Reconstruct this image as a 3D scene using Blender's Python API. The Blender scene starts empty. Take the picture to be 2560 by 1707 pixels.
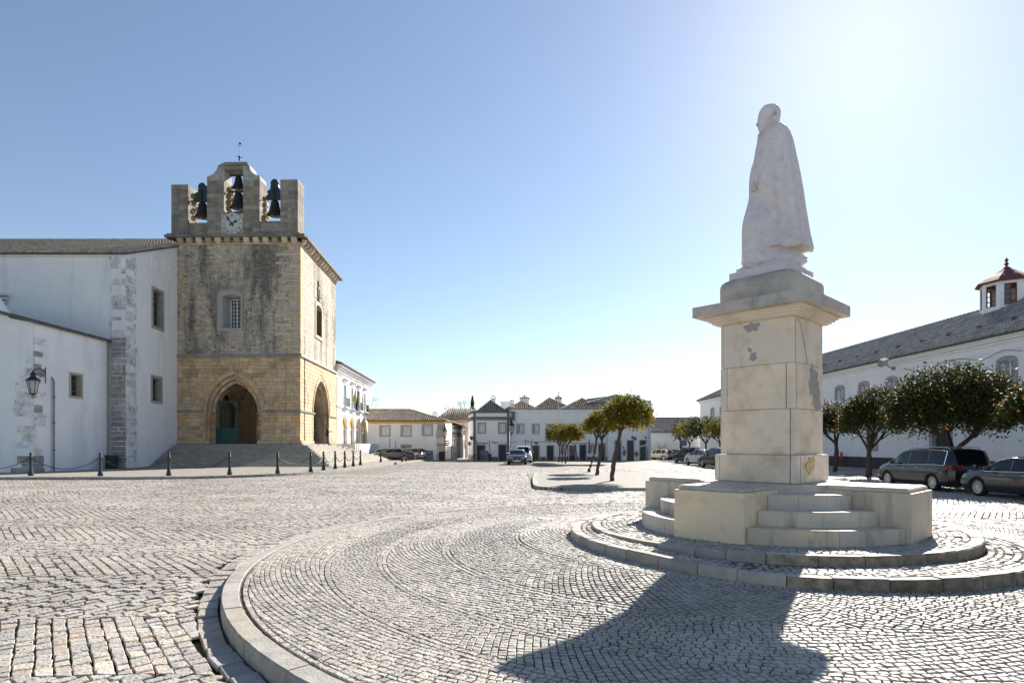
import bpy, bmesh, math, random
import numpy as np
from math import sin, cos, pi, radians, sqrt, atan2, hypot
from mathutils import Vector, Matrix, noise
random.seed(7)
SC = bpy.context.scene
COL = SC.collection
# ------------------------------------------------------------------ camera, sky, sun, exposure
FPX, HY, CH = 1500.0, 1112.0, 1.85          # focal length and horizon in photo pixels, eye height
cam = bpy.data.cameras.new('camera')
cam.sensor_width = 36.0
cam.lens = FPX / 2560 * 36
cam.shift_y = (HY - 853.5) / 2560
cam.clip_start = 0.1
cam.clip_end = 3000
camo = bpy.data.objects.new('camera', cam)
COL.objects.link(camo)
camo.location = (0, 0, CH)
camo.rotation_euler = (pi / 2, 0, 0)
SC.camera = camo
SUN_AZ, SUN_EL = radians(30.8), radians(33.2)   # azimuth to the right of straight ahead
world = bpy.data.worlds.new('World')
SC.world = world
world.use_nodes = True
wn = world.node_tree
wn.nodes.clear()
sky = wn.nodes.new('ShaderNodeTexSky')
sky.sky_type = 'NISHITA'
sky.sun_disc = False
sky.sun_elevation = SUN_EL
sky.sun_rotation = SUN_AZ
sky.altitude = 10
sky.air_density = 1.0
sky.dust_density = 0.22
sky.ozone_density = 2.2
bg = wn.nodes.new('ShaderNodeBackground')
bg.inputs[1].default_value = 0.059
wo = wn.nodes.new('ShaderNodeOutputWorld')
hs = wn.nodes.new('ShaderNodeHueSaturation')
hs.inputs['Saturation'].default_value = .92
wn.links.new(sky.outputs[0], hs.inputs['Color'])
wn.links.new(hs.outputs[0], bg.inputs[0])
wn.links.new(bg.outputs[0], wo.inputs[0])
sun = bpy.data.lights.new('sun', 'SUN')
sun.energy = 4.1
sun.angle = radians(0.5)
sun.color = (1.0, 0.945, 0.86)
suno = bpy.data.objects.new('sun', sun)
COL.objects.link(suno)
sd = Vector((sin(SUN_AZ) * cos(SUN_EL), cos(SUN_AZ) * cos(SUN_EL), sin(SUN_EL)))
suno.rotation_euler = (-sd).to_track_quat('-Z', 'Y').to_euler()
suno.location = sd * 60
SC.view_settings.view_transform = 'Standard'
SC.view_settings.look = 'None'
SC.view_settings.gamma = 1
SC.view_settings.use_curve_mapping = False
SC.view_settings.exposure = 1.34
# ------------------------------------------------------------------ materials
MATS = {}
def mk(name, c1, c2=None, scale=3.0, rough=0.7, bump=0.0, bscale=None, metal=0.0, spec=0.5,
  coords='pos', dlo=.52, dhi=.72, dirt=None, dscale=0.6, damt=0.5, streak=False, trans=0.0, coat=0.0):
 """noise mix of two colours times the mesh attribute 'tint', optional stains and bump"""
 m = bpy.data.materials.new(name)
 m.use_nodes = True
 nt = m.node_tree
 N, Lk = nt.nodes, nt.links
 bs = N['Principled BSDF']
 bs.inputs['Roughness'].default_value = rough
 bs.inputs['Metallic'].default_value = metal
 bs.inputs['Specular IOR Level'].default_value = spec
 if coat:
  bs.inputs['Coat Weight'].default_value = coat
  bs.inputs['Coat Roughness'].default_value = 0.04
 if coords == 'pos':
  vec = N.new('ShaderNodeNewGeometry').outputs['Position']
 else:
  vec = N.new('ShaderNodeTexCoord').outputs['Object']
 n = N.new('ShaderNodeTexNoise')
 n.inputs['Scale'].default_value = scale
 n.inputs['Detail'].default_value = 6
 n.inputs['Roughness'].default_value = 0.62
 Lk.new(vec, n.inputs['Vector'])
 mx = N.new('ShaderNodeMix'); mx.data_type = 'RGBA'
 mx.inputs[6].default_value = (*c1, 1)
 mx.inputs[7].default_value = (*(c2 or c1), 1)
 rmp = N.new('ShaderNodeMapRange')
 rmp.inputs[1].default_value = 0.35; rmp.inputs[2].default_value = 0.65
 Lk.new(n.outputs[0], rmp.inputs[0]); Lk.new(rmp.outputs[0], mx.inputs[0])
 out = mx.outputs[2]
 if dirt:
  n2 = N.new('ShaderNodeTexNoise')
  n2.inputs['Scale'].default_value = dscale
  n2.inputs['Detail'].default_value = 7
  n2.inputs['Roughness'].default_value = 0.7
  if streak:
   mp = N.new('ShaderNodeMapping')
   mp.inputs['Scale'].default_value = (1, 1, 0.18)
   Lk.new(vec, mp.inputs[0]); Lk.new(mp.outputs[0], n2.inputs['Vector'])
  else:
   Lk.new(vec, n2.inputs['Vector'])
  r2 = N.new('ShaderNodeMapRange')
  r2.inputs[1].default_value = dlo; r2.inputs[2].default_value = dhi
  r2.inputs[4].default_value = damt
  Lk.new(n2.outputs[0], r2.inputs[0])
  m2 = N.new('ShaderNodeMix'); m2.data_type = 'RGBA'
  m2.inputs[7].default_value = (*dirt, 1)
  Lk.new(out, m2.inputs[6]); Lk.new(r2.outputs[0], m2.inputs[0])
  out = m2.outputs[2]
 at = N.new('ShaderNodeAttribute'); at.attribute_name = 'tint'
 mt = N.new('ShaderNodeMix'); mt.data_type = 'RGBA'; mt.blend_type = 'MULTIPLY'
 mt.inputs[0].default_value = 1
 Lk.new(out, mt.inputs[6]); Lk.new(at.outputs['Color'], mt.inputs[7])
 Lk.new(mt.outputs[2], bs.inputs['Base Color'])
 if bump:
  nb = N.new('ShaderNodeTexNoise')
  nb.inputs['Scale'].default_value = bscale or scale * 4
  nb.inputs['Detail'].default_value = 5
  Lk.new(vec, nb.inputs['Vector'])
  b = N.new('ShaderNodeBump')
  b.inputs['Strength'].default_value = bump
  b.inputs['Distance'].default_value = 0.02
  Lk.new(nb.outputs[0], b.inputs['Height'])
  Lk.new(b.outputs[0], bs.inputs['Normal'])
 if trans:
  ms = N.new('ShaderNodeMixShader'); ms.inputs[0].default_value = trans
  tr = N.new('ShaderNodeBsdfTranslucent')
  Lk.new(mt.outputs[2], tr.inputs[0])
  Lk.new(bs.outputs[0], ms.inputs[1]); Lk.new(tr.outputs[0], ms.inputs[2])
  Lk.new(ms.outputs[0], N['Material Output'].inputs[0])
 MATS[name] = m
 return m
def glassmat(name, col, rough=0.03, alpha=None, spec=.8):
 m = bpy.data.materials.new(name); m.use_nodes = True
 b = m.node_tree.nodes['Principled BSDF']
 b.inputs['Base Color'].default_value = (*col, 1)
 b.inputs['Roughness'].default_value = rough
 b.inputs['Specular IOR Level'].default_value = spec
 if alpha is not None:
  b.inputs['Alpha'].default_value = alpha
 MATS[name] = m
 return m
mk('limewash', (.91, .90, .88), (.86, .85, .83), scale=.9, rough=.9, bump=.25, bscale=7, dirt=(.50, .49, .48), dscale=.6, damt=.5, streak=True, dlo=.50, dhi=.74)
mk('limewash_clean', (.91, .90, .88), (.87, .86, .84), scale=1.2, rough=.9, bump=.12, bscale=9, dirt=(.55, .54, .52), dscale=.8, damt=.2, streak=True)
mk('ashlar', (.64, .48, .30), (.55, .40, .24), scale=2.5, rough=.85, bump=.7, bscale=14, dirt=(.27, .2, .13), dscale=.8, damt=.6, dlo=.48, dhi=.66)
mk('rubble', (.60, .53, .43), (.46, .405, .325), scale=3.4, rough=.9, bump=.9, bscale=18, dirt=(.12, .11, .10), dscale=.5, damt=.8, dlo=.47, dhi=.60, streak=True)
mk('mortar', (.46, .385, .27), (.34, .28, .20), scale=3, rough=.95, bump=.6, bscale=20, dirt=(.11, .10, .09), dscale=.5, damt=.8, dlo=.47, dhi=.60, streak=True)
mk('belfry_stone', (.36, .315, .25), (.23, .205, .17), scale=2.2, rough=.9, bump=.7, bscale=14, dirt=(.16, .14, .12), dscale=.7, damt=.7, streak=True, dlo=.45, dhi=.62)
mk('grey_stone', (.42, .40, .37), (.30, .29, .27), scale=3, rough=.85, bump=.6, bscale=16, dirt=(.12, .115, .10), dscale=1.1, damt=.6)
mk('quoin_stone', (.36, .34, .33), (.17, .16, .155), scale=3.5, rough=.9, bump=.9, bscale=12, dirt=(.7, .7, .69), dscale=1.0, damt=.6)
mk('white_quoin', (.74, .73, .72), (.6, .58, .57), scale=3.5, rough=.9, bump=.8, bscale=12, dirt=(.2, .185, .18), dscale=2.2, damt=.8, dlo=.5, dhi=.66)
mk('beige_stone', (.52, .46, .36), (.42, .37, .29), scale=5, rough=.8, bump=.3)
mk('surround', (.42, .41, .39), (.33, .32, .31), scale=5, rough=.8, bump=.3)
mk('marble', (.85, .71, .55), (.74, .64, .52), scale=1.4, rough=.55, bump=.25, bscale=26, dirt=(.42, .31, .19), dscale=1.3, dlo=.5, dhi=.72, damt=.75)
mk('marble_grey', (.62, .53, .43), (.49, .425, .365), scale=1.7, rough=.6, bump=.25, bscale=26, dirt=(.20, .17, .15), dscale=1.6, dlo=.5, dhi=.72, damt=.8)
mk('marble_step', (.66, .56, .44), (.54, .46, .37), scale=1.8, rough=.6, bump=.3, bscale=26, dirt=(.17, .14, .11), dscale=3.2, damt=.75, streak=True, dlo=.52, dhi=.70)
mk('statue_marble', (.88, .82, .81), (.80, .73, .72), scale=4.5, rough=.6, trans=.15, bump=.7, bscale=30, dirt=(.52, .42, .42), dscale=9, damt=.4)
mk('cobble', (.44, .395, .335), (.32, .288, .248), scale=5, rough=.62, bump=.7, bscale=42, dirt=(.27, .235, .2), dscale=3.2, damt=.5)
mk('sett', (.42, .375, .32), (.30, .27, .233), scale=6, rough=.62, bump=1.0, bscale=26, dirt=(.25, .205, .19), dscale=4.5, damt=.55)
mk('kerbstone', (.40, .365, .31), (.29, .265, .23), scale=4, rough=.75, bump=.5, bscale=40, dirt=(.19, .165, .13), dscale=3, damt=.5)
mk('kerb_mossy', (.27, .225, .17), (.13, .11, .08), scale=7, rough=.9, bump=.8, bscale=30, dirt=(.06, .065, .03), dscale=5, damt=.8)
mk('soil', (.13, .105, .08), (.085, .075, .045), scale=5, rough=1, bump=.8, bscale=60)
mk('moss', (.07, .085, .025), (.12, .105, .06), scale=5, rough=1, bump=.8, bscale=60)
mk('step_stone', (.46, .42, .36), (.34, .31, .27), scale=2.5, rough=.8, bump=.5, bscale=15, dirt=(.22, .2, .17), dscale=1.5, damt=.5)
mk('pavement', (.46, .42, .365), (.37, .34, .295), scale=3, rough=.8, bump=.6, bscale=30, dirt=(.3, .28, .25), dscale=1.2, damt=.5)
mk('roof_tile', (.58, .45, .31), (.34, .27, .20), scale=6, rough=.9, bump=.4, dirt=(.07, .065, .055), dscale=1.5, damt=.8)
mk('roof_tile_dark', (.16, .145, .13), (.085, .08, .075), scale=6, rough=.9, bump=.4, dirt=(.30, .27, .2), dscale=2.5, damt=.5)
mk('roof_tile_grey', (.37, .35, .32), (.22, .21, .195), scale=4, rough=.85, bump=.4, dirt=(.09, .085, .08), dscale=1.8, damt=.7)
mk('roof_red', (.20, .06, .05), (.14, .045, .04), scale=3, rough=.8)
mk('ochre', (.78, .42, .07), (.70, .36, .05), scale=2, rough=.85, dirt=(.45, .26, .08), dscale=2, damt=.3)
mk('pale_yellow', (.82, .66, .30), (.76, .6, .26), scale=2, rough=.85)
mk('orange_trim', (.62, .27, .06), (.55, .24, .06), scale=2, rough=.85)
mk('grey_trim', (.17, .18, .205), (.13, .14, .16), scale=2, rough=.85)
mk('pink_wall', (.66, .50, .47), (.6, .45, .42), scale=2, rough=.9)
mk('plinth_dark', (.075, .072, .075), (.055, .054, .056), scale=3, rough=.9, bump=.3)
mk('plinth_grey', (.25, .26, .28), (.19, .2, .21), scale=3, rough=.9)
mk('green_paint', (.018, .07, .065), (.012, .05, .048), scale=3, rough=.45)
mk('door_dark', (.035, .045, .05), (.025, .03, .035), scale=3, rough=.5)
mk('door_green', (.05, .10, .10), (.04, .085, .08), scale=3, rough=.5)
mk('door_wood', (.14, .11, .09), (.09, .075, .065), scale=4, rough=.7)
mk('iron', (.018, .020, .022), rough=.45, scale=8)
mk('bronze', (.028, .029, .028), (.015, .017, .017), scale=5, rough=.5, metal=.4)
mk('bell_frame', (.008, .028, .027), (.006, .02, .02), scale=5, rough=.5)
mk('white_paint', (.80, .80, .80), (.76, .76, .76), scale=4, rough=.5)
mk('cream_metal', (.62, .60, .55), (.55, .53, .49), scale=2, rough=.5)
mk('clock_face', (.62, .60, .57), (.52, .50, .48), scale=6, rough=.7)
mk('red_paint', (.55, .03, .04), rough=.4, scale=3)
mk('orange_paint', (.75, .20, .04), rough=.4, scale=3)
mk('blue_paint', (.03, .14, .42), rough=.4, scale=3)
mk('yellow_cloth', (.9, .68, .05), (.82, .6, .04), rough=.8, scale=3, coords='obj')
mk('navy_cloth', (.03, .045, .16), (.02, .03, .11), rough=.8, scale=3, coords='obj')
mk('white_cloth', (.8, .8, .8), (.7, .7, .72), rough=.8, scale=3, coords='obj')
mk('red_cloth', (.6, .08, .12), rough=.8, scale=3, coords='obj')
mk('grey_cloth', (.33, .33, .35), (.25, .25, .27), rough=.9, scale=2)
mk('tarp_grey', (.20, .20, .22), (.15, .15, .17), rough=.9, scale=3)
mk('tarp_blue', (.13, .16, .30), (.1, .13, .25), rough=.9, scale=3)
mk('wood', (.28, .2, .13), (.2, .14, .09), rough=.8, scale=5)
mk('grey_metal', (.28, .29, .31), (.22, .23, .25), rough=.45, scale=3, metal=.3)
mk('board_grey', (.20, .24, .29), (.26, .27, .34), rough=.5, scale=1.5)
mk('sheet_white', (.58, .57, .56), (.5, .49, .48), rough=.6, scale=2)
mk('sheet_grey', (.30, .29, .31), (.25, .24, .26), rough=.6, scale=2)
mk('marble_patch', (.40, .38, .365), (.30, .285, .28), rough=.8, scale=8, bump=.5)
mk('rust_stain', (.50, .36, .15), (.55, .45, .25), rough=.7, scale=6)
mk('bark', (.10, .075, .055), (.055, .042, .033), scale=9, rough=.95, bump=1.0, bscale=30, coords='obj')
mk('leaf', (.23, .21, .025), (.075, .095, .015), scale=2.2, rough=.6, spec=.22, coords='obj', trans=.45)
mk('leaf_dark', (.062, .078, .015), (.024, .038, .010), scale=2.2, rough=.6, spec=.2, coords='obj', trans=.26)
mk('orange_fruit', (.85, .22, .02), (.8, .3, .03), scale=4, rough=.45, coords='obj')
mk('grass', (.07, .12, .02), (.12, .14, .03), scale=4, rough=.9, trans=.3)
mk('skin', (.50, .30, .22), rough=.6, scale=6, coords='obj')
mk('hair', (.02, .016, .014), rough=.7, scale=6, coords='obj')
mk('suit', (.022, .035, .045), (.016, .026, .035), rough=.85, scale=6, coords='obj')
mk('shirt', (.35, .42, .55), rough=.85, scale=6, coords='obj')
mk('shirt_white', (.7, .72, .75), rough=.85, scale=6, coords='obj')
mk('jeans', (.05, .07, .12), rough=.85, scale=6, coords='obj')
mk('tyre', (.014, .014, .015), rough=.85, scale=10, coords='obj')
mk('rim', (.60, .61, .63), (.5, .51, .53), rough=.28, metal=.75, scale=10, coords='obj')
mk('chrome', (.75, .76, .78), rough=.12, metal=1, scale=10, coords='obj')
mk('car_plastic', (.02, .02, .022), rough=.5, scale=10, coords='obj')
mk('paint_anthracite', (.014, .016, .020), (.012, .014, .018), rough=.25, metal=.2, coat=.6, scale=3, coords='obj')
mk('paint_slate', (.022, .027, .036), (.018, .022, .030), rough=.25, metal=.25, coat=.7, scale=3, coords='obj')
mk('paint_navy', (.010, .013, .024), (.008, .011, .02), rough=.3, metal=.1, coat=.5, scale=3, coords='obj')
mk('paint_olive', (.045, .05, .045), (.038, .042, .038), rough=.22, metal=.35, coat=1, scale=3, coords='obj')
mk('paint_white', (.72, .72, .73), (.68, .68, .69), rough=.25, coat=1, scale=3, coords='obj')
mk('paint_silver', (.42, .43, .44), (.37, .38, .39), rough=.25, metal=.5, coat=1, scale=3, coords='obj')
mk('paint_beige', (.55, .50, .38), (.5, .45, .34), rough=.3, coat=.7, scale=3, coords='obj')
mk('tail_red', (.17, .01, .01), rough=.15, scale=10, coords='obj')
mk('head_lamp', (.55, .56, .58), rough=.08, scale=10, coords='obj', metal=.6)
mk('plate', (.75, .75, .72), rough=.4, scale=10, coords='obj')
mk('ink', (.01, .01, .012), rough=.6, scale=10)
mk('ink_red', (.4, .05, .07), rough=.6, scale=10)
mk('interior', (.03, .03, .03), rough=.9, scale=4)
mk('brick_red', (.36, .16, .11), (.28, .13, .1), rough=.9, scale=5)
mk('bin_black', (.012, .013, .014), rough=.5, scale=4)
glassmat('pane_dark', (.045, .05, .06), .05)
glassmat('pane_light', (.40, .43, .47), .08)
glassmat('pane_curtain', (.62, .63, .65), .25)
glassmat('car_glass', (.006, .007, .009), .05, spec=.3)
glassmat('lamp_glass', (.55, .56, .52), .2, .55)
# paving: courses of stones seen too small to build
def brickify(m, bw, rh, mort, rot, mc, c2=.72):
 nt = m.node_tree
 g = nt.nodes.new('ShaderNodeNewGeometry')
 mp = nt.nodes.new('ShaderNodeMapping'); mp.inputs['Rotation'].default_value = (0, 0, radians(rot))
 br = nt.nodes.new('ShaderNodeTexBrick')
 for k, v in (('Scale', 1.0), ('Brick Width', bw), ('Row Height', rh), ('Mortar Size', mort), ('Mortar Smooth', .4), ('Color1', (1, 1, 1, 1)), ('Color2', (c2, c2, c2, 1)), ('Mortar', mc)):
  br.inputs[k].default_value = v
 nt.links.new(g.outputs['Position'], mp.inputs[0]); nt.links.new(mp.outputs[0], br.inputs['Vector'])
 pm = nt.nodes.new('ShaderNodeMix'); pm.data_type = 'RGBA'; pm.blend_type = 'MULTIPLY'; pm.inputs[0].default_value = 1
 bs = nt.nodes['Principled BSDF']
 src = bs.inputs['Base Color'].links[0].from_socket
 nt.links.new(src, pm.inputs[6]); nt.links.new(br.outputs['Color'], pm.inputs[7])
 nt.links.new(pm.outputs[2], bs.inputs['Base Color'])
 bb = nt.nodes.new('ShaderNodeBump'); bb.inputs['Strength'].default_value = .8; bb.inputs['Distance'].default_value = .02
 bb.invert = True
 nt.links.new(br.outputs['Fac'], bb.inputs['Height']); nt.links.new(bb.outputs[0], bs.inputs['Normal'])
brickify(mk('far_setts', (.45, .405, .35), (.33, .30, .262), scale=1.1, rough=.7, dirt=(.27, .25, .2), dscale=1.6, damt=.5), .26, .17, .035, 45, (.16, .15, .10, 1), .6)
brickify(MATS['pavement'], .13, .10, .014, 20, (.35, .33, .28, 1), .75)
# ------------------------------------------------------------------ object helpers
def props(o, label=None, cat=None, group=None, kind=None):
 if label: o['label'] = label
 if cat: o['category'] = cat
 if group: o['group'] = group
 if kind: o['kind'] = kind
 return o
def thing(name, label, cat, loc=(0, 0, 0), group=None, rz=0):
 o = bpy.data.objects.new(name, None)
 o.empty_display_size = .2
 COL.objects.link(o)
 o.location = loc
 o.rotation_euler = (0, 0, rz)
 return props(o, label, cat, group)
class MB:
 """collects faces; build() links them as one mesh object"""
 def __init__(s):
  s.v = []; s.f = []; s.t = []; s.mi = []; s.sm = []
  s.T = (1, 1, 1); s.M = 0; s.S = False
 def add(s, vs, fs):
  o = len(s.v)
  s.v.extend(vs)
  for f in fs:
   s.f.append([i + o for i in f]); s.t.append(s.T); s.mi.append(s.M); s.sm.append(s.S)
 def poly(s, *pts): s.add(list(pts), [list(range(len(pts)))])
 def hexa(s, p):      # 8 points: bottom 4 ccw, top 4 ccw
  s.add(p, [(0, 3, 2, 1), (4, 5, 6, 7), (0, 1, 5, 4), (1, 2, 6, 5), (2, 3, 7, 6), (3, 0, 4, 7)])
 def box(s, x0, x1, y0, y1, z0, z1):
  s.hexa([(x0, y0, z0), (x1, y0, z0), (x1, y1, z0), (x0, y1, z0), (x0, y0, z1), (x1, y0, z1), (x1, y1, z1), (x0, y1, z1)])
 def rbox(s, cx, cy, ang, w, d, z0, z1):
  c, sn = cos(ang), sin(ang)
  P = [(cx + a * c - b * sn, cy + a * sn + b * c) for a, b in ((-w/2, -d/2), (w/2, -d/2), (w/2, d/2), (-w/2, d/2))]
  s.hexa([(x, y, z0) for x, y in P] + [(x, y, z1) for x, y in P])
 def prism(s, pts, z0, z1):
  n = len(pts)
  zz0 = z0 if callable(z0) else (lambda x, y: z0)
  zz1 = z1 if callable(z1) else (lambda x, y: z1)
  vs = [(x, y, zz0(x, y)) for x, y in pts] + [(x, y, zz1(x, y)) for x, y in pts]
  s.add(vs, [list(range(n))[::-1], [n + i for i in range(n)]] + [(i, (i + 1) % n, n + (i + 1) % n, n + i) for i in range(n)])
 def tube(s, pts, r, n=8, cap=True, r1=None):
  pts = [Vector(p) for p in pts]
  k = len(pts)
  rs = r if isinstance(r, (list, tuple)) else [r + ((r1 if r1 is not None else r) - r) * i / max(1, k - 1) for i in range(k)]
  vs = []; up = Vector((0, 0, 1))
  for i, p in enumerate(pts):
   d = (pts[min(i + 1, k - 1)] - pts[max(i - 1, 0)])
   if d.length < 1e-9: d = Vector((0, 0, 1))
   d.normalize()
   a = d.cross(up if abs(d.z) < .95 else Vector((1, 0, 0))).normalized(); b = d.cross(a)
   for j in range(n):
    t = 2 * pi * j / n
    vs.append(tuple(p + a * cos(t) * rs[i] + b * sin(t) * rs[i]))
  fs = []
  for i in range(k - 1):
   for j in range(n):
    fs.append((i * n + j, i * n + (j + 1) % n, (i + 1) * n + (j + 1) % n, (i + 1) * n + j))
  if cap: fs += [tuple(range(n)), tuple((k - 1) * n + j for j in range(n))[::-1]]
  s.add(vs, fs)
 def lathe(s, prof, c=(0, 0, 0), n=16, sq=None):
  vs = []
  for r, z in prof:
   for j in range(n):
    t = 2 * pi * (j + .5) / n
    rr = r
    vs.append((c[0] + rr * cos(t), c[1] + rr * sin(t), c[2] + z))
  fs = []
  for i in range(len(prof) - 1):
   for j in range(n):
    fs.append((i * n + j, i * n + (j + 1) % n, (i + 1) * n + (j + 1) % n, (i + 1) * n + j))
  fs += [tuple(range(n))[::-1], tuple((len(prof) - 1) * n + j for j in range(n))]
  s.add(vs, fs)
 def ball(s, c, r, n=8, k=6):
  pr = [(max(1e-4, r * sin(pi * i / k)), -r * cos(pi * i / k)) for i in range(k + 1)]
  s.lathe(pr, c, n)
 def build(s, name, mats, parent=None, world=True, smooth=None, **kw):
  if isinstance(mats, str): mats = [mats]
  me = bpy.data.meshes.new(name)
  off = Vector((0, 0, 0))
  v = np.array(s.v, dtype=np.float64).reshape(-1, 3)
  o = bpy.data.objects.new(name, me)
  if parent is not None and world:
   p = parent
   while p is not None:
    off = off + p.location; p = p.parent
   v = v - np.array(off)
  elif parent is None and len(v):
   c = v.mean(0); c[2] = v[:, 2].min()
   v = v - c; o.location = tuple(c)
  me.from_pydata(v.tolist(), [], s.f)
  for mname in mats: me.materials.append(MATS[mname])
  nf = len(me.polygons)
  if nf == len(s.f):
   me.polygons.foreach_set('material_index', s.mi)
   me.polygons.foreach_set('use_smooth', [bool(x) for x in s.sm] if smooth is None else [smooth] * nf)
   at = me.color_attributes.new('tint', 'FLOAT_COLOR', 'CORNER')
   cnt = np.array([len(f) for f in s.f])
   t = np.repeat(np.array([(a[0], a[1], a[2], 1.0) for a in s.t], dtype=np.float32).reshape(-1, 4), cnt, axis=0)
   at.data.foreach_set('color', t.ravel())
  me.update()
  COL.objects.link(o)
  if parent is not None: o.parent = parent
  props(o, **kw)
  return o
def text_mesh(body, size, mat, name, parent, place, extr=.004, align='CENTER'):
 """lettering as flat mesh; place = 4x4 matrix in world"""
 cu = bpy.data.curves.new(name, 'FONT'); cu.body = body; cu.size = size; cu.extrude = extr
 cu.align_x = align; cu.align_y = 'CENTER'; cu.resolution_u = 2
 ob = bpy.data.objects.new(name, cu)
 me = bpy.data.meshes.new_from_object(ob)
 bpy.data.objects.remove(ob); bpy.data.curves.remove(cu)
 me.transform(place)
 me.materials.clear(); me.materials.append(MATS[mat])
 at = me.color_attributes.new('tint', 'FLOAT_COLOR', 'CORNER')
 at.data.foreach_set('color', [1.0] * (4 * len(me.loops)))
 o = bpy.data.objects.new(name, me); COL.objects.link(o)
 if parent is not None:
  off = Vector((0, 0, 0)); p = parent
  while p is not None: off = off + p.location; p = p.parent
  me.transform(Matrix.Translation(-off)); o.parent = parent
 return o
def var(a=.12, base=1.0, warm=.04):
 k = base + random.uniform(-a, a); w = random.uniform(-warm, warm)
 return (k * (1 + w), k, k * (1 - w * 1.5))
def sstep(x, a, b):
 t = min(1, max(0, (x - a) / (b - a))); return t * t * (3 - 2 * t)
def at(px, D): return (px - 1280) / FPX * D
def zat(py, D): return CH - (py - HY) / FPX * D
class Face:
 """vertical plane through plan points A and B; u runs from A to B, n points towards the viewer side"""
 def __init__(s, A, B, flip=False):
  s.A = Vector(A[:2]); s.B = Vector(B[:2]); s.d = (s.B - s.A); s.L = s.d.length; s.d.normalize()
  s.n = Vector((s.d.y, -s.d.x))
  if flip: s.n = -s.n
 def p(s, u, z, n=0.0):
  q = s.A + s.d * u + s.n * n; return (q.x, q.y, z)
 def u(s, px):      # where the viewing line through photo column px meets the plane
  k = (px - 1280) / FPX
  den = s.d.x - k * s.d.y
  return (k * s.A.y - s.A.x) / den
 def D(s, u): return s.A.y + s.d.y * u
 def uz(s, px, py):
  u = s.u(px); return u, zat(py, s.D(u))
 def box(s, mb, u0, u1, z0, z1, n0, n1):
  P = [s.p(u0, z0, n1), s.p(u1, z0, n1), s.p(u1, z0, n0), s.p(u0, z0, n0), s.p(u0, z1, n1), s.p(u1, z1, n1), s.p(u1, z1, n0), s.p(u0, z1, n0)]
  mb.hexa(P)
 def ext(s, mb, pts, n0, n1):      # extruded outline in (u,z)
  k = len(pts)
  vs = [s.p(u, z, n1) for u, z in pts] + [s.p(u, z, n0) for u, z in pts]
  mb.add(vs, [list(range(k)), [k + i for i in range(k)][::-1]] + [(i, k + i, k + (i + 1) % k, (i + 1) % k) for i in range(k)])
 def ring(s, mb, outer, inner, n0, n1, closed=True):
  k = len(outer)
  vs = [s.p(u, z, n1) for u, z in outer] + [s.p(u, z, n1) for u, z in inner] + [s.p(u, z, n0) for u, z in outer] + [s.p(u, z, n0) for u, z in inner]
  fs = []
  for i in range(k if closed else k - 1):
   j = (i + 1) % k
   fs += [(i, j, k + j, k + i), (2*k + i, 3*k + i, 3*k + j, 2*k + j), (i, 2*k + i, 2*k + j, j), (k + i, k + j, 3*k + j, 3*k + i)]
  if not closed:
   fs += [(0, k, 3*k, 2*k), (k - 1, 3*k - 1, 4*k - 1, 2*k - 1)]
  mb.add(vs, fs)
 def wall(s, mb, u0, u1, z0, z1, holes=(), depth=.22, n=0.0):
  us = sorted({u0, u1, *[h[0] for h in holes], *[h[1] for h in holes]})
  zs = sorted({z0, z1, *[h[2] for h in holes], *[h[3] for h in holes]})
  us = [u for u in us if u0 <= u <= u1]; zs = [z for z in zs if z0 <= z <= z1]
  for a, b in zip(us, us[1:]):
   for c, d in zip(zs, zs[1:]):
    mu, mz = (a + b) / 2, (c + d) / 2
    if any(h[0] < mu < h[1] and h[2] < mz < h[3] for h in holes): continue
    mb.poly(s.p(a, c, n), s.p(b, c, n), s.p(b, d, n), s.p(a, d, n))
  for h in holes:
   a, b, c, d = h[:4]
   e = n - depth
   mb.poly(s.p(a, c, n), s.p(a, d, n), s.p(a, d, e), s.p(a, c, e))
   mb.poly(s.p(b, c, n), s.p(b, c, e), s.p(b, d, e), s.p(b, d, n))
   mb.poly(s.p(a, c, n), s.p(a, c, e), s.p(b, c, e), s.p(b, c, n))
   mb.poly(s.p(a, d, n), s.p(b, d, n), s.p(b, d, e), s.p(a, d, e))
 def mat4(s, u, z, n):    # x along u, y up, z out of the wall
  o = s.p(u, z, n)
  return Matrix(((s.d.x, 0, s.n.x, o[0]), (s.d.y, 0, s.n.y, o[1]), (0, 1, 0, o[2]), (0, 0, 0, 1)))
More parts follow.
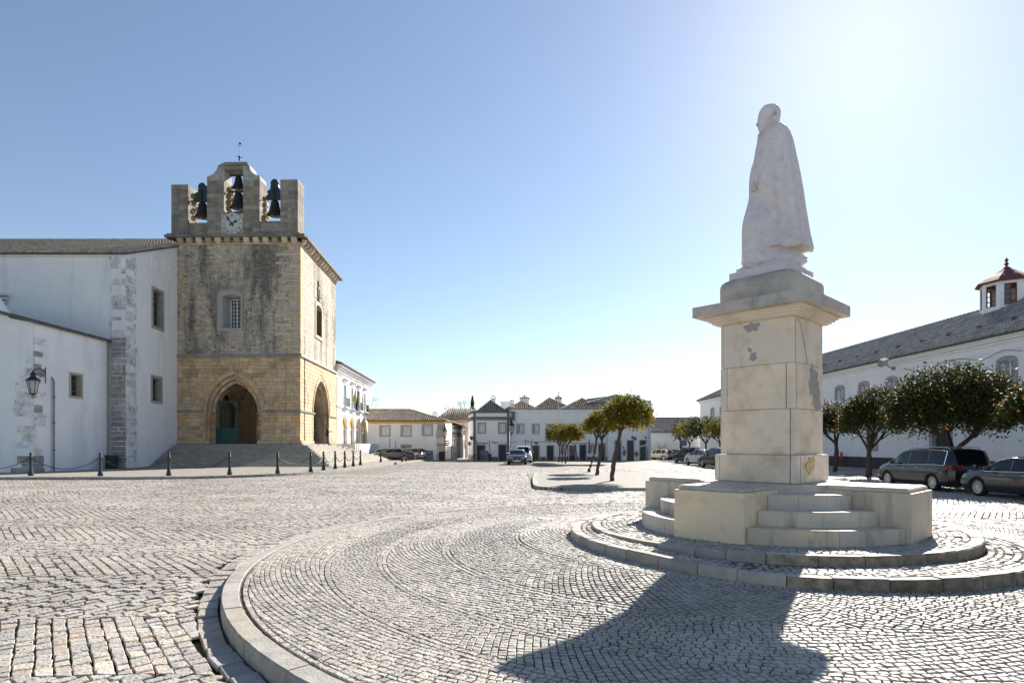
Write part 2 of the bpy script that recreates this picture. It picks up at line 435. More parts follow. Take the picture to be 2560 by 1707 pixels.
def window(F, par, u0, u1, z0, z1, nx=2, ny=3, frame='surround', fw=.16, depth=.2, sash='white_paint', pane='pane_dark', proud=.04, bars=None, sill=True, bar_w=.03, panes=None, sash_w=.06):
 """window part: stone surround, sash, panes, glazing bars, optional iron bars"""
 mb = MB(); mb.T = var(.06)
 o_ = [(u0 - fw, z0 - fw), (u1 + fw, z0 - fw), (u1 + fw, z1 + fw), (u0 - fw, z1 + fw)]
 i_ = [(u0, z0), (u1, z0), (u1, z1), (u0, z1)]
 F.ring(mb, o_, i_, -depth * .9, proud)
 w = mb.build('window', frame, par)
 n = -depth
 a, b, c, d = u0 + .002, u1 - .002, z0 + .002, z1 - .002
 sm = MB()
 F.ring(sm, [(a, c), (b, c), (b, d), (a, d)], [(a + sash_w, c + sash_w), (b - sash_w, c + sash_w), (b - sash_w, d - sash_w), (a + sash_w, d - sash_w)], n - .03, n + .04)
 for i in range(1, nx):
  uu = a + sash_w + (b - a - 2 * sash_w) * i / nx
  k = bar_w * (1.6 if nx % 2 == 0 and i == nx // 2 else 1)
  F.box(sm, uu - k, uu + k, c + sash_w, d - sash_w, n - .02, n + .03)
 for j in range(1, ny):
  zz = c + sash_w + (d - c - 2 * sash_w) * j / ny
  F.box(sm, a + sash_w, b - sash_w, zz - bar_w * .6, zz + bar_w * .6, n - .015, n + .025)
 sm.build('sash', sash, w)
 if panes is None: panes = [pane] * (2 if nx % 2 == 0 else 1)
 for i, pn in enumerate(panes):
  pm_ = MB(); k = len(panes)
  F.box(pm_, a + (b - a) * i / k + .01, a + (b - a) * (i + 1) / k - .01, c + .01, d - .01, n - .06, n - .035)
  pm_.build('pane', pn, w)
 if bars:
  bm_ = MB()
  for i in range(1, bars[0]):
   uu = a + (b - a) * i / bars[0]
   bm_.tube([F.p(uu, c, n + .1), F.p(uu, d, n + .1)], .014, 5)
  for j in range(1, bars[1]):
   zz = c + (d - c) * j / bars[1]
   bm_.tube([F.p(a, zz, n + .1), F.p(b, zz, n + .1)], .012, 5)
  bm_.build('window_bars', 'iron', w)
 return w
def door(F, par, u0, u1, z0, z1, mat='door_dark', frame='surround', fw=.14, depth=.18, panels=True, leaves=1, proud=.04, transom=0):
 mb = MB(); mb.T = var(.06)
 F.ring(mb, [(u0 - fw, z0), (u0 - fw, z1 + fw), (u1 + fw, z1 + fw), (u1 + fw, z0)], [(u0, z0), (u0, z1), (u1, z1), (u1, z0)], -depth * .9, proud, closed=False)
 fr = mb.build('door_frame', frame, par)
 dm = MB()
 w = (u1 - u0) / leaves
 for i in range(leaves):
  a = u0 + w * i + .006; b = a + w - .012
  F.box(dm, a, b, z0 + .01, z1 - transom - .005, -depth - .05, -depth)
  if panels:
   H = z1 - transom - z0
   for k0, k1 in ((.06, .3), (.36, .92)):
    F.box(dm, a + .12 * w, b - .12 * w, z0 + H * k0, z0 + H * k1, -depth + .0005, -depth + .025)
 if transom:
  F.box(dm, u0, u1, z1 - transom, z1 - transom + .06, -depth - .04, -depth + .02)
 d = dm.build('door', mat, par)
 hm = MB(); hm.ball(F.p(u1 - .12 * w, z0 + 1.0, -depth + .04), .035, 6, 4)
 hm.build('handle', 'iron', d)
 if transom:
  tm = MB(); F.box(tm, u0, u1, z1 - transom + .06, z1, -depth - .04, -depth - .01); tm.build('transom_pane', 'pane_dark', d)
 return d
def copy_tree(o, parent=None):
 c = o.copy(); COL.objects.link(c)
 if parent is not None: c.parent = parent
 for ch in KIDS(o): copy_tree(ch, c)
 return c
def KIDS(o):
 return [x for x in COL.objects if x.parent == o]
# ------------------------------------------------------------------ terrain
MC = (4.545, 10.502)          # middle of the monument
KC, KR = (4.15, 10.95), 8.52  # middle and radius of the big round kerb
def G(x, y):                  # the square's natural level
 return .10 * sstep(-x, 5, 14) - .08 * sstep(y, 50, 75)
def disc_z(x, y):
 r = hypot(x - MC[0], y - MC[1])
 return G(x, y) + (.18 + .07 * sstep(3.4 - x, 0, 2.2)) * (1 - sstep(r, 3.3, 6.6))
def road_z(x, y):
 r = hypot(x - KC[0], y - KC[1])
 k = sstep(9.6 - y, 0, 3.2) * (1 - sstep(r, KR + 2, KR + 8)) * sstep(-x + 3, 0, 2)
 g = max(0.0, 1 - abs(r - KR - .35) / .45) if r > KR else 0
 return G(x, y) - .015 - .13 * k - .03 * k * g
LOWZ = .445 - .13
def low_z(x, y): return LOWZ + .02 * (x - MC[0]) * .5 + .10 * sstep(3.1 - x, 0, 1.6)
def up_z(x, y): return .44 + .02 * (x - MC[0]) * .5
YN = 46.0                     # setts are built up to here
def sett_ok(x, y):
 if y > YN - .1 or y < 2.6: return False
 if y > 24.4 and .9 < x < 14 and y < 39.5: return False
 if y > 30 and x < -8 and y > 30 + max(0, (x + 19) * .75): return False
 return x < 24.8
def near_zone(x, y): return sett_ok(x, y) and abs(x) < .93 * y + 2.2
xs = sorted(set([-900, -400, -200, -120, -80, -60, -45, -35] + list(np.arange(-28, 28.1, .5).round(3)) + [35, 45, 60, 80, 120, 200, 400, 900]))
ys = sorted(set([-300, -100, -30, -8, 0] + list(np.arange(1, 48, .5).round(3)) + [48, 50, 55, 60, 65, 70, 75, 85, 100, 130, 180, 260, 400, 700, 1200]))
mb = MB(); mb.M = 0
V = []
for y in ys:
 for x in xs:
  r = hypot(x - KC[0], y - KC[1])
  z = road_z(x, y) if r > KR - .6 else G(x, y) - .25
  if near_zone(x, y): z -= .034 + (.05 if KR - .6 < r < KR + 1.3 else 0)
  V.append((x, y, z))
mb.v = V; nx_ = len(xs)
for j in range(len(ys) - 1):
 for i in range(nx_ - 1):
  cx_, cy_ = (xs[i] + xs[i + 1]) / 2, (ys[j] + ys[j + 1]) / 2
  mb.f.append([j * nx_ + i, j * nx_ + i + 1, (j + 1) * nx_ + i + 1, (j + 1) * nx_ + i]); mb.t.append((1, 1, 1)); mb.sm.append(True)
  mb.mi.append(1 if near_zone(cx_, cy_) else 0)
ground = mb.build('ground', ['far_setts', 'moss'], kind='structure')
# round plaza bed (earth between the cobbles)
mb = MB(); mb.S = True
R_ = [3.0 + .25 * i for i in range(int((KR - 3.0) / .25))] + [KR - .2]
n_ = 96
for r in R_:
 for j in range(n_):
  t = 2 * pi * j / n_; x = KC[0] + r * cos(t); y = KC[1] + r * sin(t)
  mb.v.append((x, y, disc_z(x, y) - .022))
for i in range(len(R_) - 1):
 for j in range(n_):
  mb.f.append([i * n_ + j, i * n_ + (j + 1) % n_, (i + 1) * n_ + (j + 1) % n_, (i + 1) * n_ + j]); mb.t.append((1, 1, 1)); mb.sm.append(True); mb.mi.append(0)
plaza = mb.build('plaza', 'soil', kind='structure')
def clip(poly, a, b, c):      # keep a*x+b*y <= c
 out = []
 for i in range(len(poly)):
  p, q = poly[i], poly[(i + 1) % len(poly)]
  dp, dq = a * p[0] + b * p[1] - c, a * q[0] + b * q[1] - c
  if dp <= 0: out.append(p)
  if (dp < 0 < dq) or (dq < 0 < dp):
   t = dp / (dp - dq); out.append((p[0] + (q[0] - p[0]) * t, p[1] + (q[1] - p[1]) * t))
 return out
def area(p): return .5 * sum(p[i][0] * p[(i + 1) % len(p)][1] - p[(i + 1) % len(p)][0] * p[i][1] for i in range(len(p)))
def lattice(u0, u1, v0, v1, a, b, ang, jit, rg=0):
 """running-bond stones a x b turned by ang, clipped to the band [u0,u1]x[v0,v1]"""
 c, s = cos(ang), sin(ang)
 C = [(u0, v0), (u1, v0), (u1, v1), (u0, v1)]
 P = [(x * c + y * s, -x * s + y * c) for x, y in C]
 p0, p1 = min(p[0] for p in P), max(p[0] for p in P); q0, q1 = min(p[1] for p in P), max(p[1] for p in P)
 out = []
 nr = int((q1 - q0) / b) + 2
 wob = [random.uniform(-.12, .12) * b for _ in range(nr + 2)]
 for r in range(nr):
  qa, qb = q0 + r * b + wob[r] + rg, q0 + (r + 1) * b + wob[r + 1] - rg
  p = p0 - random.random() * a
  sk = random.uniform(-jit, jit) * .5
  while p < p1:
   w = a * random.uniform(.75, 1.3)
   sk2 = random.uniform(-jit, jit)
   quad = [(p + sk, qa), (p + w + sk2, qa), (p + w - sk2, qb), (p - sk, qb)]
   pl = [(x * c - y * s, x * s + y * c) for x, y in quad]
   mx = (min(t[0] for t in pl), max(t[0] for t in pl), min(t[1] for t in pl), max(t[1] for t in pl))
   if mx[1] > u0 and mx[0] < u1 and mx[3] > v0 and mx[2] < v1:
    if mx[0] < u0: pl = clip(pl, -1, 0, -u0)
    if mx[1] > u1 and len(pl) > 2: pl = clip(pl, 1, 0, u1)
    if mx[2] < v0 and len(pl) > 2: pl = clip(pl, 0, -1, -v0)
    if mx[3] > v1 and len(pl) > 2: pl = clip(pl, 0, 1, v1)
    if len(pl) > 2 and area(pl) > .22 * a * b: out.append(pl)
   sk = sk2; p += w
 return out
def stone_geo(poly, zf, gap, h, jit, round_=.012, tilt=.02):
 """rounded stone: bottom ring, shoulder ring, top ring"""
 n = len(poly)
 cx = sum(p[0] for p in poly) / n; cy = sum(p[1] for p in poly) / n
 sz = sqrt(abs(area(poly)))
 k1 = max(.5, 1 - gap / sz); k2 = max(.4, k1 - 1.6 * round_ / sz)
 z = zf(cx, cy) + random.uniform(-.35, .35) * jit
 ax, ay = random.uniform(-tilt, tilt), random.uniform(-tilt, tilt)
 j = sz * .06
 ps = [(cx + (x - cx) * k1 + random.uniform(-j, j), cy + (y - cy) * k1 + random.uniform(-j, j)) for x, y in poly]
 vs = [(x, y, z - h) for x, y in ps] + [(x, y, z - round_ * .8 + ax * (x - cx) * 3 + ay * (y - cy) * 3) for x, y in ps]
 kk = k2 / k1
 vs += [(cx + (x - cx) * kk, cy + (y - cy) * kk, z + ax * (x - cx) * 3 + ay * (y - cy) * 3) for x, y in ps]
 fs = [tuple(range(2 * n, 3 * n))] + [(i, (i + 1) % n, n + (i + 1) % n, n + i) for i in range(n)] + [(n + i, n + (i + 1) % n, 2 * n + (i + 1) % n, 2 * n + i) for i in range(n)]
 return (cx, cy, z), vs, fs
def emit_stones(items, mat, parent, single, name, nsingle=290, stuff_name=None, smooth=False):
 """items = [(key, verts, faces, tint)]; the nearest become parts of their own, the rest one part"""
 items.sort(key=lambda t: t[0])
 for key, vs, fs, tint in items[:nsingle]:
  b = MB(); b.T = tint; b.add(vs, fs); b.build(name, mat, parent)
 if len(items) > nsingle:
  b = MB()
  for key, vs, fs, tint in items[nsingle:]:
   b.T = tint; b.add(vs, fs)
  b.build(stuff_name or name + '_paving', mat, parent, kind='stuff')
def seen(x, y, z=0, m=.06):
 if y < 1.2: return False
 u = x / y * FPX / 2560; v = (CH - z) / y * FPX
 return abs(u) < .5 + m and v + HY < 1707 * (1 + m * 1.6)
# --- small cobbles of the round plaza: concentric ribbons, laid alternately straight and on the diagonal
items = []
r = KR - .24
edges = [r]
while r > 2.9:
 r -= random.choice([.85, 1.05, 1.3]); edges.append(r)
cs = .076
for k, (ro, ri) in enumerate(zip(edges, edges[1:])):
 rm = (ro + ri) / 2
 L_ = 2 * pi * rm
 polys = []
 polys += lattice(0, L_, ro - cs, ro, cs * 1.15, cs, 0, .012) + lattice(0, L_, ri, ri + cs, cs * 1.15, cs, 0, .012)
 ang = (radians(52) if k % 2 else radians(-8)) + random.uniform(-.1, .1)
 polys += lattice(0, L_, ri + cs, ro - cs, cs * (1.0 if k % 2 else 1.15), cs * (1.0 if k % 2 else .92), ang, .014)
 kt = .91 if k % 2 else 1.04  # alternate ribbons tinted apart, their differing slant to the sun put in colour
 for pl in polys:
  um = sum(p[0] for p in pl) / len(pl); vm = sum(p[1] for p in pl) / len(pl)
  th = um / rm
  cx = KC[0] + vm * cos(th); cy = KC[1] + vm * sin(th)
  if cy > 20.5 or not seen(cx, cy): continue
  rr_ = hypot(cx - MC[0], cy - MC[1])
  if rr_ < 3.3 or hypot(cx - 4.55, cy - 10.35) < 3.50: continue
  wp = [(KC[0] + v * cos(u / rm), KC[1] + v * sin(u / rm)) for u, v in pl]
  if area(wp) < 0: wp = wp[::-1]
  c0, vs, fs = stone_geo(wp, disc_z, .010, .028, .009, .007, .03)
  d = hypot(cx, cy)
  if random.random() < .015: t = (.62, .66, .74)
  else:
   t = var(.10, kt, .03)
  w_ = 1 + .22 * noise.noise(Vector((cx * .55, cy * .55, 3))) + .12 * noise.noise(Vector((cx * 2, cy * 2, 8)))
  items.append((d, vs, fs, tuple(v * w_ for v in t)))
print('plaza cobbles', len(items))
emit_stones(items, 'cobble', plaza, True, 'cobble')
# --- large setts of the carriageway: bands, rows turned alternately
items = []
bands = []; y = 2.4; k = 0
while y < YN:
 h = random.uniform(1.4, 2.3); bands.append((y, y + h, k)); y += h; k += 1
rot = radians(5); cr, sr = cos(rot), sin(rot)
isl = [(.95, 25.9), (1.05, 25.1), (1.6, 24.75), (2.6, 24.55), (5.6, 24.4), (12, 24.3)]
for (v0, v1, k) in bands:
 W = .93 * v1 + 5
 if k % 2:
  polys = lattice(-W, W, v0, v1, .20, .14, radians(47) + random.uniform(-.06, .06), .018, .006)
 else:
  polys = lattice(-W, W, v0, v1, .19, .145, radians(-54) + random.uniform(-.06, .06), .010, .004)
 for pl in polys:
  wp = [(u * cr - v * sr, u * sr + v * cr) for u, v in pl]
  cx = sum(p[0] for p in wp) / len(wp); cy = sum(p[1] for p in wp) / len(wp)
  if not sett_ok(cx, cy) or not seen(cx, cy, -.1): continue
  rr_ = hypot(cx - KC[0], cy - KC[1])
  if rr_ < KR + .26: continue
  if area(wp) < 0: wp = wp[::-1]
  c0, vs, fs = stone_geo(wp, road_z, .009 if k % 2 else .010, .035, .012, .010, .022)
  t = var(.12, 1.05, .04)
  if random.random() < .05: t = (t[0] * 1.0, t[1] * .9, t[2] * .84)
  w_ = 1 + .26 * noise.noise(Vector((cx * .4, cy * .4, 1))) + .14 * noise.noise(Vector((cx * 1.6, cy * 1.6, 5)))
  items.append((hypot(cx, cy), vs, fs, tuple(v * w_ for v in t)))
# channel row beside the kerb
th = 0
while th < 2 * pi:
 dt = .30 / KR * random.uniform(.8, 1.2)
 a0, a1 = th, th + dt; th += dt
 r0, r1 = KR + .02, KR + .25
 wp = [(KC[0] + r * cos(t), KC[1] + r * sin(t)) for r, t in ((r0, a0), (r1, a0), (r1, a1), (r0, a1))]
 cx, cy = wp[0]
 if not seen(cx, cy, -.1, .1): continue
 if area(wp) < 0: wp = wp[::-1]
 c0, vs, fs = stone_geo(wp, road_z, .012, .05, .01, .012, .02)
 items.append((hypot(cx, cy), vs, fs, var(.12)))
print('setts', len(items))
emit_stones(items, 'sett', ground, True, 'sett')
# --- round kerb of the plaza, stone by stone
kerb = thing('round_kerb', 'wide pale stone kerb curving round the cobbled plaza, highest in the lower left foreground', 'kerb', (KC[0], KC[1], 0))
th = radians(-100); T1 = th + 2 * pi
i = 0
while th < T1:
 x, y = KC[0] + KR * cos(th), KC[1] + KR * sin(th)
 Ls = random.uniform(.95, 1.5) if y < 8.2 else random.uniform(.7, 1.1)
 dt = min(Ls / KR, T1 - th)
 if dt * KR < .25: break
 seg = max(3, int(dt * KR / .12)); g = .006 / KR
 if i % 3 == 1: g = .013 / KR
 tt = [th + g + (dt - 2 * g) * q / seg for q in range(seg + 1)]
 mb = MB(); mb.T = var(.07, 1.0)
 prof = [(KR - .21, -.25), (KR - .21, -.004), (KR - .202, .004), (KR - .02, .002), (KR - .004, -.012), (KR, -.25)]
 dz = random.uniform(-.006, .006)
 vs = []
 for t in tt:
  for rr_, z in prof:
   jr = random.uniform(-.003, .003)
   x, y = KC[0] + (rr_ + jr) * cos(t), KC[1] + (rr_ + jr) * sin(t)
   xx, yy = KC[0] + KR * cos(t), KC[1] + KR * sin(t)
   vs.append((x, y, G(xx, yy) + z + dz + random.uniform(-.0015, .0015)))
 n = len(prof); fs = []
 for q in range(seg):
  for w in range(n - 1):
   fs.append((q * n + w, q * n + w + 1, (q + 1) * n + w + 1, (q + 1) * n + w))
 fs += [tuple(range(n)), tuple(seg * n + w for w in range(n))[::-1]]
 mb.add(vs, fs); mb.build('kerb_stone', 'kerbstone', kerb, smooth=False)
 th += dt; i += 1
# --- moss tufts and weeds in the joints of the foreground
mb = MB()
for _ in range(5200):
 y = random.uniform(3.4, 13) ** 1.0; x = random.uniform(-.9 * y, 0)
 if hypot(x - KC[0], y - KC[1]) < KR + .3 or not seen(x, y): continue
 if random.random() > .75 - y * .045: continue
 z = road_z(x, y)
 cl = random.uniform(.006, .02)
 mb.T = var(.4, 1)
 for q in range(3):
  a = random.uniform(0, 2 * pi); dx, dy = cos(a) * cl, sin(a) * cl
  mb.poly((x - dx, y - dy, z - .02), (x + dx, y + dy, z - .02), (x + dx * .6, y + dy * .6, z + .002), (x - dx * .4, y, z + .004))
mb.build('moss_tufts', 'grass', kind='stuff')
mb = MB()
for (px, py, n) in ((1405, 1357, 10), (1485, 1391, 8), (1627, 1424, 9), (1560, 1412, 7), (1400, 1368, 8), (1150, 1540, 6), (1260, 1600, 6), (1640, 1428, 6)):
 D = FPX * (CH - .17) / (py - HY)
 for q in range(n):
  x, y = at(px, D) + random.uniform(-.07, .07), D + random.uniform(-.05, .05)
  z = disc_z(x, y); a = random.uniform(0, pi); h = random.uniform(.015, .045)
  mb.T = var(.3)
  mb.poly((x - .006 * cos(a), y - .006 * sin(a), z - .02), (x + .006 * cos(a), y + .006 * sin(a), z - .02), (x + random.uniform(-.02, .02), y + random.uniform(-.02, .02), z + h))
mb.build('weeds', 'grass', kind='stuff')
# manhole cover on the plaza
D = FPX * (CH - .05) / (1297 - HY); x = at(1367, D)
mh = thing('manhole_cover', 'round pale metal manhole cover lying in the cobbles left of the monument', 'manhole cover', (x, D, disc_z(x, D)))
mb = MB(); mb.lathe([(.17, .004), (.20, .014), (.235, .014), (.24, .002)], (x, D, disc_z(x, D) - .002), 28); mb.build('rim', 'grey_metal', mh)
mb = MB(); mb.T = (2.2, 2.2, 2.2); mb.lathe([(.165, -.01), (.165, .012), (.15, .015)], (x, D, disc_z(x, D) - .002), 28); mb.build('cover', 'grey_metal', mh)
# ------------------------------------------------------------------ ring steps under the monument
RING = [('lower', (4.55, 10.35), 3.52, low_z, 'lower paved ring step with worn stone kerb, widest step round the monument', 3.26),
  ('upper', (4.50, 10.65), 3.07, up_z, 'upper paved ring step with mossy kerb right under the monument stairs', 2.6)]
for nm, c, R, zf, lab, rin in RING:
 root = thing('ring_step', lab, 'step', (c[0], c[1], 0))
 bed = MB()
 n = 72
 bed.S = True
 pts = [(c[0] + (R - .1) * cos(2 * pi * i / n), c[1] + (R - .1) * sin(2 * pi * i / n)) for i in range(n)]
 bed.prism(pts, lambda x, y: -.1, lambda x, y: zf(x, y) - .022)
 bedo = bed.build('bed', 'soil', root, smooth=False)
 th = random.random(); T1 = th + 2 * pi
 while th < T1:
  dt = min(random.uniform(.42, .62) / R, T1 - th)
  if dt * R < .15: break
  seg = 4; g = .005 / R
  mb = MB(); mb.T = var(.12, 1.0, .05)
  tt = [th + g + (dt - 2 * g) * q / seg for q in range(seg + 1)]
  prof = [(R - .17, -.3, 0), (R - .17, 0, 0), (R - .02, .002, 0), (R - .002, -.016, 1), (R + .004, -.3, 1)]
  dz = random.uniform(-.006, .006)
  vs = []
  for t in tt:
   for rr_, z, _ in prof:
    x, y = c[0] + (rr_ + random.uniform(-.006, .004)) * cos(t), c[1] + rr_ * sin(t)
    vs.append((x, y, zf(x, y) + z + dz + random.uniform(-.003, .003)))
  k = len(prof); fs = []; mi = []
  for q in range(seg):
   for w in range(k - 1):
    fs.append((q * k + w, q * k + w + 1, (q + 1) * k + w + 1, (q + 1) * k + w)); mi.append(1 if w >= 2 else 0)
  fs += [tuple(range(k)), tuple(seg * k + w for w in range(k))[::-1]]; mi += [1, 1]
  mb.add(vs, fs); mb.mi = mi
  mid = (tt[0] + tt[-1]) / 2
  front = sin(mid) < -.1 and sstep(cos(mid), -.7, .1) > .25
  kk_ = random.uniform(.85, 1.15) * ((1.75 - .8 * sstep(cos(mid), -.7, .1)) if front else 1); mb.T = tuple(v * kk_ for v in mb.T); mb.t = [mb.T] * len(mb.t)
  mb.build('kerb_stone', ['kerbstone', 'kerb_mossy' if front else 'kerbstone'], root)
  th += dt
 items = []
 r = R - .18
 while r > rin - .7:
  ri = r - .095
  if nm == 'lower' and ri < 3.0 - .35: break
  if nm == 'upper' and ri < 2.0: break
  L_ = 2 * pi * r
  for pl in lattice(0, L_, ri, r, .10, .095, 0, .02):
   wp = [(c[0] + v * cos(u / r), c[1] + v * sin(u / r)) for u, v in pl]
   cx, cy = wp[0]
   if nm == 'lower' and hypot(cx - 4.5, cy - 10.65) < 3.06: continue
   if not seen(cx, cy, .4): continue
   if area(wp) < 0: wp = wp[::-1]
   c0, vs, fs = stone_geo(wp, zf, .012, .03, .010, .009, .04)
   items.append((hypot(cx, cy), vs, fs, var(.15)))
  r = ri
 emit_stones(items, 'cobble', bedo, True, 'cobble', nsingle=140)
# ------------------------------------------------------------------ monument
TH = .816
dd = (-sin(TH), -cos(TH)); ee = (cos(TH), -sin(TH))
def ML(u, v): return (MC[0] + u * dd[0] + v * ee[0], MC[1] + u * dd[1] + v * ee[1])
mon = thing('monument', 'tall pale marble pedestal on a cross shaped stepped base, statue on top', 'monument', (MC[0], MC[1], .3))
bb_, LL = .563, 2.236
Z0, Z1, ZP = .445, 1.159, 1.23
def base0(x, y): return .30
def loc_prism(mb, pts, z0, z1): mb.prism([ML(u, v) for u, v in pts], z0, z1)
def arm_pts(k, pts):   # rotate local footprint by k quarter turns
 for _ in range(k): pts = [(-v, u) for u, v in pts]
 return pts
rad = [2.222, 1.895, 1.56]
zt = [.664, .883, 1.10]
zb = [.30, .655, .874]
for k in range(4):
 mb = MB(); mb.T = (1.0, .95, .82) if k == 0 else var(.05, .98, .05)
 e = .015
 pts = arm_pts(k, [(.5, -bb_), (LL - e, -bb_), (LL, -bb_ + e), (LL, bb_ - e), (LL - e, bb_), (.5, bb_)])
 loc_prism(mb, pts, .30, Z1 - .001)
 mb.build('arm_block', 'marble' if k == 0 else 'marble_step', mon)
 mb = MB(); mb.T = var(.05, .98, .03)
 i_ = .055
 for q, (ins, za, zb_) in enumerate(((.0, Z1 + .003, ZP - .022), (.012, ZP - .022, ZP - .008), (.03, ZP - .008, ZP))):
  L2, b2 = LL - i_ - ins, bb_ - .035 - ins
  pts = arm_pts(k, [(.72, -b2), (L2 - .02, -b2), (L2, -b2 + .02), (L2, b2 - .02), (L2 - .02, b2), (.72, b2)])
  loc_prism(mb, pts, za, zb_)
 mb.build('coping_slab', 'marble_grey', mon)
 for s in range(3):
  R = rad[s]
  a0 = math.asin(bb_ / R) + .004; a1 = pi / 2 - a0
  cuts = {0: [.52], 1: [.42, .9] if k % 2 else [1.0], 2: [.33, .66]}[s]
  cc = [0] + cuts + [1]
  for ca, cb in zip(cc, cc[1:]):
   if cb - ca < .02: continue
   A0, A1 = a0 + (a1 - a0) * ca + .0015, a0 + (a1 - a0) * cb - .0015
   n = 14
   mb = MB(); mb.T = var(.07, .98, .04)
   outer = [(R * cos(A0 + (A1 - A0) * q / n), R * sin(A0 + (A1 - A0) * q / n)) for q in range(n + 1)]
   ri = .86
   inner = [(ri * cos(A0 + (A1 - A0) * q / n), ri * sin(A0 + (A1 - A0) * q / n)) for q in range(n, -1, -1)]
   f2 = [(u * (R - .012) / R, v * (R - .012) / R) for u, v in outer]
   def rot(p):
    return [ML(*q) for q in arm_pts(k, p)]
   z0_, z1_ = zb[s], zt[s]
   mb.prism(rot(outer + inner), z0_, z1_ - .012)
   mb.prism(rot(f2 + inner), z1_ - .012, z1_)
   mb.build('step', 'marble_step', mon)
# round table between the arms
mb = MB(); n = 48
mb.prism([ML(1.22 * cos(2 * pi * i / n), 1.22 * sin(2 * pi * i / n)) for i in range(n)], 1.0, Z1 + .02)
mb.prism([ML(1.20 * cos(2 * pi * i / n), 1.20 * sin(2 * pi * i / n)) for i in range(n)], Z1 + .02, ZP - .003)
mb.build('base_slab', 'marble_grey', mon)
def bulged(a, bul, notch=.05, n=9):
 """square outline with gently bulging sides and stepped corners, in local u,v"""
 side = []
 w = a - notch
 for i in range(n + 1):
  t = -1 + 2 * i / n
  side.append((a - bul + bul * (1 - t * t), w * t))
 side = [(a - bul - .0, -w)] + side[1:-1] + [(a - bul, w)]
 out = []
 for k in range(4):
  out += arm_pts(k, side) + arm_pts(k, [(a - bul - .0, w + notch * .6)])
 return out
def split_course(z0, z1, a, bul, cuts, mat='marble'):
 """one course of the shaft, cut into stones by angles (fractions of a turn)"""
 ol = bulged(a, bul)
 angs = [(atan2(v, u) / (2 * pi)) % 1 for u, v in ol]
 cuts = sorted(c % 1 for c in cuts)
 for ci, c0 in enumerate(cuts):
  c1 = cuts[(ci + 1) % len(cuts)]
  if c1 <= c0: c1 += 1
  g = .0012
  def pt(fr):
   t = (fr % 1)
   best = None
   for i in range(len(ol)):
    p, q = ol[i], ol[(i + 1) % len(ol)]
    dxp, dyp = cos(2 * pi * t), sin(2 * pi * t)
    den = dxp * (q[1] - p[1]) - dyp * (q[0] - p[0])
    if abs(den) < 1e-9: continue
    k = (p[0] * (q[1] - p[1]) - p[1] * (q[0] - p[0])) / den
    m_ = (p[0] * dyp - p[1] * dxp) / den
    if k > 0 and -1e-6 <= m_ <= 1 + 1e-6: best = k if best is None else max(best, k)
   return (dxp_(t) * best, dyp_(t) * best)
  dxp_ = lambda t: cos(2 * pi * t); dyp_ = lambda t: sin(2 * pi * t)
  mids = sorted([x if x >= c0 else x + 1 for x in angs])
  mids = [x for x in mids if c0 + g * 2 < x < c1 - g * 2]
  pts = [pt(c0 + g)] + [pt(x) for x in mids] + [pt(c1 - g)]
  lay = []
  mb = MB(); mb.T = var(.045, 1.0, .05)
  cen = (0, 0)
  for (sc, za, zb_) in ((.993, z0 + .003, z0 + .012), (1.0, z0 + .012, z1 - .012), (.993, z1 - .012, z1 - .003)):
   mb.prism([ML(*p) for p in ([(u * sc, v * sc) for u, v in pts] + [cen])], za, zb_)
  mb.build('stone', mat, mon)
core = MB(); loc_prism(core, arm_pts(0, [(-.55, -.55), (.55, -.55), (.55, .55), (-.55, .55)]), 1.2, 4.2); core.build('shaft_core', 'quoin_stone', mon)
# angle fractions: 0 = towards arm B (camera left), .25 = towards arm C (camera right)
split_course(1.232, 1.69, .725, .035, [.113, .144, .36, .61, .86, .886])
split_course(1.69, 2.44, .655, .035, [.118, .375, .62, .87])
split_course(2.44, 3.18, .655, .035, [.108, .14, .40, .63, .865, .893])
split_course(3.18, 3.93, .65, .035, [.135, .37, .64, .88])
# joint lip under base course
# moulding and cornice slab
mb = MB(); mb.T = var(.04, .97)
for a, z0, z1 in ((.69, 3.93, 3.95), (.73, 3.95, 3.985), (.775, 3.985, 4.02), (.815, 4.02, 4.05), (.84, 4.05, 4.075)):
 loc_prism(mb, [(-a, -a), (a - .002, -a), (a, -a + .002), (a, a), (-a, a)], z0, z1)
mb.build('moulding', 'marble', mon)
for q, (u0, u1, v0, v1) in enumerate(((-.973, .2, -.973, .973), (.206, .973, -.973, .1), (.206, .973, .106, .973))):
 mb = MB(); mb.T = var(.04, .97)
 pts = [(u0, v0), (u1, v0), (u1, v1), (u0, v1)]
 if q == 0: pts = [(u0, v0), (u1, v0), (u1, v1 - .03), (u1 - .05, v1), (u0 + .06, v1), (u0, v1 - .07)]
 loc_prism(mb, pts, 4.077, 4.245)
 loc_prism(mb, [(u * .995, v * .995) for u, v in pts], 4.245, 4.256)
 mb.build('cornice_slab', 'marble_grey', mon)
# block above, rounded top and rounded corners
mb = MB(); mb.T = (.92, .93, .95); mb.S = True
def rsq(a, r, n=5):
 o = []
 for k in range(4):
  for i in range(n + 1):
   t = k * pi / 2 + (pi / 2) * i / n
   o.append(((a - r) * (1 if k in (0, 3) else -1) + r * cos(t), (a - r) * (1 if k in (0, 1) else -1) + r * sin(t)))
 return o
lay = [(.66, 4.25), (.66, 4.56), (.655, 4.61), (.635, 4.66), (.59, 4.70), (.50, 4.725), (.2, 4.73)]
vs = []; m_ = len(rsq(1, .1))
for a, z in lay:
 for u, v in rsq(a, .10 if a > .3 else .05): vs.append((*ML(u, v), z))
fs = []
for i in range(len(lay) - 1):
 for j in range(m_): fs.append((i * m_ + j, i * m_ + (j + 1) % m_, (i + 1) * m_ + (j + 1) % m_, (i + 1) * m_ + j))
fs.append(tuple((len(lay) - 1) * m_ + j for j in range(m_)))
